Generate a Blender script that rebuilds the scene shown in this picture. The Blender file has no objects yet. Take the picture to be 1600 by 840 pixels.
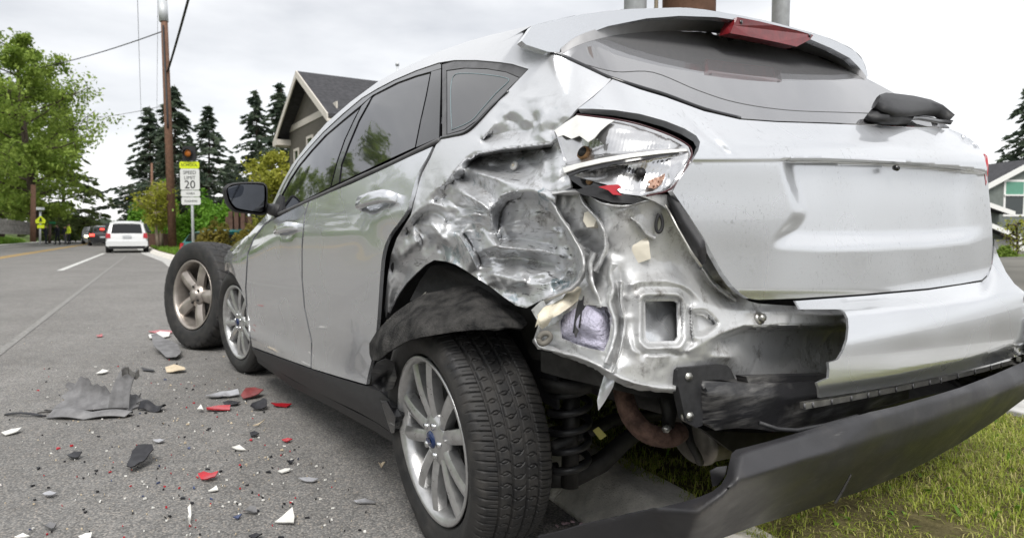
import bpy, bmesh, math, random
import numpy as np
from mathutils import Vector, Matrix, geometry, noise as mnoise

# ------------------------------------------------------------------ camera
CAMP = np.array([-1.68, 1.70, 0.872])
YAW = math.radians(-33.3); FPX = 1050.0; PIT = math.atan(56/FPX); ROLL = math.radians(2.6)
scene = bpy.context.scene
COL = scene.collection
_f = np.array([math.cos(YAW)*math.cos(PIT), math.sin(YAW)*math.cos(PIT), -math.sin(PIT)])
_r = np.array([math.sin(YAW), -math.cos(YAW), 0.0]); _u = np.cross(_r, _f)
cam = bpy.data.cameras.new('camera'); camo = bpy.data.objects.new('camera', cam); COL.objects.link(camo)
cam.sensor_width = 36; cam.lens = FPX/1600*36; cam.clip_start = .02; cam.clip_end = 6000
camo.matrix_world = Matrix([[_r[0], _u[0], -_f[0], CAMP[0]], [_r[1], _u[1], -_f[1], CAMP[1]], [_r[2], _u[2], -_f[2], CAMP[2]], [0, 0, 0, 1]])
cam.dof.use_dof = True; cam.dof.focus_distance = 1.75; cam.dof.aperture_fstop = 6.0
scene.camera = camo
scene.render.resolution_x = 1024; scene.render.resolution_y = 537
scene.render.engine = 'CYCLES'
scene.cycles.max_bounces = 8; scene.cycles.caustics_reflective = False; scene.cycles.caustics_refractive = False

# ------------------------------------------------------------------ sky: overcast
SUN_EL = math.radians(52); SUN_AZ = math.radians(150)     # azimuth measured from +X towards +Y
w = bpy.data.worlds.new('World'); scene.world = w; w.use_nodes = True
nt = w.node_tree; nt.nodes.clear()
def N(t, typ, **kw):
    n = t.nodes.new(typ)
    for k, v in kw.items():
        if hasattr(n, k): setattr(n, k, v)
        else: n.inputs[k].default_value = v
    return n
tc = N(nt, 'ShaderNodeTexCoord')
sky = N(nt, 'ShaderNodeTexSky', sky_type='NISHITA', sun_disc=False, sun_elevation=SUN_EL, sun_rotation=math.pi/2-SUN_AZ)
mp = N(nt, 'ShaderNodeMapping'); mp.inputs['Scale'].default_value = (1.0, 1.0, 3.2)
nz = N(nt, 'ShaderNodeTexNoise', Scale=1.35, Detail=8.0, Roughness=.55)
rp = N(nt, 'ShaderNodeValToRGB')
rp.color_ramp.elements[0].position = .30; rp.color_ramp.elements[0].color = (3.5, 3.58, 3.75, 1)
rp.color_ramp.elements[1].position = .60; rp.color_ramp.elements[1].color = (6.2, 6.2, 6.2, 1)
mx = N(nt, 'ShaderNodeMix', data_type='RGBA'); mx.inputs['Factor'].default_value = .93
bg = N(nt, 'ShaderNodeBackground', Strength=.1); ow = N(nt, 'ShaderNodeOutputWorld')
L = nt.links.new
L(tc.outputs['Generated'], mp.inputs['Vector']); L(mp.outputs['Vector'], nz.inputs['Vector']); L(nz.outputs['Fac'], rp.inputs['Fac'])
L(sky.outputs['Color'], mx.inputs[6]); L(rp.outputs['Color'], mx.inputs[7]); L(mx.outputs[2], bg.inputs['Color']); L(bg.outputs['Background'], ow.inputs['Surface'])
# ------------------------------------------------------------------ sun behind the cloud
sl = bpy.data.lights.new('sun', 'SUN'); sl.energy = 1.5; sl.angle = math.radians(25); sl.color = (1, .97, .92)
so = bpy.data.objects.new('sun', sl); COL.objects.link(so)
_sd = Vector((math.cos(SUN_AZ)*math.cos(SUN_EL), math.sin(SUN_AZ)*math.cos(SUN_EL), math.sin(SUN_EL)))
so.rotation_euler = _sd.to_track_quat('Z', 'Y').to_euler()
scene.view_settings.view_transform = 'Standard'; scene.view_settings.look = 'None'
scene.view_settings.exposure = 1.02; scene.view_settings.gamma = 1.0
try: scene.view_settings.use_curve_mapping = False
except Exception: pass
rng = np.random.default_rng(7); random.seed(7)

# ------------------------------------------------------------------ geometry helpers
def rays(P):
    P = np.asarray(P, float).reshape(-1, 2)
    return _f+((P[:, 0]-800)/FPX)[:, None]*_r-((P[:, 1]-420)/FPX)[:, None]*_u
def to_car(W, point=True):
    W = np.asarray(W, float); c, s = math.cos(ROLL), math.sin(ROLL); o = .8 if point else 0
    y = W[..., 1]-o; z = W[..., 2]
    return np.stack([W[..., 0], o+y*c-z*s, z*c+y*s], -1)
CC = to_car(CAMP)
def gnd(px, py, z=0.0):
    D = rays([(px, py)])[0]; return CAMP+D*((z-CAMP[2])/D[2])
def pt(px, py, dep):
    return CAMP+rays([(px, py)])[0]*dep
def cpt(px, py, dep):
    return to_car(pt(px, py, dep))
def tab(v, xs, ys):
    xs = np.asarray(xs, float); ys = np.asarray(ys, float); h = np.diff(xs); dl = np.diff(ys)/h
    m = np.zeros_like(ys); m[0] = dl[0]; m[-1] = dl[-1]
    for i in range(1, len(xs)-1):
        m[i] = 0 if dl[i-1]*dl[i] <= 0 else 2*dl[i-1]*dl[i]/(dl[i-1]+dl[i])
    v = np.clip(v, xs[0], xs[-1]); k = np.clip(np.searchsorted(xs, v)-1, 0, len(xs)-2); t = (v-xs[k])/h[k]
    return (2*t**3-3*t**2+1)*ys[k]+(t**3-2*t*t+t)*h[k]*m[k]+(3*t*t-2*t**3)*ys[k+1]+(t**3-t*t)*h[k]*m[k+1]
# the undamaged body of the hatchback as a distance field in the car's own frame (x forward from rear axle, y left, z up)
def XR(z, y):
    b = tab(z, [.0, .2, .34, .48, .60, .64, .70, .80, .93, 1.0, 1.04, 1.08, 1.2, 1.36, 1.44, 1.5],
            [-.68, -.74, -.79, -.815, -.81, -.80, -.785, -.783, -.788, -.79, -.775, -.73, -.60, -.42, -.30, .0])
    return b+.055*y*y
def WS(x, z):
    z = z-.04*np.clip((x+.3)/.9, 0, 1)*np.clip((z-1.0)/.35, 0, 1)
    wd = tab(z, [0, .15, .25, .33, .40, .55, .72, .87, .925, .97, 1.05, 1.2, 1.33, 1.40, 1.44, 1.47, 1.50],
             [.80, .84, .872, .893, .886, .897, .908, .911, .905, .892, .855, .775, .70, .645, .60, .52, .40])
    t = np.clip((.35-x)/1.15, 0, 1); tf = np.clip((x-tab(z, [.7, .95], [2.0, .8]))/1.5, 0, 1)
    return wd-tab(z, [.3, .6, .8, 1.0, 1.4], [.02, .025, .07, .09, .085])*t**2-.14*tf**2
def sdf(P):
    x, y, z = P[:, 0], P[:, 1], P[:, 2]; ay = np.abs(y)
    qx = XR(z, np.minimum(ay, .85))-x; qy = ay-WS(x, z)-.025*np.clip(-y/.4, 0, 1); rc = .10
    a = np.maximum(qx+rc, 0); b = np.maximum(qy+rc, 0)
    return np.hypot(a, b)+np.minimum(np.maximum(qx+rc, qy+rc), 0)-rc
def hit(P, d=0.0, tmin=.4, tmax=6.0):
    P = np.asarray(P, float).reshape(-1, 2); D = to_car(rays(P), False); n = len(P)
    d = np.broadcast_to(np.asarray(d, float), (n,))
    st = .02; t0 = np.full(n, np.nan); best = np.full(n, 1e9); tb = np.full(n, 1.); pv = None
    for t in np.arange(tmin, tmax, st):
        v = sdf(CC+D*t)+d
        k = (v < best) & np.isnan(t0); best[k] = v[k]; tb[k] = t
        if pv is not None:
            c = np.isnan(t0) & (v <= 0); t0[c] = t-st*v[c]/(v[c]-pv[c]-1e-12)
        pv = v
    miss = np.isnan(t0); t0[miss] = tb[miss]
    for _ in range(3):
        h = 1e-4; v = sdf(CC+D*t0[:, None])+d; g = (sdf(CC+D*(t0+h)[:, None])+d-v)/h
        ok = np.abs(g) > .05; s = np.where(ok, v/np.where(ok, g, 1), 0)
        t0 = np.where(miss, t0, t0-np.clip(s, -.02, .02))
    return CC+D*t0[:, None]
def sgrad(P):
    e = 1e-3; g = np.stack([(sdf(P+e*np.eye(3)[i])-sdf(P-e*np.eye(3)[i])) for i in range(3)], 1)
    return g/np.maximum(np.linalg.norm(g, axis=1), 1e-9)[:, None]

def link(name, me, mat=None, parent=None, kind=None):
    o = bpy.data.objects.new(name, me); COL.objects.link(o)
    if mat is not None and not me.materials:
        for m in (mat if isinstance(mat, (list, tuple)) else [mat]): me.materials.append(m)
    if parent is not None: o.parent = parent
    if kind: o['kind'] = kind
    return o
def mk(name, V, Fc, mat=None, parent=None, smooth=True, kind=None, mi=None):
    me = bpy.data.meshes.new(name); me.from_pydata([tuple(map(float, v)) for v in V], [], [tuple(int(i) for i in f) for f in Fc])
    if smooth: me.polygons.foreach_set('use_smooth', [True]*len(me.polygons))
    if mi is not None: me.polygons.foreach_set('material_index', mi)
    me.update(); return link(name, me, mat, parent, kind)
def mkbm(name, bm, mat=None, parent=None, smooth=False, kind=None, bevel=0, angle=None):
    if bevel:
        bmesh.ops.bevel(bm, geom=[e for e in bm.edges], offset=bevel, segments=2, affect='EDGES', profile=.5, clamp_overlap=True)
    bmesh.ops.recalc_face_normals(bm, faces=bm.faces)
    me = bpy.data.meshes.new(name); bm.to_mesh(me); bm.free()
    if smooth: me.polygons.foreach_set('use_smooth', [True]*len(me.polygons))
    if angle is not None: me.set_sharp_from_angle(angle=math.radians(angle))
    return link(name, me, mat, parent, kind)
def tag(o, label, cat, group=None, kind=None):
    o['label'] = label; o['category'] = cat
    if group: o['group'] = group
    if kind: o['kind'] = kind
    return o
def empty(name, loc=(0, 0, 0), rz=0, label=None, cat=None, group=None):
    o = bpy.data.objects.new(name, None); COL.objects.link(o); o.location = loc; o.rotation_euler = (0, 0, rz); o.empty_display_size = .1
    if label: tag(o, label, cat, group)
    return o
def box(bm, c, s, M=None):
    r = bmesh.ops.create_cube(bm, size=1); T = Matrix.Translation(c) @ Matrix.Diagonal((*s, 1))
    bmesh.ops.transform(bm, matrix=(M @ T) if M else T, verts=r['verts']); return r['verts']
def boxo(name, c, s, mat, parent=None, bevel=0, rot=None, kind=None):
    bm = bmesh.new(); box(bm, (0, 0, 0), s)
    M = Matrix.Translation(c) @ (rot.to_4x4() if rot is not None else Matrix())
    if bevel: bmesh.ops.bevel(bm, geom=list(bm.edges), offset=bevel, segments=2, affect='EDGES', profile=.5, clamp_overlap=True)
    bmesh.ops.transform(bm, matrix=M, verts=bm.verts)
    return mkbm(name, bm, mat, parent, kind=kind)
def tube_vf(path, rad, n=10, cap=True):
    path = np.asarray(path, float); m = len(path); rad = np.broadcast_to(np.asarray(rad, float), (m,))
    tg = np.gradient(path, axis=0); tg /= np.maximum(np.linalg.norm(tg, axis=1), 1e-9)[:, None]
    a = np.array([0, 0, 1.]) if abs(tg[0][2]) < .9 else np.array([1., 0, 0])
    nr = np.cross(tg[0], a); nr /= np.linalg.norm(nr); V = []; F = []
    for i in range(m):
        nr = nr-tg[i]*(nr@tg[i]); nr /= max(np.linalg.norm(nr), 1e-9); b = np.cross(tg[i], nr)
        for k in range(n):
            an = 2*math.pi*k/n; V.append(path[i]+rad[i]*(math.cos(an)*nr+math.sin(an)*b))
    for i in range(m-1):
        for k in range(n):
            k2 = (k+1) % n; F.append((i*n+k, i*n+k2, (i+1)*n+k2, (i+1)*n+k))
    if cap: F.append(tuple(range(n-1, -1, -1))); F.append(tuple((m-1)*n+k for k in range(n)))
    return V, F
def tube(name, path, rad, mat, parent=None, n=10, kind=None):
    V, F = tube_vf(path, rad, n); return mk(name, V, F, mat, parent, True, kind)
def catmull(P, k=6, closed=False):
    P = [np.asarray(p, float) for p in P]; n = len(P); out = []
    for i in range(n if closed else n-1):
        if closed: a, b, c, d = P[i-1], P[i], P[(i+1) % n], P[(i+2) % n]
        else: a, b, c, d = P[max(i-1, 0)], P[i], P[i+1], P[min(i+2, n-1)]
        for j in range(k):
            t = j/k; out.append(.5*((2*b)+(c-a)*t+(2*a-5*b+4*c-d)*t*t+(3*b-a-3*c+d)*t**3))
    if not closed: out.append(P[-1])
    return np.array(out)
def inpoly(Q, poly):
    Q = np.asarray(Q); x, y = Q[:, 0], Q[:, 1]; r = np.zeros(len(Q), bool); n = len(poly)
    for i in range(n):
        x1, y1 = poly[i]; x2, y2 = poly[(i+1) % n]
        c = ((y1 > y) != (y2 > y)) & (x < (x2-x1)*(y-y1)/(y2-y1+1e-12)+x1); r ^= c
    return r
def dense(poly, step):
    out = []
    for i in range(len(poly)):
        a = np.asarray(poly[i], float); b = np.asarray(poly[(i+1) % len(poly)], float); k = max(1, int(np.linalg.norm(b-a)/step))
        for j in range(k): out.append(a+(b-a)*j/k)
    return np.array(out)
def trimesh2d(poly, step=8, holes=(), bstep=None, ext=None):
    """triangulate a polygon (with holes) with an even filling of inner points"""
    loops = [dense(poly, bstep or step)]+[dense(h, bstep or step) for h in holes]
    P = []; E = []
    for l in loops:
        o = len(P); P += list(l); E += [(o+i, o+(i+1) % len(l)) for i in range(len(l))]
    if ext is not None: ext = np.asarray(ext, float); P += list(ext[inpoly(ext, loops[0])])
    B = np.array(P); x0, y0 = B.min(0); x1, y1 = B.max(0)
    g = []
    for j, y in enumerate(np.arange(y0, y1, step*.866)):
        for x in np.arange(x0+(step/2 if j % 2 else 0), x1, step): g.append((x, y))
    g = np.array(g)
    if len(g):
        k = inpoly(g, loops[0])
        for h in loops[1:]: k &= ~inpoly(g, h)
        g = g[k]
        if len(g):
            cs = step; grid = {}
            for b in B: grid.setdefault((int(b[0]//cs), int(b[1]//cs)), []).append(b)
            kp = []
            for q in g:
                i, j = int(q[0]//cs), int(q[1]//cs); near = [b for a in (-1, 0, 1) for c in (-1, 0, 1) for b in grid.get((i+a, j+c), ())]
                if all((q[0]-b[0])**2+(q[1]-b[1])**2 > (step*.55)**2 for b in near): kp.append(q)
            P += kp
    r = geometry.delaunay_2d_cdt([Vector((float(p[0]), float(p[1]))) for p in P], E, [], 1 if not holes else 2, 1e-4)
    V = np.array([(v.x, v.y) for v in r[0]]); T = [f for f in r[2]]
    C = np.array([V[list(f)].mean(0) for f in T]); k = inpoly(C, loops[0])
    for h in loops[1:]: k &= ~inpoly(C, h)
    return V, [f for f, q in zip(T, k) if q]
def finish_sheet(name, V3, T, back, thick, mat, parent, smooth=True):
    """a sheet of given triangles, with a rim going back by thick along the vectors back"""
    V3 = np.asarray(V3); T = [tuple(t) for t in T]
    # orient towards -back
    a = V3[[t[0] for t in T]]; b = V3[[t[1] for t in T]]; c = V3[[t[2] for t in T]]
    nn = np.cross(b-a, c-a); bb = back[[t[0] for t in T]]
    flip = (nn*bb).sum(1) > 0
    T = [(t[0], t[2], t[1]) if f else t for t, f in zip(T, flip)]
    V = list(V3); F = list(T); sm = [smooth]*len(T)
    if thick:
        cnt = {}
        for t in T:
            for i in range(3):
                e = (t[i], t[(i+1) % 3]); cnt[e] = 1
        bd = [e for e in cnt if (e[1], e[0]) not in cnt]; mp_ = {}
        def nv(i, lv):
            if (i, lv) not in mp_: mp_[(i, lv)] = len(V); V.append(V3[i]+back[i]*thick*lv)
            return mp_[(i, lv)]
        for a_, b_ in bd:
            F.append((nv(b_, 0), nv(a_, 0), nv(a_, 1), nv(b_, 1))); sm.append(False)
    me = bpy.data.meshes.new(name); me.from_pydata([tuple(map(float, v)) for v in V], [], [tuple(int(i) for i in f) for f in F])
    me.polygons.foreach_set('use_smooth', sm); me.update()
    return link(name, me, mat, parent)
def panel(name, poly, mat, parent, d=0.0, step=8, thick=.012, holes=(), dfun=None, bstep=None, ext=None):
    """a body panel: its outline lies on the car's body surface, d metres inside it"""
    V, T = trimesh2d(poly, step, holes, bstep, ext)
    dd = d+(dfun(V) if dfun is not None else 0)
    V3 = hit(V, dd); g = sgrad(V3)
    return finish_sheet(name, V3, T, -g, thick, mat, parent)
def lathe_vf(prof, n=48, axis='y', closed=False):
    """prof: list of (radius, axial)"""
    V = []; F = []; m = len(prof)
    for k in range(n):
        an = 2*math.pi*k/n
        for r, a in prof:
            V.append((r*math.cos(an), a, r*math.sin(an)) if axis == 'y' else (r*math.cos(an), r*math.sin(an), a))
    for k in range(n):
        k2 = (k+1) % n
        for i in range(m if closed else m-1):
            j = (i+1) % m; F.append((k*m+i, k2*m+i, k2*m+j, k*m+j))
    return V, F
# ------------------------------------------------------------------ materials
def newmat(name):
    m = bpy.data.materials.new(name); m.use_nodes = True; t = m.node_tree; b = t.nodes['Principled BSDF']; return m, t, b
def mat(name, col, rough=.6, metal=0.0, var=.12, scale=40.0, bump=0.0, bscale=None, coat=0.0, spec=.5, emit=None, estr=1.0, alpha=None, col2=None, detail=4.0, lo=.35, hi=.65, trans=0.0, ior=1.45, rvar=0.0):
    m, t, b = newmat(name)
    tcn = N(t, 'ShaderNodeTexCoord'); nz = N(t, 'ShaderNodeTexNoise', Scale=scale, Detail=detail, Roughness=.6)
    t.links.new(tcn.outputs['Object'], nz.inputs['Vector'])
    rp = N(t, 'ShaderNodeValToRGB'); e = rp.color_ramp.elements
    c1 = tuple(max(0, c*(1-var)) for c in col); c2 = col2 or tuple(min(1, c*(1+var)) for c in col)
    e[0].position = lo; e[0].color = (*c1, 1); e[1].position = hi; e[1].color = (*c2, 1)
    t.links.new(nz.outputs['Fac'], rp.inputs['Fac']); t.links.new(rp.outputs['Color'], b.inputs['Base Color'])
    b.inputs['Roughness'].default_value = rough; b.inputs['Metallic'].default_value = metal
    b.inputs['Coat Weight'].default_value = coat; b.inputs['Coat Roughness'].default_value = .04; b.inputs['Specular IOR Level'].default_value = spec
    b.inputs['Transmission Weight'].default_value = trans; b.inputs['IOR'].default_value = ior
    if rvar:
        mr = N(t, 'ShaderNodeMapRange'); mr.inputs['To Min'].default_value = max(.02, rough-rvar); mr.inputs['To Max'].default_value = min(1, rough+rvar)
        t.links.new(nz.outputs['Fac'], mr.inputs['Value']); t.links.new(mr.outputs['Result'], b.inputs['Roughness'])
    if bump:
        n2 = N(t, 'ShaderNodeTexNoise', Scale=bscale or scale*3, Detail=5.0, Roughness=.6); t.links.new(tcn.outputs['Object'], n2.inputs['Vector'])
        bp = N(t, 'ShaderNodeBump', Strength=bump, Distance=.01); t.links.new(n2.outputs['Fac'], bp.inputs['Height']); t.links.new(bp.outputs['Normal'], b.inputs['Normal'])
    if emit: b.inputs['Emission Color'].default_value = (*emit, 1); b.inputs['Emission Strength'].default_value = estr
    if alpha is not None: b.inputs['Alpha'].default_value = alpha
    return m
def ramp(t, src, p0, c0, p1, c1):
    r = N(t, 'ShaderNodeValToRGB'); e = r.color_ramp.elements; e[0].position = p0; e[0].color = (*c0, 1); e[1].position = p1; e[1].color = (*c1, 1)
    t.links.new(src, r.inputs['Fac']); return r
def mixc(t, fac, a, b, typ='MIX'):
    n = N(t, 'ShaderNodeMix', data_type='RGBA', blend_type=typ)
    for s, k in ((fac, 0), (a, 6), (b, 7)):
        if hasattr(s, 'links') or hasattr(s, 'is_output'): t.links.new(s, n.inputs[k])
        else: n.inputs[k].default_value = s if k == 0 else (*s, 1)
    return n.outputs[2]
def paint(name, col=(.665, .68, .705), dirt=.0, scratch=0.0, teal=0.0, rough=.24, metal=.76, wear=False):
    """silver metallic car paint with clear coat; dirt and scratches where damaged"""
    m, t, b = newmat(name)
    tcn = N(t, 'ShaderNodeTexCoord'); O = tcn.outputs['Object']
    def nz(s, det=4, rg=.6, vec=O):
        n = N(t, 'ShaderNodeTexNoise', Scale=s, Detail=det, Roughness=rg); t.links.new(vec, n.inputs['Vector']); return n.outputs['Fac']
    fl = nz(300, 2); c = ramp(t, fl, .35, tuple(x*.985 for x in col), .7, tuple(min(1, x*1.015) for x in col)).outputs['Color']
    big = nz(2.0, 2); dm = ramp(t, big, .5, (0, 0, 0), .75, (.10, .10, .10)).outputs['Color']
    c = mixc(t, dm, c, (.30, .28, .25))                      # thin road film
    rgh = ramp(t, nz(2.5, 2), .35, (rough*.8,)*3, .7, (min(1, rough*1.35),)*3).outputs['Color']
    if dirt:
        d1 = ramp(t, nz(14, 9, .72), .56-dirt*.1, (0, 0, 0), .72, (1, 1, 1)).outputs['Color']
        if wear:
            wa = N(t, 'ShaderNodeAttribute', attribute_name='wear'); d1 = mixc(t, 1.0, d1, wa.outputs['Fac'], 'MULTIPLY')
        c = mixc(t, d1, c, (.085, .07, .055))
        rgh = mixc(t, d1, rgh, (.75, .75, .75))
    if scratch:
        for sc, rot, col_, th in (((6, 160, 70), .5, (.10, .10, .105), .64), ((150, 8, 60), -.4, (.80, .80, .80), .69), ((5, 60, 240), .25, (.13, .115, .10), .67)):
            mpn = N(t, 'ShaderNodeMapping'); mpn.inputs['Scale'].default_value = sc; mpn.inputs['Rotation'].default_value = (rot, rot*.7, rot)
            t.links.new(O, mpn.inputs['Vector']); n = nz(1.0, 5, .7, mpn.outputs['Vector'])
            gate = ramp(t, nz(6, 4), .42, (0, 0, 0), .6, (scratch,)*3).outputs['Color']
            s = ramp(t, n, th-.05, (0, 0, 0), th, (1, 1, 1)).outputs['Color']
            k_ = mixc(t, 1.0, s, gate, 'MULTIPLY')
            if wear: k_ = mixc(t, 1.0, k_, wa.outputs['Fac'], 'MULTIPLY')
            c = mixc(t, k_, c, col_)
    if teal:
        g = ramp(t, nz(9, 6, .7), .61, (0, 0, 0), .65, (teal,)*3).outputs['Color']; 
        if wear: g = mixc(t, 1.0, g, wa.outputs['Fac'], 'MULTIPLY')
        c = mixc(t, g, c, (.02, .13, .17))
    if wear:      # paint cracked off along the sharp ridges
        ge = N(t, 'ShaderNodeNewGeometry'); pr_ = ramp(t, ge.outputs['Pointiness'], .56, (0, 0, 0), .62, (.8, .8, .8)); br_ = ramp(t, nz(45, 4), .45, (0, 0, 0), .55, (1, 1, 1)); k_ = mixc(t, 1.0, pr_.outputs['Color'], br_.outputs['Color'], 'MULTIPLY'); c = mixc(t, mixc(t, 1.0, k_, wa.outputs['Fac'], 'MULTIPLY'), c, (.16, .15, .14))
    t.links.new(c, b.inputs['Base Color']); t.links.new(rgh, b.inputs['Roughness'])
    b.inputs['Metallic'].default_value = metal
    b.inputs['Coat Weight'].default_value = 1.0 if not dirt else .45; b.inputs['Coat Roughness'].default_value = .03 if not dirt else .2
    bp = N(t, 'ShaderNodeBump', Strength=.04 if not dirt else .22, Distance=.003); t.links.new(nz(60, 5) if dirt else nz(1.6, 2), bp.inputs['Height'])
    if dirt:      # fine kinks in the sheet
        wv = N(t, 'ShaderNodeTexNoise', Scale=9.0, Detail=3.0); t.links.new(O, wv.inputs['Vector']); ad = N(t, 'ShaderNodeVectorMath', operation='MULTIPLY_ADD'); t.links.new(wv.outputs['Color'], ad.inputs[0]); ad.inputs[1].default_value = (.10, .10, .10); t.links.new(O, ad.inputs[2])
        vo = N(t, 'ShaderNodeTexVoronoi', feature='DISTANCE_TO_EDGE', Scale=8.5); t.links.new(ad.outputs[0], vo.inputs['Vector']); vr = ramp(t, vo.outputs['Distance'], 0.0, (0, 0, 0), .16, (1, 1, 1)); hh = vr.outputs['Color']
        if wear: hh = mixc(t, 1.0, hh, wa.outputs['Fac'], 'MULTIPLY')
        b2 = N(t, 'ShaderNodeBump', Strength=.26, Distance=.006); t.links.new(hh, b2.inputs['Height']); t.links.new(bp.outputs['Normal'], b2.inputs['Normal']); t.links.new(b2.outputs['Normal'], b.inputs['Normal'])
    else: t.links.new(bp.outputs['Normal'], b.inputs['Normal'])
    return m
PAINT = paint('silver_paint')
PAINT_D = paint('silver_paint_scraped', dirt=.25, scratch=.9, teal=.5, rough=.33, wear=True, metal=.65, col=(.67, .68, .70))
PAINT_L = paint('silver_paint_scuffed', dirt=.0, scratch=.35, rough=.3)
PAINT_I = paint('inner_grey_primer_silver', col=(.63, .635, .64), dirt=.12, scratch=.45, rough=.42, metal=.5)
SATIN = mat('satin_silver_underside', (.34, .34, .35), .5, metal=.15, var=.06)
BLACK = mat('black_plastic', (.022, .022, .024), .5, var=.25, scale=60, bump=.15, bscale=700)
GLOSSB = mat('gloss_black_trim', (.012, .012, .014), .18, var=.2, coat=.5)
GREYTRIM = mat('grey_rubber_trim', (.11, .11, .115), .5, var=.15, scale=30)
VALANCE, _t, _b = newmat('dark_grey_bumper_plastic')
_tc = N(_t, 'ShaderNodeTexCoord')
def _nz(sc, det, scale=None):
    n = N(_t, 'ShaderNodeTexNoise', Scale=sc, Detail=det, Roughness=.65)
    if scale:
        m = N(_t, 'ShaderNodeMapping'); m.inputs['Scale'].default_value = scale; _t.links.new(_tc.outputs['Object'], m.inputs['Vector']); _t.links.new(m.outputs['Vector'], n.inputs['Vector'])
    else: _t.links.new(_tc.outputs['Object'], n.inputs['Vector'])
    return n.outputs['Fac']
_c = ramp(_t, _nz(5, 8), .35, (.020, .020, .023), .7, (.034, .033, .036)).outputs['Color']
_k = mixc(_t, 1.0, ramp(_t, _nz(1.0, 6, (9, 9, 120)), .60, (0, 0, 0), .68, (1, 1, 1)).outputs['Color'], ramp(_t, _nz(3.5, 3), .50, (0, 0, 0), .66, (.75, .75, .75)).outputs['Color'], 'MULTIPLY'); _c = mixc(_t, _k, _c, (.16, .155, .15))
_c = mixc(_t, ramp(_t, _nz(7, 9), .58, (0, 0, 0), .75, (.45, .45, .45)).outputs['Color'], _c, (.075, .068, .06))
_t.links.new(_c, _b.inputs['Base Color']); _t.links.new(ramp(_t, _nz(6, 6), .35, (.34,)*3, .7, (.62,)*3).outputs['Color'], _b.inputs['Roughness'])
_bp = N(_t, 'ShaderNodeBump', Strength=.18, Distance=.002); _t.links.new(_nz(700, 2), _bp.inputs['Height']); _t.links.new(_bp.outputs['Normal'], _b.inputs['Normal'])
SCRAPED, _t, _b = newmat('scraped_black_steel')
_tc = N(_t, 'ShaderNodeTexCoord'); _m = N(_t, 'ShaderNodeMapping'); _m.inputs['Scale'].default_value = (6, 6, 60); _t.links.new(_tc.outputs['Object'], _m.inputs['Vector']); _n = N(_t, 'ShaderNodeTexNoise', Scale=1.0, Detail=9.0, Roughness=.7); _t.links.new(_m.outputs['Vector'], _n.inputs['Vector'])
_n2 = N(_t, 'ShaderNodeTexNoise', Scale=9.0, Detail=4.0); _t.links.new(_tc.outputs['Object'], _n2.inputs['Vector']); _g = ramp(_t, _n2.outputs['Fac'], .42, (0, 0, 0), .62, (1, 1, 1)); _s = ramp(_t, _n.outputs['Fac'], .42, (0, 0, 0), .66, (1, 1, 1))
_t.links.new(mixc(_t, mixc(_t, 1.0, _g.outputs['Color'], _s.outputs['Color'], 'MULTIPLY'), (.016, .016, .018), (.17, .165, .16)), _b.inputs['Base Color']); _b.inputs['Roughness'].default_value = .42
_bp = N(_t, 'ShaderNodeBump', Strength=.4, Distance=.004); _t.links.new(_n.outputs['Fac'], _bp.inputs['Height']); _t.links.new(_bp.outputs['Normal'], _b.inputs['Normal'])
FELT = mat('felt_wheel_liner', (.034, .034, .035), .95, var=.4, scale=22, bump=1.0, bscale=200, detail=10, spec=.2, col2=(.10, .096, .092), lo=.35, hi=.75)
LAV = mat('lavender_felt_wadding', (.62, .60, .74), .95, var=.12, scale=45, bump=.9, bscale=120, spec=.1)
CREAM = mat('cream_foam', (.74, .68, .55), .65, var=.12, scale=30, bump=.35, bscale=70)
CREAM2 = mat('yellowed_plastic_bracket', (.76, .71, .60), .5, var=.08, scale=12, bump=.1, bscale=60)
ALLOY = mat('silver_alloy', (.52, .52, .52), .30, metal=.75, var=.10, scale=40, coat=.3, rvar=.08)
ALLOY_D = mat('dirty_alloy', (.42, .38, .345), .36, metal=.7, var=.16, scale=14, detail=8, rvar=.08)
DARKM = mat('dark_metal', (.028, .027, .026), .55, metal=.4, var=.5, scale=20, detail=8)
STEEL = mat('bare_steel', (.50, .49, .46), .34, metal=.9, var=.18, scale=30, detail=8, rvar=.1)
MUFFLER = mat('aluminised_muffler_steel', (.20, .185, .165), .5, metal=.75, var=.35, scale=14, detail=9, rvar=.15)
RUST = mat('rusty_pipe', (.10, .055, .04), .85, var=.45, scale=40, bump=.4, bscale=120, detail=8, col2=(.17, .10, .075))
REDLENS = mat('red_lens', (.42, .015, .025), .12, var=.1, scale=50, coat=.4)
REDL3 = mat('red_brake_light_lens', (.16, .012, .016), .22, var=.25, scale=30, coat=.5)
REFL = mat('chrome_reflector', (.82, .82, .83), .12, metal=1.0, var=.05, scale=30)
BULB = mat('amber_bulb_socket', (.30, .17, .08), .35, var=.35, scale=80, metal=.3)
CORAL = mat('peeling_orange_lacquer', (.60, .38, .29), .45, var=.3, scale=60, detail=8)
WHITEP = mat('white_plastic', (.74, .74, .72), .45, var=.06, scale=30)
BLUE = mat('blue_badge', (.01, .025, .09), .25, var=.1, coat=.5)
CHROME = mat('chrome', (.75, .75, .76), .08, metal=1.0, var=.04)
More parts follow.
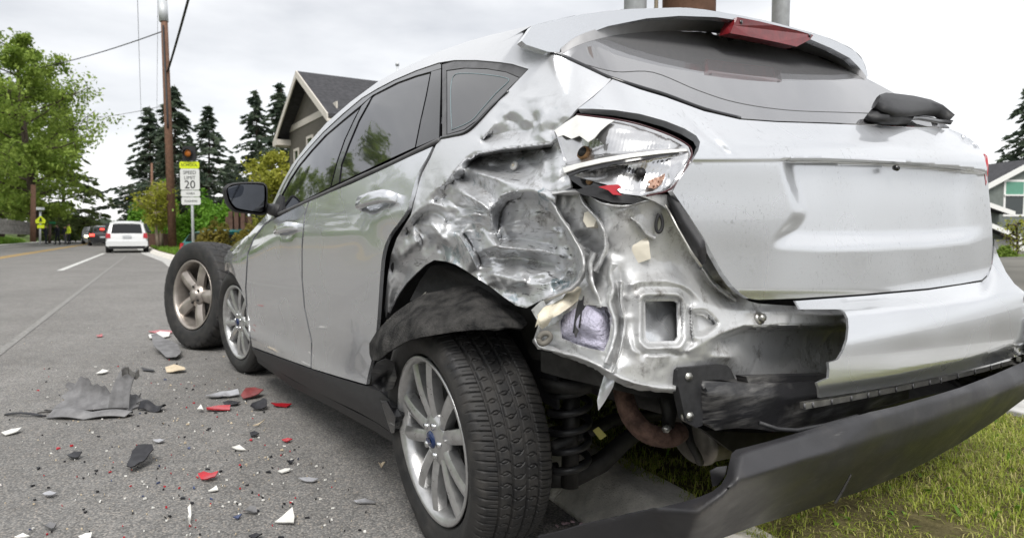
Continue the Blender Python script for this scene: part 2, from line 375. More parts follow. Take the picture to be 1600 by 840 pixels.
def glassmat(name, col=(.012, .012, .015), ior=2.3, rough=.03, wave=.02):
    m, t, b = newmat(name); b.inputs['Base Color'].default_value = (*col, 1); b.inputs['Roughness'].default_value = rough; b.inputs['IOR'].default_value = ior
    tcn = N(t, 'ShaderNodeTexCoord'); n = N(t, 'ShaderNodeTexNoise', Scale=2.0, Detail=2.0); t.links.new(tcn.outputs['Object'], n.inputs['Vector'])
    bp = N(t, 'ShaderNodeBump', Strength=wave, Distance=.05); t.links.new(n.outputs['Fac'], bp.inputs['Height']); t.links.new(bp.outputs['Normal'], b.inputs['Normal'])
    n2 = N(t, 'ShaderNodeTexNoise', Scale=300.0, Detail=4.0); t.links.new(tcn.outputs['Object'], n2.inputs['Vector'])
    r = ramp(t, n2.outputs['Fac'], .5, (rough,)*3, .8, (rough+.06,)*3); t.links.new(r.outputs['Color'], b.inputs['Roughness'])
    return m
GLASS = glassmat('tinted_window_glass')
RGLASS = glassmat('dusty_rear_window_glass', (.30, .30, .31), 1.6, .02); RGLASS.node_tree.nodes['Principled BSDF'].inputs['Metallic'].default_value = .60
MIRG = mat('mirror_glass', (.22, .23, .25), .05, metal=1.0, var=.05)
def tyremat(name):
    m, t, b = newmat(name); tcn = N(t, 'ShaderNodeTexCoord')
    n = N(t, 'ShaderNodeTexNoise', Scale=16.0, Detail=9.0, Roughness=.7); t.links.new(tcn.outputs['Object'], n.inputs['Vector'])
    r = ramp(t, n.outputs['Fac'], .42, (.014, .014, .015), .78, (.052, .048, .044)); t.links.new(r.outputs['Color'], b.inputs['Base Color'])
    r2 = ramp(t, n.outputs['Fac'], .35, (.48,)*3, .7, (.85,)*3); t.links.new(r2.outputs['Color'], b.inputs['Roughness'])
    n2 = N(t, 'ShaderNodeTexNoise', Scale=420.0, Detail=4.0); t.links.new(tcn.outputs['Object'], n2.inputs['Vector'])
    bp = N(t, 'ShaderNodeBump', Strength=.35, Distance=.002); t.links.new(n2.outputs['Fac'], bp.inputs['Height']); t.links.new(bp.outputs['Normal'], b.inputs['Normal'])
    return m
TYRE = tyremat('tyre_rubber')
def asphaltmat():
    m, t, b = newmat('asphalt'); tcn = N(t, 'ShaderNodeTexCoord'); O = tcn.outputs['Object']
    def nz(s, det=4, rg=.6):
        n = N(t, 'ShaderNodeTexNoise', Scale=s, Detail=det, Roughness=rg); t.links.new(O, n.inputs['Vector']); return n.outputs['Fac']
    v = N(t, 'ShaderNodeTexVoronoi', Scale=170.0); t.links.new(O, v.inputs['Vector'])
    sep = N(t, 'ShaderNodeSeparateColor'); t.links.new(v.outputs['Color'], sep.inputs['Color'])
    r = N(t, 'ShaderNodeValToRGB'); e = r.color_ramp.elements
    e[0].position = 0; e[0].color = (.138, .137, .134, 1); e[1].position = .55; e[1].color = (.236, .233, .228, 1)
    x = e.new(.85); x.color = (.31, .30, .285, 1); x = e.new(.985); x.color = (.36, .33, .30, 1)
    t.links.new(sep.outputs['Red'], r.inputs['Fac'])
    edge = ramp(t, v.outputs['Distance'], .25, (1, 1, 1), .85, (.55, .55, .55))
    c = mixc(t, .75, r.outputs['Color'], edge.outputs['Color'], 'MULTIPLY')
    c = mixc(t, .55, c, ramp(t, nz(.7, 8, .65), .3, (.66, .65, .64), .7, (1.22, 1.21, 1.20)).outputs['Color'], 'MULTIPLY')
    c = mixc(t, .6, c, ramp(t, nz(9, 8, .7), .3, (.72, .70, .68), .7, (1.2, 1.2, 1.2)).outputs['Color'], 'MULTIPLY')
    t.links.new(c, b.inputs['Base Color']); b.inputs['Roughness'].default_value = .82; b.inputs['Specular IOR Level'].default_value = .35
    bp = N(t, 'ShaderNodeBump', Strength=.6, Distance=.003); t.links.new(v.outputs['Distance'], bp.inputs['Height']); bp.invert = True
    t.links.new(bp.outputs['Normal'], b.inputs['Normal']); return m
ASPH = asphaltmat()
CONC = mat('concrete', (.46, .455, .44), .85, var=.22, scale=10, bump=.5, bscale=160, detail=9, spec=.3)
KERBC = mat('kerb_concrete', (.64, .61, .56), .85, var=.25, scale=14, bump=.7, bscale=140, detail=9, spec=.3)
DRY = mat('dry_ground', (.15, .145, .13), .9, var=.25, scale=.3, spec=.1)
SOIL = mat('verge_soil', (.11, .095, .045), .95, var=.45, scale=12, bump=.9, bscale=60, detail=9, spec=.1)
GRASSG = mat('far_grass', (.10, .14, .045), .9, var=.35, scale=3, bump=.6, bscale=30, spec=.1)
LINEW = mat('worn_white_line', (.55, .55, .53), .7, var=.25, scale=25, detail=9)
LINEY = mat('yellow_line', (.50, .30, .04), .7, var=.2, scale=14, detail=8)
SEAL = mat('faint_sealed_joint', (.22, .215, .205), .8, var=.3, scale=30, detail=9)
def leafmat(name, c1, c2, trans=.35):
    m, t, b = newmat(name)
    tcn = N(t, 'ShaderNodeTexCoord'); n = N(t, 'ShaderNodeTexNoise', Scale=.9, Detail=5.0); t.links.new(tcn.outputs['Object'], n.inputs['Vector'])
    r = ramp(t, n.outputs['Fac'], .35, c1, .68, c2); t.links.new(r.outputs['Color'], b.inputs['Base Color']); b.inputs['Roughness'].default_value = .6; b.inputs['Specular IOR Level'].default_value = .25
    tr = N(t, 'ShaderNodeBsdfTranslucent'); t.links.new(r.outputs['Color'], tr.inputs['Color']); ms = N(t, 'ShaderNodeMixShader'); ms.inputs[0].default_value = trans
    out = t.nodes['Material Output']; t.links.new(b.outputs['BSDF'], ms.inputs[1]); t.links.new(tr.outputs['BSDF'], ms.inputs[2]); t.links.new(ms.outputs[0], out.inputs['Surface'])
    return m
LEAF_MID = leafmat('spring_leaves', (.14, .22, .03), (.34, .44, .09))
LEAF_YEL = leafmat('yellow_green_leaves', (.24, .26, .035), (.40, .40, .06))
LEAF_HEDGE = leafmat('hedge_leaves', (.09, .22, .018), (.20, .38, .045))
LEAF_RUST = leafmat('rusty_green_leaves', (.13, .12, .025), (.27, .22, .04))
NEEDLE = leafmat('fir_needles', (.05, .078, .055), (.15, .19, .125), .35)
NEEDLE2 = leafmat('cedar_needles', (.075, .115, .04), (.17, .21, .07), .35)
BARK = mat('bark', (.075, .055, .042), .9, var=.3, scale=8, bump=.6, bscale=20)
PALEBARK = mat('pale_bark', (.26, .21, .16), .85, var=.2, scale=12)
POLEW = mat('brown_treated_pole_wood', (.19, .105, .07), .85, var=.25, scale=9, bump=.4, bscale=30, detail=8)
GALV = mat('galvanised_steel', (.58, .60, .62), .5, metal=.25, var=.1, scale=20)
# ------------------------------------------------------------------ the setting
RA = YAW+math.atan((800-244)/FPX)                          # heading of the road
RD = np.array([math.cos(RA), math.sin(RA), 0]); RR = np.array([math.sin(RA), -math.cos(RA), 0])   # along / to the right
BASE = np.array([CAMP[0], CAMP[1], 0])
def rp_(s, o, z=0): return BASE+RD*s+RR*o+np.array([0, 0, z])
def strip(name, left, right, z, mat_, kind='structure', parent=None):
    V = [];
    for (s, o), (s2, o2) in zip(left, right): V += [rp_(s, o, z), rp_(s2, o2, z)]
    F = [(2*i, 2*i+1, 2*i+3, 2*i+2) for i in range(len(left)-1)]
    return mk(name, V, F, mat_, parent, False, kind)
G = 3000
mk('ground', [(-G, -G, -.05), (G, -G, -.05), (G, G, -.05), (-G, G, -.05)], [(0, 1, 2, 3)], DRY, None, False, 'structure')
KERB = [(-260, 11.0), (-25, 2.1), (-8, 1.30), (1.2, 1.07), (1.9, 1.13), (3.5, 1.11), (10, .90), (19, .62), (23, .50), (27, .20), (32, -.18), (40, -.5), (60, -1.2), (90, -2.2), (160, -5)]
def kerbo(s): return np.interp(s, [k[0] for k in KERB], [k[1] for k in KERB])
ss = np.concatenate([np.arange(-260, -25, 15.0), np.arange(-25, 60, 1.0), np.arange(60, 165, 5.0)])
strip('road', [(s, -9.2-.02*max(0, s-40)) for s in ss], [(s, kerbo(s)) for s in ss], 0.0, ASPH)
strip('sealed_joint', [(-6, -1.06), (30, -1.06)], [(-6, -1.00), (30, -1.00)], .004, SEAL)
strip('white_lane_line', [(18.7, -2.06), (34, -2.06)], [(18.7, -1.92), (34, -1.92)], .004, LINEW)
strip('white_lane_line', [(44, -2.1), (56, -2.2)], [(44, -1.96), (56, -2.06)], .004, LINEW)
strip('yellow_centre_line', [(-5, -5.05), (60, -5.05), (120, -7)], [(-5, -4.93), (60, -4.93), (120, -6.85)], .004, LINEY)
strip('yellow_centre_line', [(-5, -4.81), (60, -4.81), (120, -6.7)], [(-5, -4.69), (60, -4.69), (120, -6.55)], .004, LINEY)
strip('white_edge_line', [(-5, -8.35), (60, -8.35)], [(-5, -8.22), (60, -8.22)], .004, LINEW)
# kerb with a rounded nose, cast in lengths
def kerb(name, s0, s1, z=.125, w=.235):
    st = np.linspace(s0, s1, max(2, int((s1-s0)/1.0)+1)); V = []; F = []
    pr = [(0, -.02), (0, .010), (.018, .022), (.095, z-.024), (.108, z-.008), (.130, z), (w, z), (w, -.02)]; m = len(pr)
    for s in st:
        for o, zz in pr: V.append(rp_(s, kerbo(s)+o, zz))
    for i in range(len(st)-1):
        for j in range(m-1): F.append((i*m+j, i*m+j+1, (i+1)*m+j+1, (i+1)*m+j))
    F.append(tuple(range(m))); F.append(tuple((len(st)-1)*m+j for j in range(m-1, -1, -1)))
    o = mk(name, V, F, KERBC, None, True, 'structure'); o.data.set_sharp_from_angle(angle=math.radians(40)); return o
cuts = [-25, -12, -5.2, -2.15, .72, 1.83, 4.85, 7.9, 11, 17, 23, 29, 35, 45, 60, 110]
for a, b in zip(cuts[:-1], cuts[1:]): kerb('kerb', a+.004, b-.004)
strip('gutter', [(s, kerbo(s)-.34) for s in np.arange(16, 60, 1.)], [(s, kerbo(s)-.005) for s in np.arange(16, 60, 1.)], .006, CONC)
# verge with soft bumps
vs = np.concatenate([np.arange(-6, 8, .12), np.arange(8, 60, 1.5), np.arange(60, 140, 8)]); vo = np.linspace(0, 1, 16); V = []; F = []
for s in vs:
    for q in vo:
        o = kerbo(s)+.20+q*(3.12-kerbo(s)-.20 if s < 14 else 6.0)
        zz = .118+.022*mnoise.noise(Vector((s*1.4, o*1.4, 0)))+.012*mnoise.noise(Vector((s*6, o*6, 3))) if q not in (0, 1) else (.104 if q == 0 else .118)
        V.append(rp_(s, o, zz))
m_ = len(vo)
for i in range(len(vs)-1):
    for j in range(m_-1): F.append((i*m_+j, i*m_+j+1, (i+1)*m_+j+1, (i+1)*m_+j))
mk('verge', V, F, SOIL, None, True, 'structure')
# footpath slabs
fp = None
for i, a in enumerate(np.arange(-5.0, 13.0, 1.5)):
    bm = bmesh.new(); vv = [rp_(a+.006, 3.13, -.02), rp_(a+1.494, 3.13, -.02), rp_(a+1.494, 4.75, -.02), rp_(a+.006, 4.75, -.02)]
    lo = [bm.verts.new(v) for v in vv]; hi = [bm.verts.new(v+np.array([0, 0, .155])) for v in vv]
    bm.faces.new(hi)
    for k in range(4): bm.faces.new((lo[k], lo[(k+1) % 4], hi[(k+1) % 4], hi[k]))
    if fp is None:
        fp = mkbm('pavement', bm, CONC, None, kind='structure', bevel=.006)
    else:
        mkbm('slab', bm, CONC, fp, bevel=.006)
# left bank and land beyond the right-hand footpath
def land(name, s0, s1, o0, o1, z0, z1, n=40, mat_=GRASSG, amp=.15):
    V = []; F = []; a = np.linspace(s0, s1, n); b = np.linspace(0, 1, 12)
    for s in a:
        for q in b: V.append(rp_(s, o0+(o1-o0)*q, z0+(z1-z0)*(1-(1-q)**2)+(amp*mnoise.noise(Vector((s*.3, q*4, 1))) if q > 0 else 0)))
    for i in range(n-1):
        for j in range(11): F.append((i*12+j, i*12+j+1, (i+1)*12+j+1, (i+1)*12+j))
    return mk(name, V, F, mat_, None, True, 'structure')
land('left_bank', -60, 130, -10.4, -26, .0, 1.7, 90)
strip('left_footpath', [(s, -10.4-.02*max(0, s-40)) for s in ss], [(s, -9.2-.02*max(0, s-40)) for s in ss], .012, CONC)
land('driveway', -60, 10, 4.76, 40, .09, .25, 30, DRY, .05)
land('right_lawn', 10, 14, 4.76, 40, .09, .1, 6)
land('right_lawn', 14, 140, 3.0, 60, .03, -.55, 60)
# ------------------------------------------------------------------ the wrecked hatchback
car = empty('hatchback', (0, .8-.8*math.cos(ROLL), .8*math.sin(ROLL)), 0, 'silver five-door hatchback with crushed rear quarter and torn rear bumper, stopped half on the kerb', 'car')
car.rotation_euler = (-ROLL, 0, 0)
def featmap(pts, chains=(), blur=2.0, step=2.0, extra=None, relax=0.0):
    """smooth field through scattered (x, y, value) points, with sharp folds along the chains"""
    P = [(float(a), float(b)) for a, b, _ in pts]; Vv = [float(c) for *_, c in pts]; E = []
    for ch in chains:
        pr = None
        for a, b, c in ch:
            P.append((float(a), float(b))); Vv.append(float(c))
            if pr is not None: E.append((pr, len(P)-1))
            pr = len(P)-1
    P = np.array(P); Vv = np.array(Vv); x0, y0 = P.min(0)-30; x1, y1 = P.max(0)+30
    far = [(x0-300, y0-300), (x1+300, y0-300), (x1+300, y1+300), (x0-300, y1+300)]
    PF = np.vstack([P, far]); VF = np.concatenate([Vv, [Vv[np.argmin(np.hypot(P[:, 0]-f[0], P[:, 1]-f[1]))] for f in far]])
    r = geometry.delaunay_2d_cdt([Vector(map(float, p)) for p in PF], E, [], 0, 1e-3)
    vo = np.array([(v.x, v.y) for v in r[0]]); val = np.zeros(len(vo))
    for i, o in enumerate(r[3]):
        if o: val[i] = np.mean([VF[k] for k in o])
        else: val[i] = VF[np.argmin(np.hypot(PF[:, 0]-vo[i, 0], PF[:, 1]-vo[i, 1]))]
    gx = np.arange(x0, x1, step); gy = np.arange(y0, y1, step); Z = np.zeros((len(gy), len(gx))); X, Y = np.meshgrid(gx, gy)
    for f in r[2]:
        a, b, c = vo[list(f)]; den = (b[1]-c[1])*(a[0]-c[0])+(c[0]-b[0])*(a[1]-c[1])
        if abs(den) < 1e-9: continue
        lo = np.minimum(np.minimum(a, b), c); hi = np.maximum(np.maximum(a, b), c)
        i0, i1 = np.searchsorted(gx, lo[0]-.01), np.searchsorted(gx, hi[0]+.01); j0, j1 = np.searchsorted(gy, lo[1]-.01), np.searchsorted(gy, hi[1]+.01)
        if i1 <= i0 or j1 <= j0: continue
        xs, ys = X[j0:j1, i0:i1], Y[j0:j1, i0:i1]
        l1 = ((b[1]-c[1])*(xs-c[0])+(c[0]-b[0])*(ys-c[1]))/den; l2 = ((c[1]-a[1])*(xs-c[0])+(a[0]-c[0])*(ys-c[1]))/den; l3 = 1-l1-l2
        k = (l1 >= -1e-6) & (l2 >= -1e-6) & (l3 >= -1e-6); z = l1*val[f[0]]+l2*val[f[1]]+l3*val[f[2]]
        Z[j0:j1, i0:i1][k] = z[k]
    if relax:
        # a membrane stretched between the folds: smooth sheet, sharp along the chains
        fix = np.zeros(Z.shape, bool); Zc = Z.copy()
        for ch in chains:
            for (a, b, c), (a2, b2, c2) in zip(ch[:-1], ch[1:]):
                n = int(max(abs(a2-a), abs(b2-b))/step*1.5)+2; t_ = np.linspace(0, 1, n); ii = np.clip(np.round((a+(a2-a)*t_-x0)/step).astype(int), 0, len(gx)-1); jj = np.clip(np.round((b+(b2-b)*t_-y0)/step).astype(int), 0, len(gy)-1)
                fix[jj, ii] = True; Zc[jj, ii] = c+(c2-c)*t_
        lam = (step/relax)**2; Zr = Zc.copy(); Z0_ = Z.copy()
        for _ in range(int(260)):
            Pd = np.pad(Zr, 1, mode='edge'); av = (Pd[:-2, 1:-1]+Pd[2:, 1:-1]+Pd[1:-1, :-2]+Pd[1:-1, 2:])*.25; Zr = np.where(fix, Zc, (av+lam*Z0_)/(1+lam))
        Z = Zr
    if extra is not None: Z = extra(X, Y, Z)
    s = blur/step
    if s > .2:
        n = int(3*s)+1; kx = np.exp(-.5*(np.arange(-n, n+1)/s)**2); kx /= kx.sum()
        Zp = np.pad(Z, n, mode='edge'); Zp = sum(kx[i]*Zp[:, i:i+Z.shape[1]] for i in range(2*n+1)); Z = sum(kx[i]*Zp[i:i+Z.shape[0], :] for i in range(2*n+1))
    def f(Q):
        Q = np.asarray(Q, float); u = np.clip((Q[:, 0]-x0)/step, 0, len(gx)-1.001); v = np.clip((Q[:, 1]-y0)/step, 0, len(gy)-1.001)
        i = u.astype(int); j = v.astype(int); a = u-i; b = v-j
        return Z[j, i]*(1-a)*(1-b)+Z[j, i+1]*a*(1-b)+Z[j+1, i]*(1-a)*b+Z[j+1, i+1]*a*b
    return f
def facets(X, Y, cell, amp, seed):
    """random flat facets with sharp folds between them, as creased sheet metal has"""
    r = np.random.default_rng(seed); an = r.uniform(0, 3.14); ph = r.uniform(0, 6.28, 4)
    xw = X+cell*.55*np.sin(Y/cell/1.7+ph[0])+cell*.3*np.sin((X+Y)/cell/1.1+ph[1]); yw = Y+cell*.55*np.sin(X/cell/1.9+ph[2])+cell*.3*np.sin((X-Y)/cell/1.3+ph[3])
    u = (xw*math.cos(an)+yw*math.sin(an))/cell+200; v = (-xw*math.sin(an)+yw*math.cos(an))/cell*.8+200
    i = np.floor(u).astype(int); j = np.floor(v).astype(int); fa = u-i; fb = v-j; H = r.uniform(-1, 1, (256, 256))
    h = lambda p, q: H[p % 256, q % 256]
    lo = h(i, j)+(h(i+1, j)-h(i, j))*fa+(h(i, j+1)-h(i, j))*fb; hi = h(i+1, j+1)+(h(i, j+1)-h(i+1, j+1))*(1-fa)+(h(i+1, j)-h(i+1, j+1))*(1-fb)
    return amp*np.where(fa+fb < 1, lo, hi)
def dsheet(name, poly, feats, mat_, parent, step=8, thick=.003, holes=(), chains=(), blur=2.0, extra=None, bstep=None):
    """a sheet whose points lie at the given distances from the photographer"""
    f = featmap(feats, chains, blur, 2.0, extra); V, T = trimesh2d(poly, step, holes, bstep); dep = f(V); D = rays(V)
    V3 = to_car(CAMP+D*dep[:, None]); Dn = to_car(D, False); Dn /= np.linalg.norm(Dn, axis=1)[:, None]
    # vertex normals
    nn = np.zeros_like(V3)
    for t in T:
        q = np.cross(V3[t[1]]-V3[t[0]], V3[t[2]]-V3[t[0]]); q = q if q@Dn[t[0]] > 0 else -q
        for i in t: nn[i] += q
    nn /= np.maximum(np.linalg.norm(nn, axis=1), 1e-12)[:, None]
    return finish_sheet(name, V3, T, nn, thick, mat_, parent)
def along(name, px, rad, mat_, parent, d=0.0, k=4, n=8):
    c = catmull(px, k); return tube(name, hit(c, d), rad, mat_, parent, n)
cm = lambda L: [(a, b, c/100) for a, b, c in L]

# --- body side: roof rail, rear pillar and the crushed quarter panel in one pressing
SIDE = [(424, 322), (440, 287), (456, 258), (480, 226), (510, 192), (548, 159), (590, 128), (620, 111), (640, 102), (690, 79), (730, 65), (765, 55), (800, 47), (832, 40), (826, 52), (815, 64),
        (822, 72), (856, 84), (875, 88), (912, 105), (950, 123), (957, 122), (946, 134), (925, 152), (901, 171), (890, 184), (866, 206), (873, 222), (884, 250), (888, 272), (893, 292), (868, 304), (866, 318),
        (877, 341), (890, 358), (900, 378), (908, 396), (911, 414), (907, 432), (893, 447), (877, 455), (845, 469), (822, 481), (806, 477), (786, 463), (768, 449), (748, 436), (727, 422), (712, 413), (696, 408), (678, 406), (664, 414), (650, 427), (635, 442), (623, 459), (612, 480), (603, 502),
        (601, 480), (606, 430), (611, 398), (620, 372), (632, 352), (642, 336), (648, 312), (654, 288), (660, 270), (673, 246), (681, 227), (690, 217), (730, 207), (750, 188), (770, 167), (792, 144), (812, 123), (826, 108), (800, 100), (780, 97), (745, 94),
        (710, 94), (685, 98), (650, 110), (615, 125), (590, 138), (565, 153), (535, 178), (505, 206), (484, 229), (465, 251), (450, 275), (436, 302), (432, 318)]
Z0 = [(430, 315, 0), (440, 285, 0), (456, 258, 0), (480, 228, 0), (548, 159, 0), (640, 102, 0), (690, 85, 0), (765, 60, 0), (830, 45, 0), (815, 64, 0), (875, 88, 0), (912, 105, 0), (955, 121, 0), (824, 107, 0), (780, 97, 0), (700, 97, 0), (615, 125, 0), (505, 205, 0), (850, 115, 0), (880, 132, 0), (840, 140, .1), (812, 150, .2), (772, 167, 0), (750, 188, 0), (735, 206, .2), (690, 217, 0), (683, 224, 0), (915, 130, 0), (930, 146, .2), (900, 171, .4), (868, 206, 2.2), (880, 250, 4.4), (890, 288, 5.4), (866, 312, 6)]
zz_ = lambda L: [(560+x*.6192, 100+y*.6192, d) for x, y, d in L]     # folds noted on an enlargement of the quarter
CH = [zz_(c) for c in (
    [(222, 296, 1.0), (247, 262, .8), (292, 214, .5), (345, 148, .1)],
    [(276, 242, 1.4), (300, 226, 1.2), (360, 214, 1.2), (430, 207, 1.6), (482, 201, 2.0), (500, 186, 2.0)],
    [(284, 248, 7.0), (305, 237, 10), (360, 226, 11.5), (430, 219, 11), (486, 211, 8)],
    [(330, 258, 10), (400, 258, 9.6), (450, 252, 9)],
    [(282, 254, 5.4), (300, 274, 4.2), (335, 286, 4.2), (385, 303, 4.4), (440, 316, 3.6), (470, 326, 4.2)],
    [(465, 216, 5.4), (470, 260, 5.4), (463, 318, 5.0)], [(503, 196, 2.8), (494, 250, 4.2), (503, 318, 5)],
    [(465, 327, 4.2), (420, 320, 4.0), (385, 322, 4.4), (358, 333, 5.0), (342, 355, 6.0), (334, 385, 7.2), (337, 415, 9)],
    [(452, 340, 9.5), (412, 338, 11.5), (378, 348, 12.5), (362, 372, 13.5), (356, 400, 14), (352, 428, 13.5)],
    [(470, 330, 4.6), (500, 348, 5.4), (514, 385, 6.4), (536, 425, 7.6), (556, 460, 8.8), (571, 500, 10), (568, 545, 11), (545, 574, 11.5), (500, 592, 11.5), (440, 605, 12), (400, 617, 12.5)],
    [(482, 354, 10.5), (500, 390, 13), (520, 430, 14.5), (541, 468, 15.5), (551, 508, 16), (545, 545, 15), (500, 568, 14.5)],
    [(318, 466, 9.5), (345, 460, 8.0), (375, 463, 9.8), (420, 469, 11), (470, 472, 12), (520, 487, 13)],
    [(352, 442, 14.5), (390, 440, 16), (440, 445, 16.5), (500, 456, 16)],
    [(350, 490, 13.5), (390, 488, 17), (440, 494, 19), (490, 505, 18.5), (515, 522, 17)],
    [(308, 536, 10.5), (340, 530, 9.6), (380, 540, 11), (440, 556, 12), (500, 550, 12.5)], [(330, 560, 12.5), (370, 575, 13), (420, 580, 13.5)],
    [(92, 448, 3.0), (118, 402, 2.2), (150, 368, 2.0), (185, 351, 2.6), (215, 361, 4.8), (236, 392, 9.5)],
    [(120, 430, 5.5), (150, 395, 5.8), (180, 372, 6.0), (205, 376, 7.0), (225, 398, 9.5)],
    [(215, 302, 1.4), (190, 322, 1.8), (162, 346, 2.0)], [(222, 318, 4.0), (205, 338, 4.6), (195, 346, 4.4)],
    [(236, 392, 9.5), (262, 385, 5.0), (295, 377, 3.8), (322, 384, 4.8), (336, 412, 8.5)],
    [(245, 404, 9.5), (275, 400, 8.6), (305, 402, 8.4), (325, 418, 9.5)],
    [(236, 396, 10), (250, 425, 7.2), (268, 455, 6.6), (285, 485, 7.2), (298, 515, 8.4), (302, 545, 9.6)],
    [(268, 430, 10.5), (285, 455, 11), (303, 485, 11.5), (312, 510, 11.5)],
    [(112, 428, 3.6), (145, 440, 6.0), (175, 455, 8.8), (205, 492, 9.5)], [(185, 400, 3.8), (205, 430, 5.0), (228, 458, 8.0), (240, 490, 9.5)], [(160, 425, 7.6), (190, 445, 9.4), (210, 470, 10.5)],
    [(238, 300, 4.4), (272, 330, 3.0), (310, 352, 2.8), (332, 370, 3.8)], [(215, 338, 6.0), (250, 358, 7.6), (285, 366, 7.8), (312, 371, 7.0)], [(262, 288, 6.4), (300, 304, 7.0), (335, 330, 7.6), (345, 345, 7.4)],
    [(95, 500, 5.5), (80, 560, 5.0), (70, 640, 5.0)], [(130, 520, 8.5), (102, 570, 8.0), (78, 640, 6.5)], [(110, 480, 4.6), (140, 480, 7.2), (175, 500, 9)],
    # pillar dents
    [(385, 118, .2), (370, 130, .1), (380, 142, 1.8), (400, 150, 2.4), (420, 142, 1.2)], [(478, 95, .1), (470, 120, -.8), (458, 150, -.6), (462, 168, .8)], [(445, 120, .6), (452, 145, 2.6), (440, 165, 3.0), (400, 172, 3.0), (350, 176, 2.6), (310, 190, 1.8)], [(520, 130, .2), (500, 150, .8), (490, 168, 2.0)])]
KLINES = []
def kinks(X, Y, n, seed, rect, amp, ln, wd):
    """short sharp folds: tents along random segments"""
    r = np.random.default_rng(seed); out = np.zeros(X.shape)
    for _ in range(n):
        cx, cy = r.uniform(rect[0], rect[2]), r.uniform(rect[1], rect[3]); an = r.choice([.2, -.75, .9, 1.4, -.3])+r.normal()*.3; l = r.uniform(*ln); w_ = r.uniform(*wd); h = amp*r.uniform(.4, 1.2)*r.choice([-1, 1]); c, s_ = math.cos(an), math.sin(an)
        rho = .25*r.uniform(-1, 1)/l; u = (X-cx)*c+(Y-cy)*s_; v = -(X-cx)*s_+(Y-cy)*c+u*u*rho
        for uu in np.arange(-l*.8, l*.81, 2.6): KLINES.append((cx+uu*c+uu*uu*rho*s_, cy+uu*s_-uu*uu*rho*c))
        out += h*np.clip(1-np.abs(u)/l, 0, 1)*np.clip(1-np.abs(v)/w_, 0, 1)
    return out
def side_extra(X, Y, Z):
    msk = np.clip((Z-.006)/.04, 0, 1)
    return Z+msk*(kinks(X, Y, 110, 3, (600, 225, 905, 480), .0088, (26, 68), (7, 16))+kinks(X, Y, 140, 4, (600, 235, 905, 480), .0032, (10, 28), (3, 7)))+np.clip((Y-110)/40, 0, 1)*np.clip((X-770)/40, 0, 1)*kinks(X, Y, 16, 8, (770, 130, 900, 225), .005, (25, 60), (8, 18))
amp_ = lambda L: [(a, b, c if c < 4.5 else 4.5+(c-4.5)*.74) for a, b, c in L]
fside = featmap(cm(amp_(Z0)), [cm(amp_(c)) for c in CH], .7, 1.1, side_extra, 60.0)
def wear_attr(o, f):
    """where the sheet is battered: 0 sound, 1 scraped"""
    at = o.data.attributes.new('wear', 'FLOAT', 'POINT'); at.data.foreach_set('value', np.asarray(f, np.float32))
def back_to_px(o):
    co = np.empty(len(o.data.vertices)*3); o.data.vertices.foreach_get('co', co); P = co.reshape(-1, 3)-CC
    c, s_ = math.cos(ROLL), math.sin(ROLL); Wv = np.stack([P[:, 0], P[:, 1]*c+P[:, 2]*s_, P[:, 2]*c-P[:, 1]*s_], 1); dz = Wv @ _f
    return np.stack([800+FPX*(Wv @ _r)/dz, 420-FPX*(Wv @ _u)/dz], 1)
_ex = [tuple(a+(b-a)*t) for ch in CH for a, b in zip(np.array(ch)[:-1, :2], np.array(ch)[1:, :2]) for t in np.arange(0, 1, 2.4/max(2.4, np.linalg.norm(b-a)))]
_kp = []; _cell = set()
for p_ in _ex:
    k_ = (int(p_[0]/1.9), int(p_[1]/1.9))
    if k_ not in _cell: _cell.add(k_); _kp.append(p_)
sdp = panel('side_panel', SIDE, PAINT_D, car, 0, 2.5, .004, (), fside, 3.5, _kp); sdp['label'] = 'crushed and scraped rear quarter panel'
q_ = back_to_px(sdp); wear_attr(sdp, np.clip((fside(q_)-.004)/.03, 0, 1)*.9+.25*np.clip((q_[:, 1]-115)/50, 0, 1)*np.clip((q_[:, 0]-790)/30, 0, 1))
# --- doors
DOORWAVE = featmap(cm([(390, 350, 0), (520, 300, 0), (660, 240, 0), (480, 560, 0), (560, 590, 0), (590, 500, 1.2), (600, 400, 1.6), (630, 345, 1.8), (612, 380, 2.2), (640, 300, .5), (600, 300, 0), (570, 420, .1), (585, 450, .6), (560, 520, .1), (622, 330, .3), (618, 290, .6), (635, 270, -.2), (648, 262, .4), (520, 400, .1), (500, 470, .25), (540, 460, -.1), (430, 450, .1)]), [cm([(560, 340, 0), (585, 392, .4), (582, 440, .2)])], 9)
DW0 = DOORWAVE
def DOORWAVE(Q):
    x, y = Q[:, 0], Q[:, 1]
    return DW0(Q)+.008*np.exp(-(((x-584)/10)**2+((y-317)/19)**2)**2)+.008*np.exp(-(((x-449)/6)**2+((y-360)/12)**2)**2)
FD = [(432, 340), (414, 352), (398, 372), (388, 397), (385, 450), (388, 500), (394, 541), (440, 558), (485, 574), (486, 535), (475, 482), (471, 435), (471, 385), (475, 336), (481, 316), (512, 302), (470, 321)]
RDR = [(483, 315), (477, 337), (473, 385), (473, 435), (477, 481), (488, 532), (487, 575), (530, 588), (572, 600)]+[tuple(v) for v in catmull([(575, 585), (582, 555), (588, 514), (591, 477), (594, 431), (598, 395), (608, 368), (624, 346), (636, 328), (641, 312), (648, 286), (655, 267), (668, 245), (676, 229)], 3)]+[(640, 245), (600, 264), (550, 287), (515, 301)]
fdoor = panel('front_door', FD, PAINT, car, 0, 9, .012, (), DOORWAVE, 9)
rdoor = panel('rear_door', RDR, PAINT, car, 0, 6, .012, (), DOORWAVE, 6)
for p, nm in ((fdoor, 'front'), (rdoor, 'rear')): p['label'] = nm+' left door in silver paint' + (', dented along its back edge' if nm == 'rear' else '')
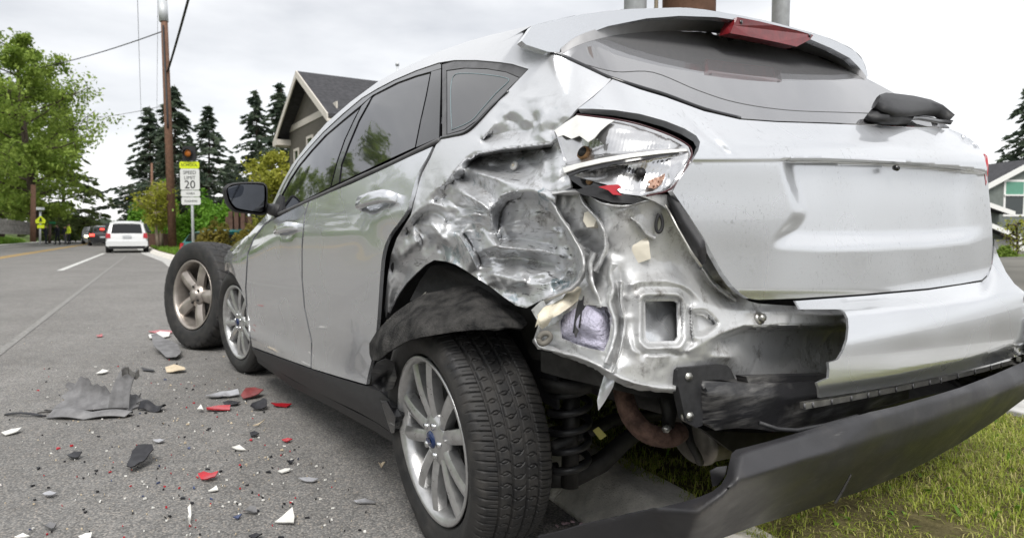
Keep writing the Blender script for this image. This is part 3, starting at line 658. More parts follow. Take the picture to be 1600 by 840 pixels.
# door handles: shell, scoop
def handle(parent, A, B, wpx):
    H = hit([A, B], 0.0); g = sgrad(H); a, b = H; n = g.mean(0); n /= np.linalg.norm(n); ax = b-a; L = np.linalg.norm(ax); ax /= L; up = np.cross(n, ax); h = wpx
    bm = bmesh.new(); secs = []
    for t, st, hh in ((-.02, .0, .75), (.02, .018, .92), (.12, .034, 1), (.5, .040, 1), (.88, .036, .95), (.98, .022, .85), (1.02, .0, .7)):
        c = a+ax*L*t; ring = []
        for k in range(10):
            an = 2*math.pi*k/10; ring.append(bm.verts.new(c+n*(st-.010+.012*math.copysign(abs(math.cos(an))**.5, math.cos(an)))+up*(h*hh*.5*math.copysign(abs(math.sin(an))**.6, math.sin(an)))))
        secs.append(ring)
    for r1, r2 in zip(secs[:-1], secs[1:]):
        for k in range(10): bm.faces.new((r1[k], r1[(k+1) % 10], r2[(k+1) % 10], r2[k]))
    bm.faces.new(secs[0][::-1]); bm.faces.new(secs[-1]); mkbm('door_handle', bm, PAINT, parent, True)
handle(rdoor, (567, 322), (618, 309), .040); handle(fdoor, (438, 361), (464, 354), .040)
# front wing, bonnet and nose
panel('front_wing', [(408, 345), (424, 326), (430, 336), (412, 350), (396, 371), (386, 396), (383, 450), (386, 500), (391, 538), (389, 500), (383, 470), (376, 448), (366, 430), (356, 421), (350, 424), (350, 404), (358, 390), (370, 378), (388, 367)], PAINT, car, 0, 6, .012)
def bodygrid(name, xs, zs, side, mat_, off=0.0, parent=None):
    V = []; F = []
    for x in xs:
        for z in zs: V.append((x, side*(float(WS(np.array([x]), np.array([z]))[0])-off), z))
    m = len(zs)
    for i in range(len(xs)-1):
        for j in range(m-1): F.append((i*m+j, (i+1)*m+j, (i+1)*m+j+1, i*m+j+1))
    return mk(name, V, F, mat_, parent, True)
bodygrid('right_side_panel', np.linspace(-.70, 3.1, 40), np.linspace(.2, .97, 14), -1, PAINT, .0, car)
bodygrid('right_side_window', np.linspace(-.30, 1.75, 24), np.linspace(.97, 1.42, 8), -1, GLASS, .0, car)
# roof: from rail to rail
rl = hit(catmull([(505, 196), (548, 159), (590, 128), (640, 102), (690, 79), (765, 55), (832, 40)], 5), .0); V = []; F = []; nb = 17
for p in rl:
    for k in range(nb):
        q = -1+2*k/(nb-1); V.append((p[0], -p[1]*q, p[2]+.045*(1-q*q)-.002))
for i in range(len(rl)-1):
    for k in range(nb-1): F.append((i*nb+k, i*nb+k+1, (i+1)*nb+k+1, (i+1)*nb+k))
mk('roof', V, F, PAINT, car)
def loft(name, rows, mat_, parent):
    m = len(rows[0]); V = [p for r in rows for p in r]; F = []
    for i in range(len(rows)-1):
        for k in range(m-1): F.append((i*m+k, i*m+k+1, (i+1)*m+k+1, (i+1)*m+k))
    return mk(name, V, F, mat_, parent)
ys_ = np.linspace(-1, 1, 17)
hood = [[(x, y*wd, z-.05*y*y) for y in ys_] for x, z, wd in ((1.75, .98, .80), (2.1, .93, .82), (2.5, .87, .84), (2.85, .80, .80), (3.15, .72, .70), (3.30, .62, .62), (3.34, .45, .60), (3.28, .22, .62))]
loft('bonnet', hood, PAINT, car)
loft('windscreen', [[(rl[0][0]-.02, y*rl[0][1], rl[0][2]+.03*(1-y*y)) for y in ys_], [(1.78, y*.74, .985) for y in ys_]], GLASS, car)
boxo('floor_pan', (1.65, 0, .30), (2.7, 1.36, .10), DARKM, car)
boxo('cabin_lining', (1.1, -.05, .72), (2.2, 1.30, .74), BLACK, car)
boxo('boot_lining', (-.25, -.16, .80), (.60, 1.10, .5), BLACK, car)
boxo('spare_well', (-.30, -.18, .50), (.62, 1.0, .16), DARKM, car)
# --- glass and its trim
panel('front_window', [(437, 332), (440, 306), (452, 283), (467, 260), (486, 237), (508, 213), (535, 190), (563, 167), (553, 186), (538, 218), (526, 252), (516, 292)], GLASS, car, .008, 8, .003)
panel('rear_window_pane', [(531, 285), (535, 258), (546, 228), (562, 190), (583, 150), (620, 131), (650, 120), (672, 114), (665, 150), (656, 190), (648, 230), (600, 252)], GLASS, car, .008, 8, .003)
panel('pillar_applique', [(674, 112), (689, 108), (688, 150), (687, 180), (686, 215), (650, 230), (658, 190), (667, 150)], GLOSSB, car, .004, 6, .006)
panel('centre_pillar_trim', [(565, 166), (572, 159), (580, 152), (560, 188), (544, 226), (533, 256), (529, 285), (518, 291), (528, 252), (540, 218), (555, 186)], GLOSSB, car, .004, 5, .006)
panel('window_frame', [(434, 318), (438, 302), (452, 275), (467, 251), (486, 229), (507, 206), (537, 178), (567, 153), (592, 139), (617, 126), (651, 111), (686, 99), (689, 101), (689, 107), (672, 112), (650, 118), (620, 129), (583, 148), (563, 165), (535, 188), (508, 211), (486, 235), (467, 258), (452, 281), (440, 304), (437, 322)], GLOSSB, car, .003, 6, .008)
qg = panel('quarter_window', [(698, 210), (698, 111), (725, 107), (760, 108), (790, 113), (811, 122), (790, 143), (765, 167), (745, 188), (725, 202)], GLASS, car, .006, 7, .003)
panel('quarter_window_frame', [(691, 216), (691, 101), (710, 96), (745, 95), (780, 98), (800, 101), (825, 108), (812, 123), (792, 144), (770, 167), (750, 188), (730, 206)], GREYTRIM, car, .0035, 5, .008, ([(697, 211), (697, 110), (725, 106), (760, 107), (790, 112), (812, 121), (791, 144), (766, 168), (746, 189), (726, 203)],))
along('ceramic_band', [(706, 203), (704, 150), (708, 120), (725, 115), (760, 117), (790, 122), (794, 128), (775, 146), (752, 172), (735, 190), (706, 203)], .0016, mat('pale_band_print', (.20, .26, .28), .5, var=.1), qg, .006, 3, 5)
along('belt_moulding', [(436, 334), (470, 319), (512, 300), (560, 278), (610, 256), (650, 237), (687, 219)], .0075, GREYTRIM, car, .002, 5, 8)
along('belt_moulding', [(690, 216), (710, 212), (730, 206), (752, 187), (770, 168), (795, 143)], .006, GLOSSB, car, .003, 5, 8)
along('roof_joint_seal', [(815, 64), (823, 73), (856, 84), (876, 87), (912, 103), (950, 121), (1000, 137), (1040, 149), (1100, 171), (1156, 185)], .0055, GLOSSB, car, .004, 5, 8)
# --- mirror
XM = 1.66
def on_x(P, x):
    D = to_car(rays(P), False); t = (x-CC[0])/D[:, 0]; return CC+D*t[:, None]
mo = np.array([(351, 297), (354, 291), (362, 287), (380, 285), (405, 285), (414, 287), (418, 295), (418, 318), (416, 333), (404, 335), (391, 333), (369, 330), (360, 323), (354, 312)])
O3 = on_x(catmull(mo, 3, True), XM); c3 = O3.mean(0); rows = []
for t, dx in ((.93, -.004), (1.0, 0), (1.04, .02), (1.0, .06), (.8, .10), (.45, .125), (.05, .13)): rows.append([c3+(p-c3)*t+np.array([dx, 0, 0]) for p in O3]+[c3+(O3[0]-c3)*t+np.array([dx, 0, 0])])
mir = loft('side_mirror', rows, BLACK, car)
gl = on_x(catmull(np.array([(356, 296), (363, 291), (380, 288), (408, 289), (413, 295), (411, 328), (400, 330), (380, 327), (368, 323), (360, 312)]), 3, True), XM+.004)
mk('mirror_glass', list(gl)+list(gl+np.array([.004, 0, 0])), [tuple(range(len(gl)))], MIRG, mir, False)
sp = on_x(catmull(np.array([(357, 297), (363, 293), (380, 290), (379, 303), (372, 308), (360, 309)]), 3, True), XM+.001); mk('spotter_mirror', list(sp), [tuple(range(len(sp)))], mat('spotter_glass', (.10, .11, .13), .05, metal=1.0), mir, False)
tube('mirror_arm', [on_x([(412, 322)], XM+.03)[0], on_x([(424, 327)], XM+.04)[0], hit([(438, 330)], .01)[0]], [.028, .03, .034], BLACK, mir, 10)
panel('mirror_sail', [(426, 333), (430, 316), (437, 303), (440, 306), (437, 333)], BLACK, car, -.002, 4, .01)
# --- roof spoiler on a parabola behind the roof
def on_par(P, x0=-.478, k=.15):
    P = np.asarray(P, float).reshape(-1, 2); D = to_car(rays(P), False); a = -k*D[:, 1]**2; b = D[:, 0]-2*k*CC[1]*D[:, 1]; c = CC[0]-x0-k*CC[1]**2
    t = np.zeros(len(P))
    for i in range(len(P)):
        dis = b[i]**2-4*a[i]*c
        r = [(-b[i]+s*math.sqrt(max(dis, 0)))/(2*a[i]) for s in (1, -1)]; r = [q for q in r if q > .3]; t[i] = min(r) if r else 2
    return CC+D*t[:, None]
Bp = [(832, 40), (872, 30), (912, 22), (950, 17), (987, 14), (1062, 12), (1100, 15), (1137, 21), (1175, 28), (1212, 36), (1250, 46), (1287, 57), (1315, 68), (1336, 80), (1349, 95), (1356, 118)]
Cp = [(1354, 124), (1343, 106), (1328, 91), (1300, 76), (1267, 62), (1230, 51), (1190, 41), (1147, 31), (1119, 27), (1062, 25), (1010, 29), (950, 41), (918, 53), (897, 64), (877, 83), (856, 81), (822, 70), (815, 64), (824, 52)]
V2, T2 = trimesh2d(Bp+Cp, 6); V3 = on_par(V2); back = np.tile(np.array([1., 0, -.15]), (len(V3), 1))
spo = finish_sheet('roof_spoiler', V3, T2, back, .02, PAINT, car)
bt = on_par(catmull(Bp, 3)); rows = [bt]
for q in (.25, .6, 1.0): rows.append([np.array([p[0]*(1-q)+(-.22)*q, p[1]*(1-q*.02), p[2]+.05*q*(1-(p[1]/.66)**2)+.012*q-.0]) for p in bt])
loft('spoiler_deck', rows, PAINT, spo)
# underside, hollowed, back to the window
Cu = catmull([(877, 83), (897, 64), (918, 53), (950, 41), (1010, 29), (1062, 25), (1119, 27), (1147, 31), (1190, 41), (1230, 51), (1267, 62), (1300, 76), (1328, 91), (1343, 106), (1354, 124)], 4)
Du = catmull([(877, 85), (900, 72), (930, 62), (969, 54), (1025, 49), (1085, 49), (1126, 53), (1150, 57), (1190, 66), (1225, 73), (1260, 82), (1295, 94), (1325, 109), (1340, 117), (1352, 126)], 4)
c_ = on_par(Cu); d_ = hit(Du, .012); mid = (c_+d_)/2+np.array([.0, 0, .012]); loft('spoiler_underside', [c_+np.array([.002, 0, 0]), (c_*.6+d_*.4)+np.array([0, 0, .012]), mid, d_], SATIN, spo)
bl = on_par([(1149, 27), (1180, 33), (1210, 40), (1240, 47), (1267, 55), (1262, 62), (1241, 73), (1210, 66), (1170, 58), (1137, 52), (1142, 40)])
mk('brake_light', list(bl+np.array([-.008, 0, -.002]))+list(bl+np.array([.03, 0, 0])), [tuple(range(11))]+[(i, (i+1) % 11, 11+(i+1) % 11, 11+i) for i in range(11)], REDL3, spo, False)
for px in ((1154, 36), (1261, 57)):
    p = on_par([px])[0]+np.array([-.010, 0, 0]); tube('lens_screw', [p, p+np.array([.01, 0, 0])], .005, GLOSSB, spo, 10)
# --- rear window, wiper
rw = panel('rear_window', [(818, 66), (875, 86), (912, 103), (950, 122), (1000, 137), (1040, 148), (1100, 171), (1156, 185), (1212, 189), (1306, 192), (1400, 196), (1484, 199), (1445, 174), (1409, 152), (1380, 136), (1357, 124), (1325, 105), (1300, 92), (1241, 68), (1136, 46), (1025, 42), (950, 46), (880, 66)], RGLASS, car, .012, 9, .004)
along('heater_wire', [(906, 98), (960, 112), (1020, 113), (1090, 141), (1150, 160), (1230, 172), (1330, 176), (1440, 180)], .0009, GREYTRIM, rw, .0115, 5, 5)
wp = empty('wiper', (0, 0, 0)); wp.parent = car
def blob(name, rows_px, mat_, parent, thick):
    """a swept solid given by (upper pixel, lower pixel, standoff in front of the window)"""
    V = []; F = []; n = 8
    for (u, l, off) in rows_px:
        a, b = hit([u, l], -off); g = sgrad(np.array([a, b])).mean(0); c = (a+b)/2; h = (a-b)/2
        for k in range(n):
            an = 2*math.pi*k/n; V.append(c+h*math.cos(an)+g*thick*math.sin(an))
    m = len(rows_px)
    for i in range(m-1):
        for k in range(n): F.append((i*n+k, i*n+(k+1) % n, (i+1)*n+(k+1) % n, (i+1)*n+k))
    F.append(tuple(range(n))); F.append(tuple((m-1)*n+k for k in range(n-1, -1, -1))); return mk(name, V, F, mat_, parent)
blob('wiper_arm', [((1370, 152), (1367, 167), .05), ((1380, 147), (1378, 174), .055), ((1400, 148), (1398, 181), .055), ((1424, 151), (1420, 182), .05), ((1450, 158), (1446, 178), .04), ((1470, 168), (1464, 179), .03), ((1488, 184), (1482, 190), .02)], BLACK, wp, .018)
blob('wiper_pivot', [((1362, 170), (1352, 184), .004), ((1372, 166), (1362, 188), .02), ((1388, 172), (1382, 190), .03), ((1410, 178), (1404, 192), .02), ((1424, 186), (1420, 193), .004)], BLACK, wp, .02)
blob('wiper_blade', [((1415, 183), (1414, 186), .02), ((1440, 182), (1438, 187), .022), ((1468, 187), (1466, 192), .02), ((1488, 189), (1486, 194), .015)], GLOSSB, wp, .006)
# --- tailgate
TG = [(957, 124), (1000, 140), (1040, 152), (1100, 174), (1156, 187), (1212, 191), (1306, 194), (1400, 198), (1484, 201), (1511, 213), (1528, 227), (1538, 244), (1542, 262), (1543, 275), (1546, 310), (1550, 350), (1551, 380), (1549, 410), (1544, 428), (1534, 437), (1500, 443), (1450, 450), (1350, 459), (1245, 466), (1185, 468), (1170, 466), (1158, 459), (1146, 448), (1132, 430), (1116, 402), (1100, 372), (1075, 334), (1051, 299), (1062, 280), (1080, 254), (1091, 235), (1094, 222), (1088, 212), (1070, 201), (1040, 189), (1000, 178), (960, 172), (925, 170), (903, 170), (927, 152)]
def sstep(x, a, b):
    t = np.clip((x-a)/(b-a), 0, 1); return t*t*(3-2*t)
def tailgate_depth(Q):
    x, y = Q[:, 0], Q[:, 1]
    lip = np.interp(x, [1040, 1085, 1222, 1284, 1357, 1436, 1514, 1545], [250, 250, 249, 249, 252, 257, 265, 270]); cr = np.interp(x, [1090, 1200, 1280, 1373, 1450, 1514, 1553], [377, 386, 390, 388, 384, 377, 364])
    t = (y-lip)/(cr-lip)
    left = 1226+22*sstep(t, 0, .7)-36*sstep(t, .55, 1.0); m = sstep(x, left-9, left+16)*(1-sstep(x, 1490, 1546))
    rec = .036*sstep(y-lip, -1.5, 3)*(1-.55*np.clip(t, 0, 1))*(1-sstep(t, .80, 1.02))
    out = .004*sstep(y-lip, -2, 4)*(1-sstep(t, .2, 1.0))           # slight step beside the recess
    d = m*rec+(1-m)*out+.007*sstep(y, 452, 468)
    # gouge beside the lamp
    gx = 1062+(y-170)*1.06; dd = np.abs(x-gx)/1.45; d += .0065*np.exp(-(dd/6.0)**2)*sstep(y, 160, 228)*(1-sstep(y, 236, 243))
    d -= .003*np.exp(-((dd-9)/6.0)**2)*sstep(y, 190, 230)*(1-sstep(y, 236, 243))
    return d
tgm = panel('tailgate', TG, PAINT_L, car, 0, 4, .014, (), tailgate_depth, 6, [(x, np.interp(x, [1040, 1085, 1222, 1284, 1357, 1436, 1514, 1545], [250, 250, 249, 249, 252, 257, 265, 270])+o) for x in np.arange(1084, 1540, 3.5) for o in (-2.0, .0, 1.8, 3.6)])
tgm['label'] = 'silver tailgate with empty number plate recess and a scratch dent'
tube('reversing_camera', [hit([(1398, 262)], .014)[0], hit([(1402, 263)], .004)[0]], .007, GLOSSB, tgm, 12)
# right tail light, a sliver past the tailgate
rt = [(1541, 240), (1545, 243), (1547, 256), (1546, 275), (1543, 290), (1541, 268)]; p3 = hit(rt, 0); p3 = p3+np.array([.004, 0, 0])
mk('tail_light', list(p3)+list(p3+np.array([.14, -.03, 0])), [tuple(range(6))]+[(i, (i+1) % 6, 6+(i+1) % 6, 6+i) for i in range(6)], REDLENS, car, False)
# --- what is left of the bumper
BU = [(1243, 470), (1350, 462), (1450, 453), (1534, 440), (1545, 431), (1551, 412), (1554, 384), (1560, 400), (1572, 425), (1585, 443), (1602, 457), (1625, 470), (1625, 547), (1602, 552), (1550, 568), (1500, 580), (1450, 591), (1400, 602), (1340, 612), (1281, 621), (1280, 608), (1277, 598), (1285, 594), (1295, 590), (1296, 577), (1295, 566), (1302, 564), (1310, 561), (1318, 548), (1324, 530), (1326, 512), (1325, 497), (1320, 487), (1314, 483), (1290, 483), (1251, 483)]
def buf(Q):
    x, y = Q[:, 0], Q[:, 1]; ln = np.interp(x, [1240, 1325, 1385, 1450, 1530, 1575, 1602, 1640], [492, 489, 484, 478, 467, 459, 456, 452]); tp = np.interp(x, [1243, 1350, 1450, 1534, 1554, 1640], [468, 460, 451, 438, 400, 395])
    t = np.clip((y-tp)/np.maximum(ln-tp, 4), 0, 1); low = np.interp(x, [1281, 1400, 1500, 1602, 1640], [621, 602, 580, 552, 540])
    return .003-.040*t**1.2-.008*np.sin(np.clip((y-ln)/(low-ln), 0, 1)*math.pi)+.016*sstep(y, low-22, low)
bum = panel('rear_bumper', BU, PAINT, car, 0, 6, .006, (), buf, 5); bum['label'] = 'remaining right-hand piece of silver bumper cover with torn edge'
rail = [(1257, 634), (1330, 622), (1400, 608), (1470, 594), (1540, 577), (1600, 561), (1630, 553)]
fr = featmap(cm([(x, y, v) for x, y, v in ((1257, 634, -1.2), (1630, 553, -1.2), (1400, 560, -1.2), (1400, 700, -1.2))]), (), 2)
panel('trim_rail', [(1257, 629), (1330, 617), (1400, 604), (1470, 590), (1540, 573), (1630, 549), (1630, 556), (1540, 580), (1470, 597), (1400, 612), (1330, 626), (1258, 639)], STEEL, car, -.014, 7, .012)
for k in range(18):
    t = k/17; c = catmull(rail, 8); i = int(t*(len(c)-2)); H = hit([c[i]+np.array([0, -4]), c[i]+np.array([0, 4])], -.015); tube('rail_rib', H, .0025, GREYTRIM, car, 6)
# --- lower bumper valance, torn off at the left and hanging to the ground
VP = [(840, 838), (864, 833), (908, 820), (966, 806), (1015, 796), (1064, 784), (1092, 776), (1113, 767), (1127, 756), (1135, 742), (1139, 724), (1143, 708), (1150, 702), (1200, 689), (1245, 676), (1300, 660), (1360, 643), (1400, 634), (1450, 620), (1500, 605), (1550, 586), (1600, 565), (1630, 553), (1630, 606), (1600, 623), (1550, 660), (1500, 692), (1450, 720), (1400, 745), (1345, 767), (1285, 787), (1235, 804), (1180, 821), (1140, 836), (1100, 850), (1060, 866), (960, 882), (840, 890)]
vf = [(840, 838, 1.44), (908, 820, 1.37), (1015, 796, 1.29), (1092, 776, 1.25), (1127, 756, 1.245), (1143, 708, 1.27), (1245, 676, 1.36), (1360, 643, 1.48), (1500, 605, 1.74), (1630, 553, 2.06), (1630, 606, 2.16), (1550, 660, 2.03), (1450, 720, 1.84), (1345, 767, 1.67), (1235, 804, 1.51), (1140, 836, 1.41), (1060, 866, 1.37), (840, 890, 1.48), (960, 882, 1.40)]
vch = [[(1090, 800, 1.205), (1120, 778, 1.20), (1150, 752, 1.205), (1200, 736, 1.245), (1250, 720, 1.295), (1300, 706, 1.355), (1350, 690, 1.425), (1450, 657, 1.60), (1550, 620, 1.81), (1600, 598, 1.93), (1630, 584, 2.01)],
       [(1100, 812, 1.245), (1140, 785, 1.25), (1200, 765, 1.295), (1300, 735, 1.405), (1400, 700, 1.56), (1500, 662, 1.75), (1600, 611, 2.0)],
       [(1143, 712, 1.262), (1160, 706, 1.252), (1250, 682, 1.335), (1370, 648, 1.47), (1500, 612, 1.71), (1630, 560, 2.045)]]
va = dsheet('lower_valance', VP, vf, VALANCE, car, 5, .004, (), vch, 2.2); va['label'] = 'dark grey lower bumper valance hanging loose to the ground'
dsheet('valance_joint', [(1303, 785), (1316, 764), (1329, 740), (1331, 741), (1319, 766), (1307, 786)], [(1303, 785, 1.495), (1330, 740, 1.475)], GLOSSB, va, 4, .002)
dsheet('clip_tab', [(1109, 735), (1120, 729), (1136, 727), (1133, 742), (1122, 757), (1113, 760)], [(1110, 735, 1.29), (1135, 740, 1.27), (1115, 760, 1.30)], VALANCE, va, 5, .002)
dsheet('tow_flap', [(1497, 677), (1515, 668), (1530, 664), (1532, 668), (1514, 678), (1500, 680)], [(1497, 677, 1.93), (1530, 665, 2.0)], GLOSSB, va, 5, .004)
# --- side sill
panel('side_sill', [(393, 544), (440, 561), (486, 577), (530, 591), (574, 604), (594, 611), (608, 624), (618, 650), (612, 676), (590, 660), (560, 643), (526, 627), (490, 610), (457, 592), (425, 574), (401, 558)], BLACK, car, -.004, 7, .03)
panel('sill_return', [(401, 559), (457, 593), (526, 628), (590, 661), (612, 677), (612, 690), (590, 676), (526, 640), (457, 604), (403, 566)], BLACK, car, .02, 7, .05)
panel('sill_end_cap', [(594, 624), (604, 626), (618, 651), (616, 676), (611, 676), (604, 655)], GLOSSB, car, -.010, 5, .02)
panel('door_jamb', [(676, 226), (690, 218), (676, 250), (662, 290), (650, 330), (640, 352), (626, 376), (616, 400), (611, 440), (606, 480), (603, 520), (598, 560), (594, 600), (580, 600), (578, 560), (585, 510), (588, 450), (590, 390), (606, 356), (630, 330), (640, 300), (652, 262)], BLACK, car, .05, 6, .01)
dsheet('torn_flange', [(581, 600), (580, 580), (588, 566), (602, 560), (616, 566), (620, 590), (614, 606), (600, 612)], [(580, 600, 2.02), (618, 570, 1.96), (600, 612, 2.02), (602, 585, 2.06)], SCRAPED, car, 4, .003, (), (), 1.5, lambda X, Y, Z: Z+facets(X, Y, 14, .012, 2))
# --- structure laid bare behind the torn skin
INN = [(862, 300), (905, 297), (950, 302), (1000, 308), (1040, 303), (1052, 302), (1075, 338), (1100, 376), (1116, 405), (1132, 433), (1147, 452), (1170, 470), (1185, 474), (1245, 478), (1300, 482), (1330, 486), (1334, 520), (1330, 560), (1302, 575), (1302, 600), (1200, 600), (1150, 594), (1137, 572), (1100, 574), (1060, 578), (1057, 606), (1030, 604), (1000, 598), (968, 588), (940, 573), (900, 556), (868, 548), (840, 545), (833, 532), (842, 505), (830, 484), (845, 470), (880, 458), (900, 440), (908, 415), (898, 378), (876, 342)]
inf = cm([(862, 300, 6), (905, 297, 6.5), (950, 305, 5.5), (1000, 310, 5), (1046, 305, 3.5), (1075, 338, 4), (1116, 405, 4.5), (1147, 452, 5), (1185, 474, 5), (900, 320, 8), (925, 345, 9.5), (905, 350, 8.5), (950, 330, 6), (985, 345, 4.6), (1020, 345, 5), (1050, 370, 5.5), (1075, 400, 6), (1000, 385, 5.5), (1060, 420, 6), (940, 370, 8), (930, 395, 10), (920, 410, 11.5), (950, 410, 8.5), (985, 425, 6), (1020, 430, 6.2), (1090, 440, 6.4),
          (900, 450, 11), (860, 475, 11), (845, 500, 9.5), (840, 530, 9), (870, 540, 8.4), (910, 552, 8), (945, 570, 7), (925, 440, 11), (945, 445, 10), (960, 520, 5), (975, 560, 5.2), (1000, 590, 5.6), (1040, 596, 5.8), (985, 460, 5), (985, 500, 4.6), (990, 540, 4.8), (1030, 570, 5.4), (1080, 560, 6.2), (1130, 560, 7), (1090, 470, 4.8), (1130, 470, 6.8), (1170, 490, 5.4), (1240, 495, 5.2), (1320, 495, 5.2), (1200, 482, 9), (1300, 486, 9),
          (1180, 530, 15), (1240, 530, 16), (1310, 535, 17), (1180, 590, 15), (1290, 590, 16), (1330, 560, 17)])
inc = [cm(c) for c in (
    [(955, 420, 5.5), (958, 450, 4.4), (952, 480, 4.0), (960, 520, 3.6), (954, 556, 4.4), (940, 574, 6)], [(968, 420, 7.5), (972, 460, 7.0), (968, 500, 6.6), (972, 540, 6.6), (962, 580, 6.4)],
    [(985, 445, 4.2), (1000, 440, 3.8), (1040, 438, 3.8), (1075, 450, 3.8), (1095, 468, 3.8), (1125, 482, 3.6), (1160, 486, 3.8), (1240, 490, 4.2), (1325, 492, 4.2)],
    [(984, 530, 4.0), (990, 548, 3.8), (1020, 556, 3.8), (1060, 552, 3.8), (1090, 540, 3.6), (1120, 524, 3.4), (1160, 510, 3.6), (1230, 508, 4.4), (1326, 506, 4.4)],
    [(1128, 530, 8.6), (1165, 517, 12), (1230, 514, 14), (1328, 513, 15)],
    [(1000, 464, 2.9), (1008, 459, 2.9), (1057, 459, 2.9), (1068, 466, 2.9), (1071, 530, 2.9), (1062, 543, 2.9), (1010, 544, 2.9), (1000, 534, 2.9), (1000, 464, 2.9)],
    [(1006, 472, 4.4), (1011, 467, 4.4), (1056, 467, 4.4), (1062, 473, 4.4), (1063, 526, 4.4), (1056, 536, 4.4), (1013, 536, 4.4), (1006, 529, 4.4), (1006, 472, 4.4)],
    [(990, 456, 4.6), (1002, 448, 4.6), (1062, 448, 4.6), (1078, 460, 4.8), (1081, 534, 5), (1068, 552, 5), (1004, 553, 4.8), (990, 542, 4.6), (990, 456, 4.6)],
    [(1086, 490, 5.6), (1090, 518, 5.6), (1098, 516, 5.6), (1116, 505, 5.6), (1098, 491, 5.6), (1086, 490, 5.6)], [(1080, 482, 3.4), (1083, 528, 3.4), (1100, 526, 3.4), (1128, 505, 3.4), (1102, 483, 3.4), (1080, 482, 3.4)],
    [(880, 345, 8.5), (908, 372, 10), (930, 380, 11), (948, 395, 9)], [(950, 320, 5), (970, 330, 4), (985, 322, 4.2), (1000, 335, 5.2)], [(898, 440, 10), (920, 470, 8.5), (924, 500, 8.5)],
    [(1082, 560, 5.6), (1110, 558, 5.4), (1142, 557, 6.2)], [(836, 520, 8), (850, 512, 7.6), (868, 506, 8), (872, 530, 7.6), (900, 540, 7.2), (946, 556, 6)], [(1100, 420, 5), (1120, 445, 7), (1140, 462, 7)])]
hole1 = [(1010, 470), (1055, 470), (1059, 474), (1060, 524), (1055, 532), (1015, 533), (1009, 527), (1008, 474)]
hole2 = [(874, 501), (881, 491), (900, 481), (918, 476), (949, 479), (956, 498), (952, 528), (944, 548), (920, 544), (898, 537), (876, 528)]
def inn_extra(X, Y, Z):
    k = np.clip((1000-X)/60, 0, 1); return Z+k*(kinks(X, Y, 70, 21, (850, 300, 990, 590), .009, (14, 40), (6, 14))+kinks(X, Y, 80, 22, (850, 300, 1000, 600), .003, (8, 20), (3, 8)))+.5*kinks(X, Y, 20, 23, (990, 540, 1140, 600), .004, (10, 26), (4, 9))
rbf = panel('rear_body_frame', INN, PAINT_I, car, 0, 2.8, .004, (hole1, hole2), featmap(inf, inc, 1.0, 1.2, inn_extra, 30.0), 3.6)
panel('vent_well', [(1000, 460), (1070, 460), (1074, 545), (1000, 545)], PAINT, car, .065, 5, .01, (), featmap(cm([(1000, 460, 0), (1070, 460, 2), (1000, 545, -1.5), (1070, 545, 1), (1030, 500, 2)]), [cm([(1005, 520, -1.5), (1030, 505, .5), (1040, 530, 0)])], 1.5))
panel('cavity_back', [(840, 290), (1100, 290), (1180, 480), (1340, 480), (1340, 610), (1060, 610), (830, 560), (800, 480), (860, 400)], DARKM, car, .20, 20, .01)
panel('felt_wadding', hole2, LAV, car, .075, 4, .01, (), featmap(cm([(874, 501, 1.5), (915, 476, 1.5), (956, 500, 1.5), (944, 548, 1), (876, 528, 1.5), (910, 505, -1.2), (930, 515, -1.5), (890, 520, 0), (935, 490, -.6), (920, 538, -1.6)]), [cm([(878, 522, 0), (905, 528, 1.2), (945, 538, .8)])], 4))
panel('lower_crossmember', [(845, 548), (900, 558), (940, 575), (975, 592), (1060, 608), (1060, 622), (1010, 620), (950, 606), (880, 590), (845, 580)], DARKM, car, .12, 8, .06)
# ragged seams where spot-welded sheets tore apart
def seam(px, w_, d0, d1, seed, mat_=None, name='torn_seam'):
    r = np.random.default_rng(seed); c = catmull(px, 7); tg = np.gradient(c, axis=0); tg /= np.linalg.norm(tg, axis=1)[:, None]; nr = np.stack([-tg[:, 1], tg[:, 0]], 1); n = len(c); rows = []
    for q, dd in ((-1, d1), (-.35, d0+.002), (0, d0-.004), (.4, d0+.003), (1, d1+.004)):
        sm = lambda: np.convolve(np.pad(r.normal(size=n), 4, mode='edge'), np.ones(9)/9**.62, 'valid')
        off = q*w_*(1+.40*sm()*(abs(q) > .9))+.9*sm()*(abs(q) < .9); rows.append(hit(c+nr*off[:, None], dd+.0016*sm()))
    o = loft(name, rows, mat_ or PAINT_I, car); return o
seam([(850, 304), (864, 318), (876, 340), (890, 360), (901, 380), (909, 398), (912, 414), (908, 433), (894, 449), (876, 458), (850, 470)], 4.5, .052, .075, 1); seam([(905, 300), (912, 318), (922, 330), (935, 345), (944, 365), (946, 388), (938, 408), (930, 424)], 4.5, .052, .075, 2)
seam([(957, 412), (954, 432), (958, 452), (952, 474), (959, 496), (961, 520), (955, 545), (946, 566)], 6, .030, .055, 3); seam([(972, 440), (970, 470), (975, 500), (972, 530), (966, 560), (958, 582)], 4, .036, .055, 4); seam([(836, 528), (845, 542), (870, 548), (900, 556), (925, 566), (945, 576), (970, 590), (1000, 600), (1030, 606), (1056, 607)], 6, .050, .075, 5)
seam([(862, 302), (890, 300), (915, 304), (945, 318), (975, 322), (1000, 316), (1030, 308)], 4, .036, .06, 6); seam([(930, 395), (922, 415), (925, 440), (935, 465), (938, 480)], 7, .065, .09, 7); seam([(985, 340), (1000, 352), (1010, 365), (1024, 372)], 4, .042, .055, 8); seam([(1098, 418), (1112, 440), (1128, 455), (1150, 470)], 5, .036, .06, 9)
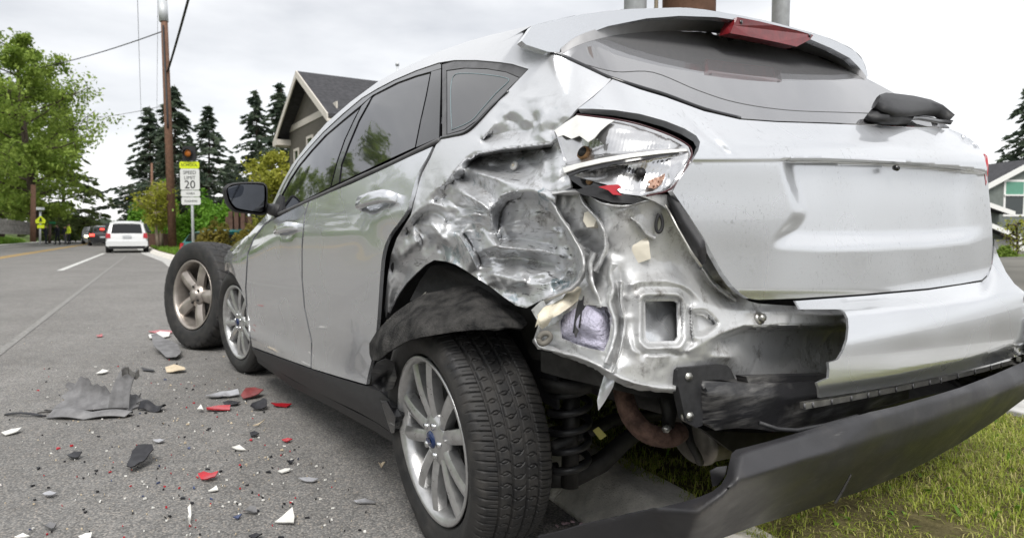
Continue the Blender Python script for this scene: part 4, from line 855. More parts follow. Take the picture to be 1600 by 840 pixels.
# foam and brackets hanging in the gap
dsheet('foam_block', [(958, 376), (976, 352), (1001, 354), (1008, 366), (1014, 378), (1017, 404), (1000, 410), (978, 416), (964, 416), (944, 395)], [(945, 395, 1.40), (976, 352, 1.40), (1001, 354, 1.365), (1017, 404, 1.34), (978, 416, 1.35), (985, 382, 1.335)], CREAM2, car, 5, .018, (), [[(958, 376, 1.385), (990, 365, 1.345), (1014, 378, 1.335)]], 2.0)
fo = dsheet('foam_strip', [(917, 422), (924, 430), (930, 443), (922, 455), (913, 462), (900, 472), (888, 481), (874, 491), (862, 497), (856, 508), (847, 514), (840, 506), (836, 511), (842, 490), (850, 480), (864, 474), (879, 466), (888, 452), (896, 446), (906, 431)], [(917, 422, 1.45), (930, 443, 1.42), (888, 470, 1.40), (840, 505, 1.42), (860, 490, 1.385), (905, 455, 1.40)], CREAM, car, 4, .02, (), (), 1.5, lambda X, Y, Z: Z+facets(X, Y, 13, .008, 31))
panel('foam_chip', [(913, 332), (920, 330), (933, 340), (928, 354), (917, 355), (911, 345)], CREAM2, car, .062, 4, .02)
dsheet('bumper_bracket', [(1036, 308), (1047, 303), (1054, 303), (1077, 340), (1101, 377), (1104, 392), (1102, 410), (1095, 416), (1078, 390), (1058, 355)], [(1036, 308, 1.345), (1054, 303, 1.315), (1101, 377, 1.29), (1095, 416, 1.305), (1058, 355, 1.325)], VALANCE, car, 5, .006, (), [[(1044, 306, 1.312), (1066, 345, 1.30), (1096, 392, 1.285)]], 1.0)
tube('bracket_edge', [cpt(*q) for q in ((1034, 308, 1.335), (1058, 355, 1.315), (1078, 390, 1.302), (1096, 417, 1.298))], .0028, STEEL, car, 8)
tube('rubber_loop', [cpt(x, y, 1.335) for x, y in catmull([(1030, 334), (1026, 344), (1025, 356), (1029, 363), (1034, 357), (1035, 345), (1031, 334)], 4)], .0035, BLACK, car, 8)
dsheet('torn_tab', [(944, 586), (953, 588), (961, 592), (958, 604), (952, 615), (943, 630), (935, 641), (933, 625), (937, 608)], [(944, 586, 1.36), (961, 592, 1.33), (935, 641, 1.35), (945, 612, 1.33)], PAINT_D, car, 4, .003)
tube('drain_grommet', [cpt(x, y, 1.385) for x, y in catmull([(842, 528), (848, 521), (857, 521), (860, 527), (853, 535), (845, 536)], 4, True)]+[cpt(842, 528, 1.385)], .006, mat('grommet_grey', (.16, .15, .13), .7), car, 8)
for x, y, r in ((805, 260, .011),):
    p = hit([(x, y)], .066)[0]; g = sgrad(np.array([p]))[0]; tube('push_clip', [p, p+g*.006], r, WHITEP, car, 16); tube('clip_pin', [p+g*.005, p+g*.009], .0035, CREAM, car, 8)
for x, y in ((1186, 497), (1070, 587), (1072, 648)):
    p = hit([(x, y)], .040 if y < 500 else .055)[0]; g = sgrad(np.array([p]))[0]; tube('bolt', [p-g*.004, p+g*.014], .009, STEEL, car, 6); tube('washer', [p-g*.002, p+g*.004], .014, STEEL, car, 16)
for q in ([(925, 485), (928, 500), (923, 520), (918, 540)], [(905, 468), (900, 490), (896, 520)], [(912, 462), (908, 490), (905, 512)]):
    tube('torn_wire', [cpt(x, y, 1.36) for x, y in catmull(q, 4)], .0018, BLACK, car, 6)
dsheet('torn_black_strip', [(905, 470), (913, 466), (916, 480), (908, 505), (900, 528), (897, 520), (901, 492)], [(905, 470, 1.40), (915, 480, 1.38), (898, 525, 1.37)], BLACK, car, 4, .003)
# crash beam and its mounting plate
cb = panel('crash_beam', [(1096, 594), (1130, 596), (1172, 599), (1230, 598), (1276, 596), (1283, 624), (1420, 604), (1420, 622), (1340, 646), (1259, 668), (1210, 674), (1186, 670), (1150, 668), (1118, 672), (1110, 664), (1098, 660)], SCRAPED, car, .035, 6, .07, (), featmap(cm([(1096, 594, 1), (1172, 599, .5), (1283, 598, 1), (1098, 660, 1.5), (1118, 672, 1), (1186, 670, .5), (1420, 620, .5), (1140, 630, -.6), (1250, 640, .2)]), [cm([(1105, 612, -1), (1180, 618, -.8), (1280, 618, -.4)])], 2.5, 2.0, lambda X, Y, Z: Z+facets(X, Y, 24, .004, 41)))
panel('beam_mount', [(1058, 578), (1062, 574), (1136, 570), (1142, 576), (1149, 592), (1098, 594), (1098, 664), (1088, 668), (1072, 658), (1066, 632), (1060, 604)], BLACK, car, .045, 6, .02)
panel('energy_absorber_mesh', [(1166, 588), (1297, 585), (1297, 598), (1230, 602), (1170, 600)], SCRAPED, car, .055, 6, .03)
tube('hanging_lip', [cpt(x, y, d) for x, y, d in ((1186, 660, 1.36), (1215, 670, 1.37), (1245, 672, 1.39), (1290, 664, 1.44), (1340, 650, 1.50))], .005, BLACK, car, 6)
# dark panel under the beam back to the boot floor
panel('boot_floor_rear', [(1100, 672), (1190, 676), (1260, 672), (1420, 624), (1500, 606), (1630, 560), (1630, 600), (1500, 650), (1300, 700), (1150, 710)], DARKM, car, .10, 12, .05)
# --- broken tail light
LAMP = [(867, 204), (882, 192), (901, 180), (928, 183), (965, 188), (1001, 196), (1025, 203), (1046, 212), (1063, 220), (1075, 228), (1080, 241), (1076, 252), (1068, 268), (1055, 287), (1046, 296), (1037, 300), (1001, 306), (975, 303), (960, 296), (947, 288), (930, 284), (916, 280), (886, 272), (884, 258), (880, 244), (874, 226)]
panel('lamp_surround', [(893, 168), (930, 166), (985, 170), (1042, 186), (1076, 200), (1100, 218), (1092, 250), (1066, 290), (1052, 308), (1010, 316), (960, 312), (920, 300), (890, 280), (880, 250), (866, 206)], GLOSSB, car, .05, 8, .02)
lf = cm([(867, 204, 1.2), (901, 180, 1.5), (1001, 196, 1.6), (1075, 228, 1.6), (1080, 241, 1.6), (1055, 287, 1.8), (1001, 306, 3), (916, 280, 4), (884, 258, 3.6), (912, 238, 4.6), (950, 225, 3.6), (1000, 225, 3.2), (1040, 232, 2.4), (1001, 272, 5.0), (970, 270, 4.6), (1030, 270, 3.4), (940, 270, 4.8), (935, 205, 2.4), (1050, 262, 2.4)])
lc = [cm([(879, 268, 3.6), (920, 258, 2.6), (970, 247, 2.2), (1020, 240, 2.0), (1074, 234, 1.8)]), cm([(884, 254, 4.4), (920, 246, 4.4), (970, 239, 3.8), (1020, 234, 3.2), (1066, 230, 2.0)]), cm([(890, 274, 5.2), (920, 266, 5.0), (970, 256, 4.8), (1020, 248, 4), (1070, 242, 2.2)])]
def ribs(X, Y, Z):
    a = ((X-912)/1.0+(Y-239)*.25); m1 = ((Y < 244-(X-912)*.06) & (X > 922) & (X < 1046) & (Y > 199+(X-912)*.10)); m2 = ((Y > 256-(X-960)*.10) & (X > 968) & (X < 1045) & (Y < 298))
    return Z+np.where(m1, .0022*np.abs(np.sin(a*math.pi/6.0)), 0)+np.where(m2, .0028*np.abs(np.sin((X+Y*.35)*math.pi/6.5)), 0)
tl = panel('tail_light', LAMP, REFL, car, 0, 2.6, .006, (), featmap(lf, lc, .9, 1.0, ribs), 3)
tl['label'] = 'smashed tail light, lens gone, chrome reflector open'
tl.data.materials.clear(); tl.data.materials.append(mat('lamp_reflector', (.62, .62, .63), .2, metal=.85, var=.06, scale=40))
along('lens_rim', [(901, 179), (928, 182), (965, 187), (1001, 195), (1046, 211), (1075, 227), (1081, 240), (1076, 253), (1068, 269), (1055, 288), (1040, 299), (1010, 306)], .0020, mat('dark_red_rim', (.05, .008, .012), .3), tl, .008, 4, 6)
panel('lens_shard', [(866, 204), (884, 191), (901, 180), (930, 184), (960, 188), (950, 194), (938, 204), (928, 216), (919, 222), (905, 212), (893, 217), (880, 211), (872, 214)], WHITEP, tl, .006, 4, .002)
panel('divider_bar', [(879, 262), (900, 256), (940, 247), (985, 240), (1030, 235), (1074, 232), (1074, 236), (1030, 240), (985, 246), (940, 254), (905, 262), (882, 270)], WHITEP, tl, .016, 4, .006)
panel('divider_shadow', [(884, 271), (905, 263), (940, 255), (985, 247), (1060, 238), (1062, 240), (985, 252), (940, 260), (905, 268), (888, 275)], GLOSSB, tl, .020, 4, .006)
def lampbulb(px, d, r, name, m1, m2):
    p = hit([px], d)[0]; g = sgrad(np.array([p]))[0]
    a = tube(name, [p-g*.01, p+g*.004], r, m1, tl, 20); tube('socket_ring', [p+g*.002, p+g*.007], r*.72, m2, tl, 20)
lampbulb((912, 239), .040, .0145, 'bulb_socket', BULB, DARKM); lampbulb((1001, 270), .042, .0095, 'bulb_socket', DARKM, BLACK); lampbulb((924, 284), .055, .012, 'bulb_socket', DARKM, BULB)
panel('peeled_lacquer', [(1012, 284), (1020, 279), (1032, 276), (1039, 271), (1038, 279), (1033, 289), (1022, 295), (1013, 293), (1016, 288)], CORAL, tl, .022, 3, .002, (), lambda Q: .004*np.sin(Q[:, 0]*.9)*np.sin(Q[:, 1]*.8))
panel('red_lens_shard', [(935, 292), (950, 289), (966, 288), (971, 293), (962, 297), (968, 302), (972, 305), (958, 304), (950, 297)], REDLENS, tl, .018, 3, .003)
panel('black_lamp_piece', [(899, 297), (925, 290), (950, 292), (955, 300), (975, 303), (1000, 310), (990, 318), (955, 316), (930, 308), (910, 304)], BLACK, tl, .03, 4, .01)
panel('lamp_seat', [(1000, 306), (1030, 304), (1042, 304), (1047, 316), (1046, 330), (1036, 322), (1022, 314)], PAINT_I, car, .03, 4, .003)
# --- wheels
def tyre_mesh(R, Wd, rimR, nth, nv, tread, sidew=.013):
    """profile from inner bead over the tread to the outer bead"""
    prof = []; hw = Wd/2; tw = Wd*.40
    side = [(rimR-.006, hw-.026), (rimR+.006, hw-.014), (rimR+.012, hw-.008), (rimR+.020, hw-.006), (rimR+.032, hw+.000), (rimR+(R-rimR)*.5, hw+.003), (R-.034, hw-.001), (R-.030, hw-.003), (R-.020, hw-.006), (R-.010, hw-.015)]
    prof += [(r, -a) for r, a in side]
    vs_ = np.linspace(-tw, tw, nv); prof += [(R-.006*(v/tw)**2-.003*(abs(v)/tw)**8, v) for v in vs_]; prof += [(r, a) for r, a in side[::-1]]
    prof = np.array(prof); th = np.arange(nth)/nth*2*math.pi; m = len(prof)
    r = np.tile(prof[:, 0], (nth, 1)); a = np.tile(prof[:, 1], (nth, 1)); TH = np.tile(th[:, None], (1, m)); ins = np.zeros_like(r)
    k0, k1 = len(side), len(side)+nv; k0 -= 2; k1 += 2
    ins[:, k0:k1] = tread(TH[:, k0:k1]*R, a[:, k0:k1], R)
    r = r-ins; V = np.stack([r*np.cos(TH), a, r*np.sin(TH)], -1).reshape(-1, 3)
    i = np.arange(nth)[:, None]; j = np.arange(m-1)[None, :]; i2 = (i+1) % nth
    F = np.stack([i*m+j, i2*m+j, i2*m+j+1, i*m+j+1], -1).reshape(-1, 4)
    return V, F
def fastmesh(name, V, F, mat_, parent, smooth=True):
    me = bpy.data.meshes.new(name); me.vertices.add(len(V)); me.vertices.foreach_set('co', np.asarray(V, np.float32).ravel()); k = F.shape[1]
    me.loops.add(F.size); me.loops.foreach_set('vertex_index', F.astype(np.int32).ravel()); me.polygons.add(len(F)); me.polygons.foreach_set('loop_start', np.arange(0, F.size, k, dtype=np.int32))
    me.polygons.foreach_set('loop_total', np.full(len(F), k, np.int32)); me.polygons.foreach_set('use_smooth', np.full(len(F), smooth)); me.update(calc_edges=True); me.validate(); return link(name, me, mat_, parent)
def gv(x, w): return np.clip(1.6-np.abs(x)/w*1.6, 0, 1).clip(0, 1)
def tread_road(s, a, R):
    C = 2*math.pi*R; d = np.zeros_like(s)
    for c, w_ in ((-.054, .0050), (-.018, .0044), (.020, .0044), (.056, .0050)): d = np.maximum(d, gv(a-c, w_))
    P = C/84; e = ((s+a*.25) % P)-P/2; m = (np.abs(a) > .058); d = np.maximum(d, np.where(m, gv(e, .0022)*.7, 0)); e = ((s+P/2+a*.25) % P)-P/2; d = np.maximum(d, np.where(m & (np.abs(a) < .082), gv(e, .0013)*.35, 0))
    P = C/70
    for lo, hi, sg in ((-.052, -.020, 1), (-.016, .018, -1), (.022, .054, 1)):
        t = (a-lo)/(hi-lo); cv = sg*.013*np.sin(np.clip(t, 0, 1)*math.pi*.9); m = (t > 0) & (t < 1)
        e = ((s+cv) % P)-P/2; d = np.maximum(d, np.where(m, gv(e, .0020)*.6, 0)); e = ((s-cv*.8+P*.5) % P)-P/2; d = np.maximum(d, np.where(m & (t > .25), gv(e, .0014)*.5, 0))
    return d*.0088
def tread_allterrain(s, a, R):
    C = 2*math.pi*R; P = C/34; d = np.zeros_like(s)
    for c, w_ in ((-.05, .006), (.0, .005), (.05, .006)): d = np.maximum(d, gv(a-c-.006*np.sign(np.sin(s/P*2*math.pi)), w_))
    e = ((s+np.abs(a)*.5+np.where(a > 0, P/2, 0)) % P)-P/2; d = np.maximum(d, gv(e, .0055)); return d*.011
rim_prof = lambda R, W: [(R-.012, -.012), (R-.003, -.004), (R, 0), (R-.004, .003), (R-.012, .001), (R-.020, -.010), (R-.026, -.030), (R-.03, -.07), (R-.036, -W*.85), (R-.012, -W), (R+.002, -W)]
def spoke_mesh(name, r0, r1, w0, w1, z0, z1, th, mat_, skew=0.0, ridge=.006):
    """a tapering spoke along +x, face towards +y, ridged"""
    bm = bmesh.new(); n = 9; rings = []
    for i in range(n):
        t = i/(n-1); r = r0+(r1-r0)*t; w_ = w0+(w1-w0)*t; y = z0+(z1-z0)*t**1.4+.010*math.sin(t*math.pi); x = r; zc = skew*(.16+.84*t)
        pr = [(-w_/2, -th), (-w_/2, -ridge), (-w_*.22, -.0006), (0, ridge*.25), (w_*.22, -.0006), (w_/2, -ridge), (w_/2, -th)]
        rings.append([bm.verts.new((x, y+q, zc+p)) for p, q in pr])
    for a, b in zip(rings[:-1], rings[1:]):
        for k in range(7): bm.faces.new((a[k], a[(k+1) % 7], b[(k+1) % 7], b[k]))
    bm.faces.new(rings[0]); bm.faces.new(rings[-1][::-1]); bmesh.ops.recalc_face_normals(bm, faces=bm.faces)
    me = bpy.data.meshes.new(name); bm.to_mesh(me); bm.free(); me.polygons.foreach_set('use_smooth', [True]*len(me.polygons)); me.set_sharp_from_angle(angle=math.radians(32)); me.materials.append(mat_); return me
def wheel(parent, loc, rot, R, Wd, rimR, tread, nth, nv, style, name='wheel', flat=0.0, spin=0.0):
    """rim barrel with tyre, spokes, cap and nuts; +y is the outer face"""
    V, F = lathe_vf([(r, y+Wd/2-.012) for r, y in rim_prof(rimR, Wd*.9)], 64); w_ = mk(name, V, F, ALLOY if style != 'truck' else ALLOY_D, parent); w_.location = loc; w_.rotation_euler = rot
    V, F = tyre_mesh(R, Wd, rimR, nth, nv, tread)
    if flat:
        zc = -R+flat; low = V[:, 2] < zc+.05; q = np.clip((zc+.05-V[:, 2])/.05, 0, 1); V[:, 1] *= 1+.10*q*low; V[:, 2] = np.maximum(V[:, 2], zc)
    ty = fastmesh('tyre', V, F, TYRE, w_)
    yo = Wd/2-.012
    if style == 'focus':
        for k in range(5):
            for s in (-1, 1):
                me = wheel.cache.setdefault(('f', s), None) or spoke_mesh('spoke', .034, rimR-.012, .036, .042, yo-.020, yo-.010, .034, ALLOY, s*.056)
                wheel.cache[('f', s)] = me; o = link('spoke', me, None, w_); o.rotation_euler = (0, -(k*2*math.pi/5+math.pi/2+spin), 0)
        V, F = lathe_vf([(0, yo-.006), (.030, yo-.006), (.052, yo-.012), (.072, yo-.020), (.076, yo-.05), (0, yo-.05)], 40); mk('hub', V, F, ALLOY, w_)
        V, F = lathe_vf([(0, yo+.002), (.014, yo+.0015), (.022, yo-.0005), (.0245, yo-.006)], 32); mk('hub_cap', V, F, BLUE, w_)
        bm = bmesh.new(); bmesh.ops.create_circle(bm, segments=24, radius=1, cap_ends=True); bmesh.ops.transform(bm, matrix=Matrix.Translation((0, yo+.0034, 0)) @ Matrix.Rotation(math.radians(90), 4, 'X') @ Matrix.Diagonal((.017, .008, 1, 1)), verts=bm.verts); ov = mkbm('badge', bm, CHROME, w_)
        bm = bmesh.new(); bmesh.ops.create_circle(bm, segments=24, radius=1, cap_ends=True); bmesh.ops.transform(bm, matrix=Matrix.Translation((0, yo+.0040, 0)) @ Matrix.Rotation(math.radians(90), 4, 'X') @ Matrix.Diagonal((.0155, .0066, 1, 1)), verts=bm.verts); mkbm('badge_field', bm, BLUE, w_)
        nr = .044
    else:
        for k in range(5):
            me = wheel.cache.setdefault('t', None) or spoke_mesh('spoke', .045, rimR-.012, .085, .105, yo-.035, yo-.018, .04, ALLOY_D, 0, .018); wheel.cache['t'] = me
            o = link('spoke', me, None, w_); o.rotation_euler = (0, -(k*2*math.pi/5+math.pi/2+spin), 0)
        V, F = lathe_vf([(0, yo-.004), (.034, yo-.004), (.040, yo-.012), (.042, yo-.02), (.085, yo-.030), (.09, yo-.07), (0, yo-.07)], 40); mk('hub_cap', V, F, ALLOY_D, w_); nr = .062
    for k in range(5):
        an = k*2*math.pi/5+math.pi/2+spin+math.pi/5; c = (nr*math.cos(an), yo-.022, nr*math.sin(an)); tube('lug_nut', [c, (c[0], yo-.002 if style != 'truck' else yo-.012, c[2])], .0095, CHROME if style == 'focus' else DARKM, w_, 6)
    V, F = lathe_vf([(0, yo-.075), (.135, yo-.075), (.140, yo-.08), (.140, yo-.10), (0, yo-.10)], 40); mk('brake_disc', V, F, DARKM, w_)
    V, F = lathe_vf([(0, -Wd*.2), (rimR-.04, -Wd*.2)], 40); mk('back_plate', V, F, DARKM, w_)
    return w_
wheel.cache = {}
def wheel_at(px, ypl):
    D = to_car(rays([px]), False)[0]; t = (ypl-CC[1])/D[1]; return CC+D*t
RW = wheel_at((672, 682), .885); Wd = .215
rwl = wheel(car, (RW[0]+.0, RW[1]-Wd/2+.012, .318), (math.radians(-2), 0, math.radians(-3)), .324, Wd, .232, tread_road, 1900, 84, 'focus', flat=.010, spin=-.23)
FW = wheel_at((368, 494), .838)
fwl = wheel(car, (FW[0], FW[1]-Wd/2+.012, .322), (0, 0, math.radians(9)), .324, Wd, .232, tread_road, 360, 40, 'focus', spin=.55)
for x, y in ((0, -.78), (2.648, -.78)): wheel(car, (x, y, .318), (0, 0, math.pi), .324, Wd, .232, lambda s, a, R: s*0, 96, 10, 'focus')
# wheel arch liner: a felt sheet knocked over the tyre, and the dark well behind
panel('wheel_well', [(596, 395), (680, 380), (770, 420), (850, 470), (870, 560), (870, 640), (800, 600), (620, 640), (585, 640), (590, 520)], BLACK, car, .24, 14, .01)
LN = [(577, 552), (577, 536), (590, 515), (603, 502), (616, 489), (634, 476), (650, 466), (665, 458), (688, 454), (710, 448), (730, 446), (748, 446), (770, 459), (784, 470), (795, 479), (808, 487), (820, 496), (824, 505), (816, 513), (800, 511), (780, 512), (757, 515), (735, 515), (710, 518), (685, 522), (660, 526), (640, 531), (622, 540), (605, 551), (591, 563), (580, 562)]
lnf = [(577, 552, 1.93), (590, 515, 1.90), (616, 489, 1.88), (650, 466, 1.86), (688, 454, 1.85), (748, 446, 1.80), (795, 479, 1.72), (824, 505, 1.66), (780, 512, 1.55), (735, 515, 1.58), (685, 522, 1.62), (640, 531, 1.68), (605, 551, 1.78), (591, 563, 1.86), (690, 490, 1.66), (740, 485, 1.62), (640, 505, 1.74), (780, 492, 1.62), (610, 525, 1.80)]
dsheet('wheel_arch_liner', LN, lnf, FELT, car, 5, .006, (), [[(600, 530, 1.79), (650, 497, 1.70), (700, 478, 1.69), (745, 470, 1.68)], [(690, 508, 1.63), (740, 500, 1.575), (790, 503, 1.57)]], 3.5, lambda X, Y, Z: Z+facets(X, Y, 34, .012, 51)*.8+kinks(X, Y, 40, 52, (577, 445, 824, 560), .016, (20, 60), (8, 20)))
dsheet('liner_upper', [(640, 470), (655, 440), (672, 416), (700, 412), (735, 428), (770, 452), (800, 476), (770, 470), (720, 455), (670, 462)], [(640, 470, 2.02), (690, 414, 1.98), (800, 476, 1.78), (720, 450, 1.95)], BLACK, car, 6, .004)
dsheet('arch_lip', [(604, 500), (618, 492), (640, 478), (660, 460), (666, 455), (664, 462), (648, 476), (628, 490), (610, 502), (602, 508)], [(604, 500, 1.93), (665, 457, 1.86)], STEEL, car, 4, .004)
# --- spring, arm, exhaust, silencer seen behind the wheel
co = []
for k in range(0, 121):
    t = k/120; an = t*2*math.pi*5.2; c = cpt(888+4*t, 735-150*t, 1.78); co.append(c+np.array([.052*math.cos(an), .052*math.sin(an), 0]))
tube('coil_spring', co, .0095, mat('black_spring', (.018, .018, .019), .42, var=.3), car, 8)
tube('damper', [cpt(890, 760, 1.80), cpt(894, 580, 1.80)], .024, DARKM, car, 14)
tube('spring_seat', [cpt(892, 590, 1.78), cpt(892, 608, 1.78)], [.085, .075], DARKM, car, 20)
tube('lower_arm', [cpt(835, 748, 1.82), cpt(895, 744, 1.84), cpt(940, 722, 1.86), cpt(975, 690, 1.86), cpt(1005, 668, 1.95)], [.024, .030, .028, .024, .022], DARKM, car, 10)
tube('suspension_link', [cpt(862, 700, 1.75), cpt(960, 655, 1.9), cpt(1100, 640, 2.1)], .018, DARKM, car, 10)
lab = dsheet('sticker', [(926, 672), (935, 666), (948, 680), (938, 687)], [(926, 672, 1.76), (948, 680, 1.74)], mat('yellow_sticker', (.42, .38, .10), .6), car, 5, .001)
tube('exhaust_pipe', [cpt(x, y, d) for x, y, d in catmull([(972, 600, 1.62), (976, 622, 1.58), (985, 648, 1.55), (1003, 670, 1.53), (1025, 681, 1.53), (1048, 682, 1.55), (1062, 674, 1.58)], 5)], .024, RUST, car, 14)
c = cpt(1082, 678, 1.70); ax = np.array([-.25, -.85, .05]); ax /= np.linalg.norm(ax); prof = [(0, -.02), (.05, -.025), (.085, -.012), (.092, .0), (.092, .006), (.086, .012), (.088, .42), (0, .43)]
V, F = lathe_vf(prof, 40, 'z'); zq = Vector(ax).to_track_quat('Z', 'Y').to_matrix(); V = [np.array(zq @ Vector((v[0]*1.15, v[1]*.80, v[2])))+c for v in V]; mk('silencer', V, F, MUFFLER, car)
tube('silencer_dome', [c-ax*.018+np.array([0, -.03, .01]), c-ax*.034+np.array([0, -.03, .01])], [.034, .018], MUFFLER, car, 20)
tube('hanger_bracket', [cpt(1040, 612, 1.56), cpt(1046, 640, 1.55), cpt(1044, 668, 1.55), cpt(1052, 690, 1.58)], [.02, .018, .014, .010], DARKM, car, 8)
tube('hanger_bolt', [cpt(1044, 668, 1.54), cpt(1040, 670, 1.51)], .009, STEEL, car, 6)
tube('silencer_strap', [cpt(1072, 655, 1.60), cpt(1078, 690, 1.585), cpt(1090, 712, 1.60), cpt(1094, 722, 1.62)], .010, DARKM, car, 8)
tube('frame_rail', [cpt(850, 565, 1.85), cpt(980, 605, 1.7), cpt(1080, 630, 1.62)], .045, DARKM, car, 8)
# ------------------------------------------------------------------ loose truck wheel by the front of the hatchback
FH = np.array([math.cos(YAW), math.sin(YAW), 0])
def cz(X, Zd, z=0.0): return np.array([CAMP[0], CAMP[1], 0])+_r*X+FH*Zd+np.array([0, 0, z])
def gpx(px, Zd, z=0.0): return cz((px-800)/FPX*Zd, Zd, z)
tw_ = wheel(None, (0, 0, 0), (0, 0, 0), .405, .265, .262, tread_allterrain, 420, 44, 'truck', 'truck_wheel', flat=.004, spin=.35)
twp = gpx(322, 5.12, .402); tw_.location = twp
tw_.rotation_euler = (math.radians(4), 0, math.radians(112-90))
tag(tw_, 'loose truck wheel with five broad dirty spokes standing on the road by the hatchback nose', 'wheel')
tw_['category'] = 'wheel'

# ------------------------------------------------------------------ vegetation
def quads_obj(name, C, A, B, mat_, parent):
    """many little leaf faces: centres C, half axes A and B (bent along the middle)"""
    n = len(C); up = np.cross(A, B); up /= np.maximum(np.linalg.norm(up, axis=1), 1e-9)[:, None]; ln = np.linalg.norm(A, axis=1)[:, None]
    V = np.stack([C-A, C-B*.8+up*ln*.15, C+A, C+B*.8+up*ln*.15], 1).reshape(-1, 3); F = np.arange(4*n).reshape(n, 4)
    return fastmesh(name, V, F, mat_, parent, False)
def rvec(n, r): v = r.normal(size=(n, 3)); return v/np.linalg.norm(v, axis=1)[:, None]
def leafy_tree(name, loc, H, R, label, cat='tree', seed=1, leaf=LEAF_MID, n_limb=16, twigs=9, per=34, size=.20, z0=.22, lean=(0, 0), group=None, bark=BARK, squash=1.0):
    r = np.random.default_rng(seed); t = empty(name, loc, 0, label, cat, group)
    hts = np.linspace(0, 1, 7); tp = np.array([[lean[0]*h*H+.02*H*math.sin(h*5+seed), lean[1]*h*H+.02*H*math.cos(h*4+seed), h*H*.93] for h in hts]); tr = H*.020*(1-.85*hts)+.02
    V, F = tube_vf(tp, tr, 8); V = list(V); F = list(F); C = []
    for i in range(n_limb):
        h = z0+(.96-z0)*((i+r.uniform(0, .8))/n_limb); b = np.array([np.interp(h, hts, tp[:, k]) for k in range(3)]); az = i*2.4+r.uniform(-.4, .4)
        env = R*(math.sin(math.pi*min(1, (h-z0*.6)/(1.02-z0*.6)))**.55)*r.choice([.5, .7, .85, 1.0, 1.25])*r.uniform(.85, 1.1); d = np.array([math.cos(az), math.sin(az)*squash, 0]); tip = b+d*env+np.array([0, 0, env*r.uniform(.15, .6)]); midp = (b+tip)/2+np.array([0, 0, -.06*env+r.uniform(-.1, .1)*env])
        path = catmull([b, midp, tip], 4); V2, F2 = tube_vf(path, np.linspace(tr[0]*.35*(1-h*.6), .02, len(path)), 5); o = len(V); V += V2; F += [tuple(q+o for q in f) for f in F2]
        for k in range(twigs):
            u = r.uniform(.35, 1.05); base = np.array([np.interp(u, np.linspace(0, 1, len(path)), path[:, j]) for j in range(3)]); sp = env*.20+.30
            cl = base+rvec(1, r)[0]*sp*r.uniform(.2, .9); o = len(V); V2, F2 = tube_vf([base, (base+cl)/2+np.array([0, 0, .05]), cl], [.03, .02, .008], 4); V += V2; F += [tuple(q+o for q in f) for f in F2]
            m = int(per*r.uniform(.6, 1.3)); pts = cl+r.normal(size=(m, 3))*sp*np.array([.36, .36, .24]); C.append(pts)
    mk('trunk', V, F, bark, t); C = np.concatenate(C); n = len(C); A = rvec(n, r)*(size*r.uniform(.5, 1.3, n))[:, None]; q = rvec(n, r); B = np.cross(A, q); B = B/np.maximum(np.linalg.norm(B, axis=1), 1e-9)[:, None]*np.linalg.norm(A, axis=1)[:, None]*.65
    quads_obj('crown', C, A, B, leaf, t); return t
def conifer(name, loc, H, R, label, cat='tree', seed=1, leaf=NEEDLE, z0=.08, group=None, gap=.30, dens=1.0):
    r = np.random.default_rng(seed); t = empty(name, loc, 0, label, cat, group); zz = np.linspace(0, 1, 8)
    V, F = tube_vf([(.01*H*math.sin(q*4+seed), .01*H*math.cos(q*3), q*H) for q in zz], H*.014*(1-.95*zz)+.01, 7); V = list(V); F = list(F); C = []; A = []; B = []; z = z0*H
    while z < H*.985:
        u = (z/H-z0)/(1-z0); L_ = R*(1-u)**.85*r.choice([.55, .75, .95, 1.1, 1.25])*r.uniform(.85, 1.1)+.12
        for k in range(r.integers(2, 7)):
            az = r.uniform(0, 6.28); l = L_*r.uniform(.55, 1.15); d = np.array([math.cos(az), math.sin(az), 0]); dr = r.uniform(.10, .32)
            p0 = np.array([0, 0, z]); p1 = p0+d*l*.55+np.array([0, 0, l*.03]); p2 = p0+d*l+np.array([0, 0, -l*dr+.06*l]); path = catmull([p0, p1, p2], 4)
            V2, F2 = tube_vf(path, np.linspace(.012*l+.012, .006, len(path)), 4); o = len(V); V += V2; F += [tuple(q+o for q in f) for f in F2]
            m = int((5+l*7)*dens); s = r.uniform(.18, 1.03, m)**.8; base = np.stack([np.interp(s, np.linspace(0, 1, len(path)), path[:, j]) for j in range(3)], 1)
            sd = np.cross(d, [0, 0, 1.]); off = r.uniform(-1, 1, m)*(.34*l*(1.12-s)+.06); c = base+sd*off[:, None]+np.stack([0*s, 0*s, r.uniform(-.16, .05, m)*(l*.25+.3)], 1)
            C.append(c); ax = d[None]*.75+sd[None]*np.sign(off)[:, None]*.7+r.normal(size=(m, 3))*.25+np.array([0, 0, -.25]); ax /= np.linalg.norm(ax, axis=1)[:, None]
            ln = r.uniform(.12, .30, m)*(1+.05*H/2); A.append(ax*ln[:, None]); b_ = np.cross(ax, rvec(m, r)); b_ /= np.maximum(np.linalg.norm(b_, axis=1), 1e-9)[:, None]; B.append(b_*(ln*.38)[:, None])
        z += gap*(.65+.5*(1-u))*r.uniform(.8, 1.2)
    mk('trunk', V, F, BARK, t); quads_obj('crown', np.concatenate(C), np.concatenate(A), np.concatenate(B), leaf, t); return t
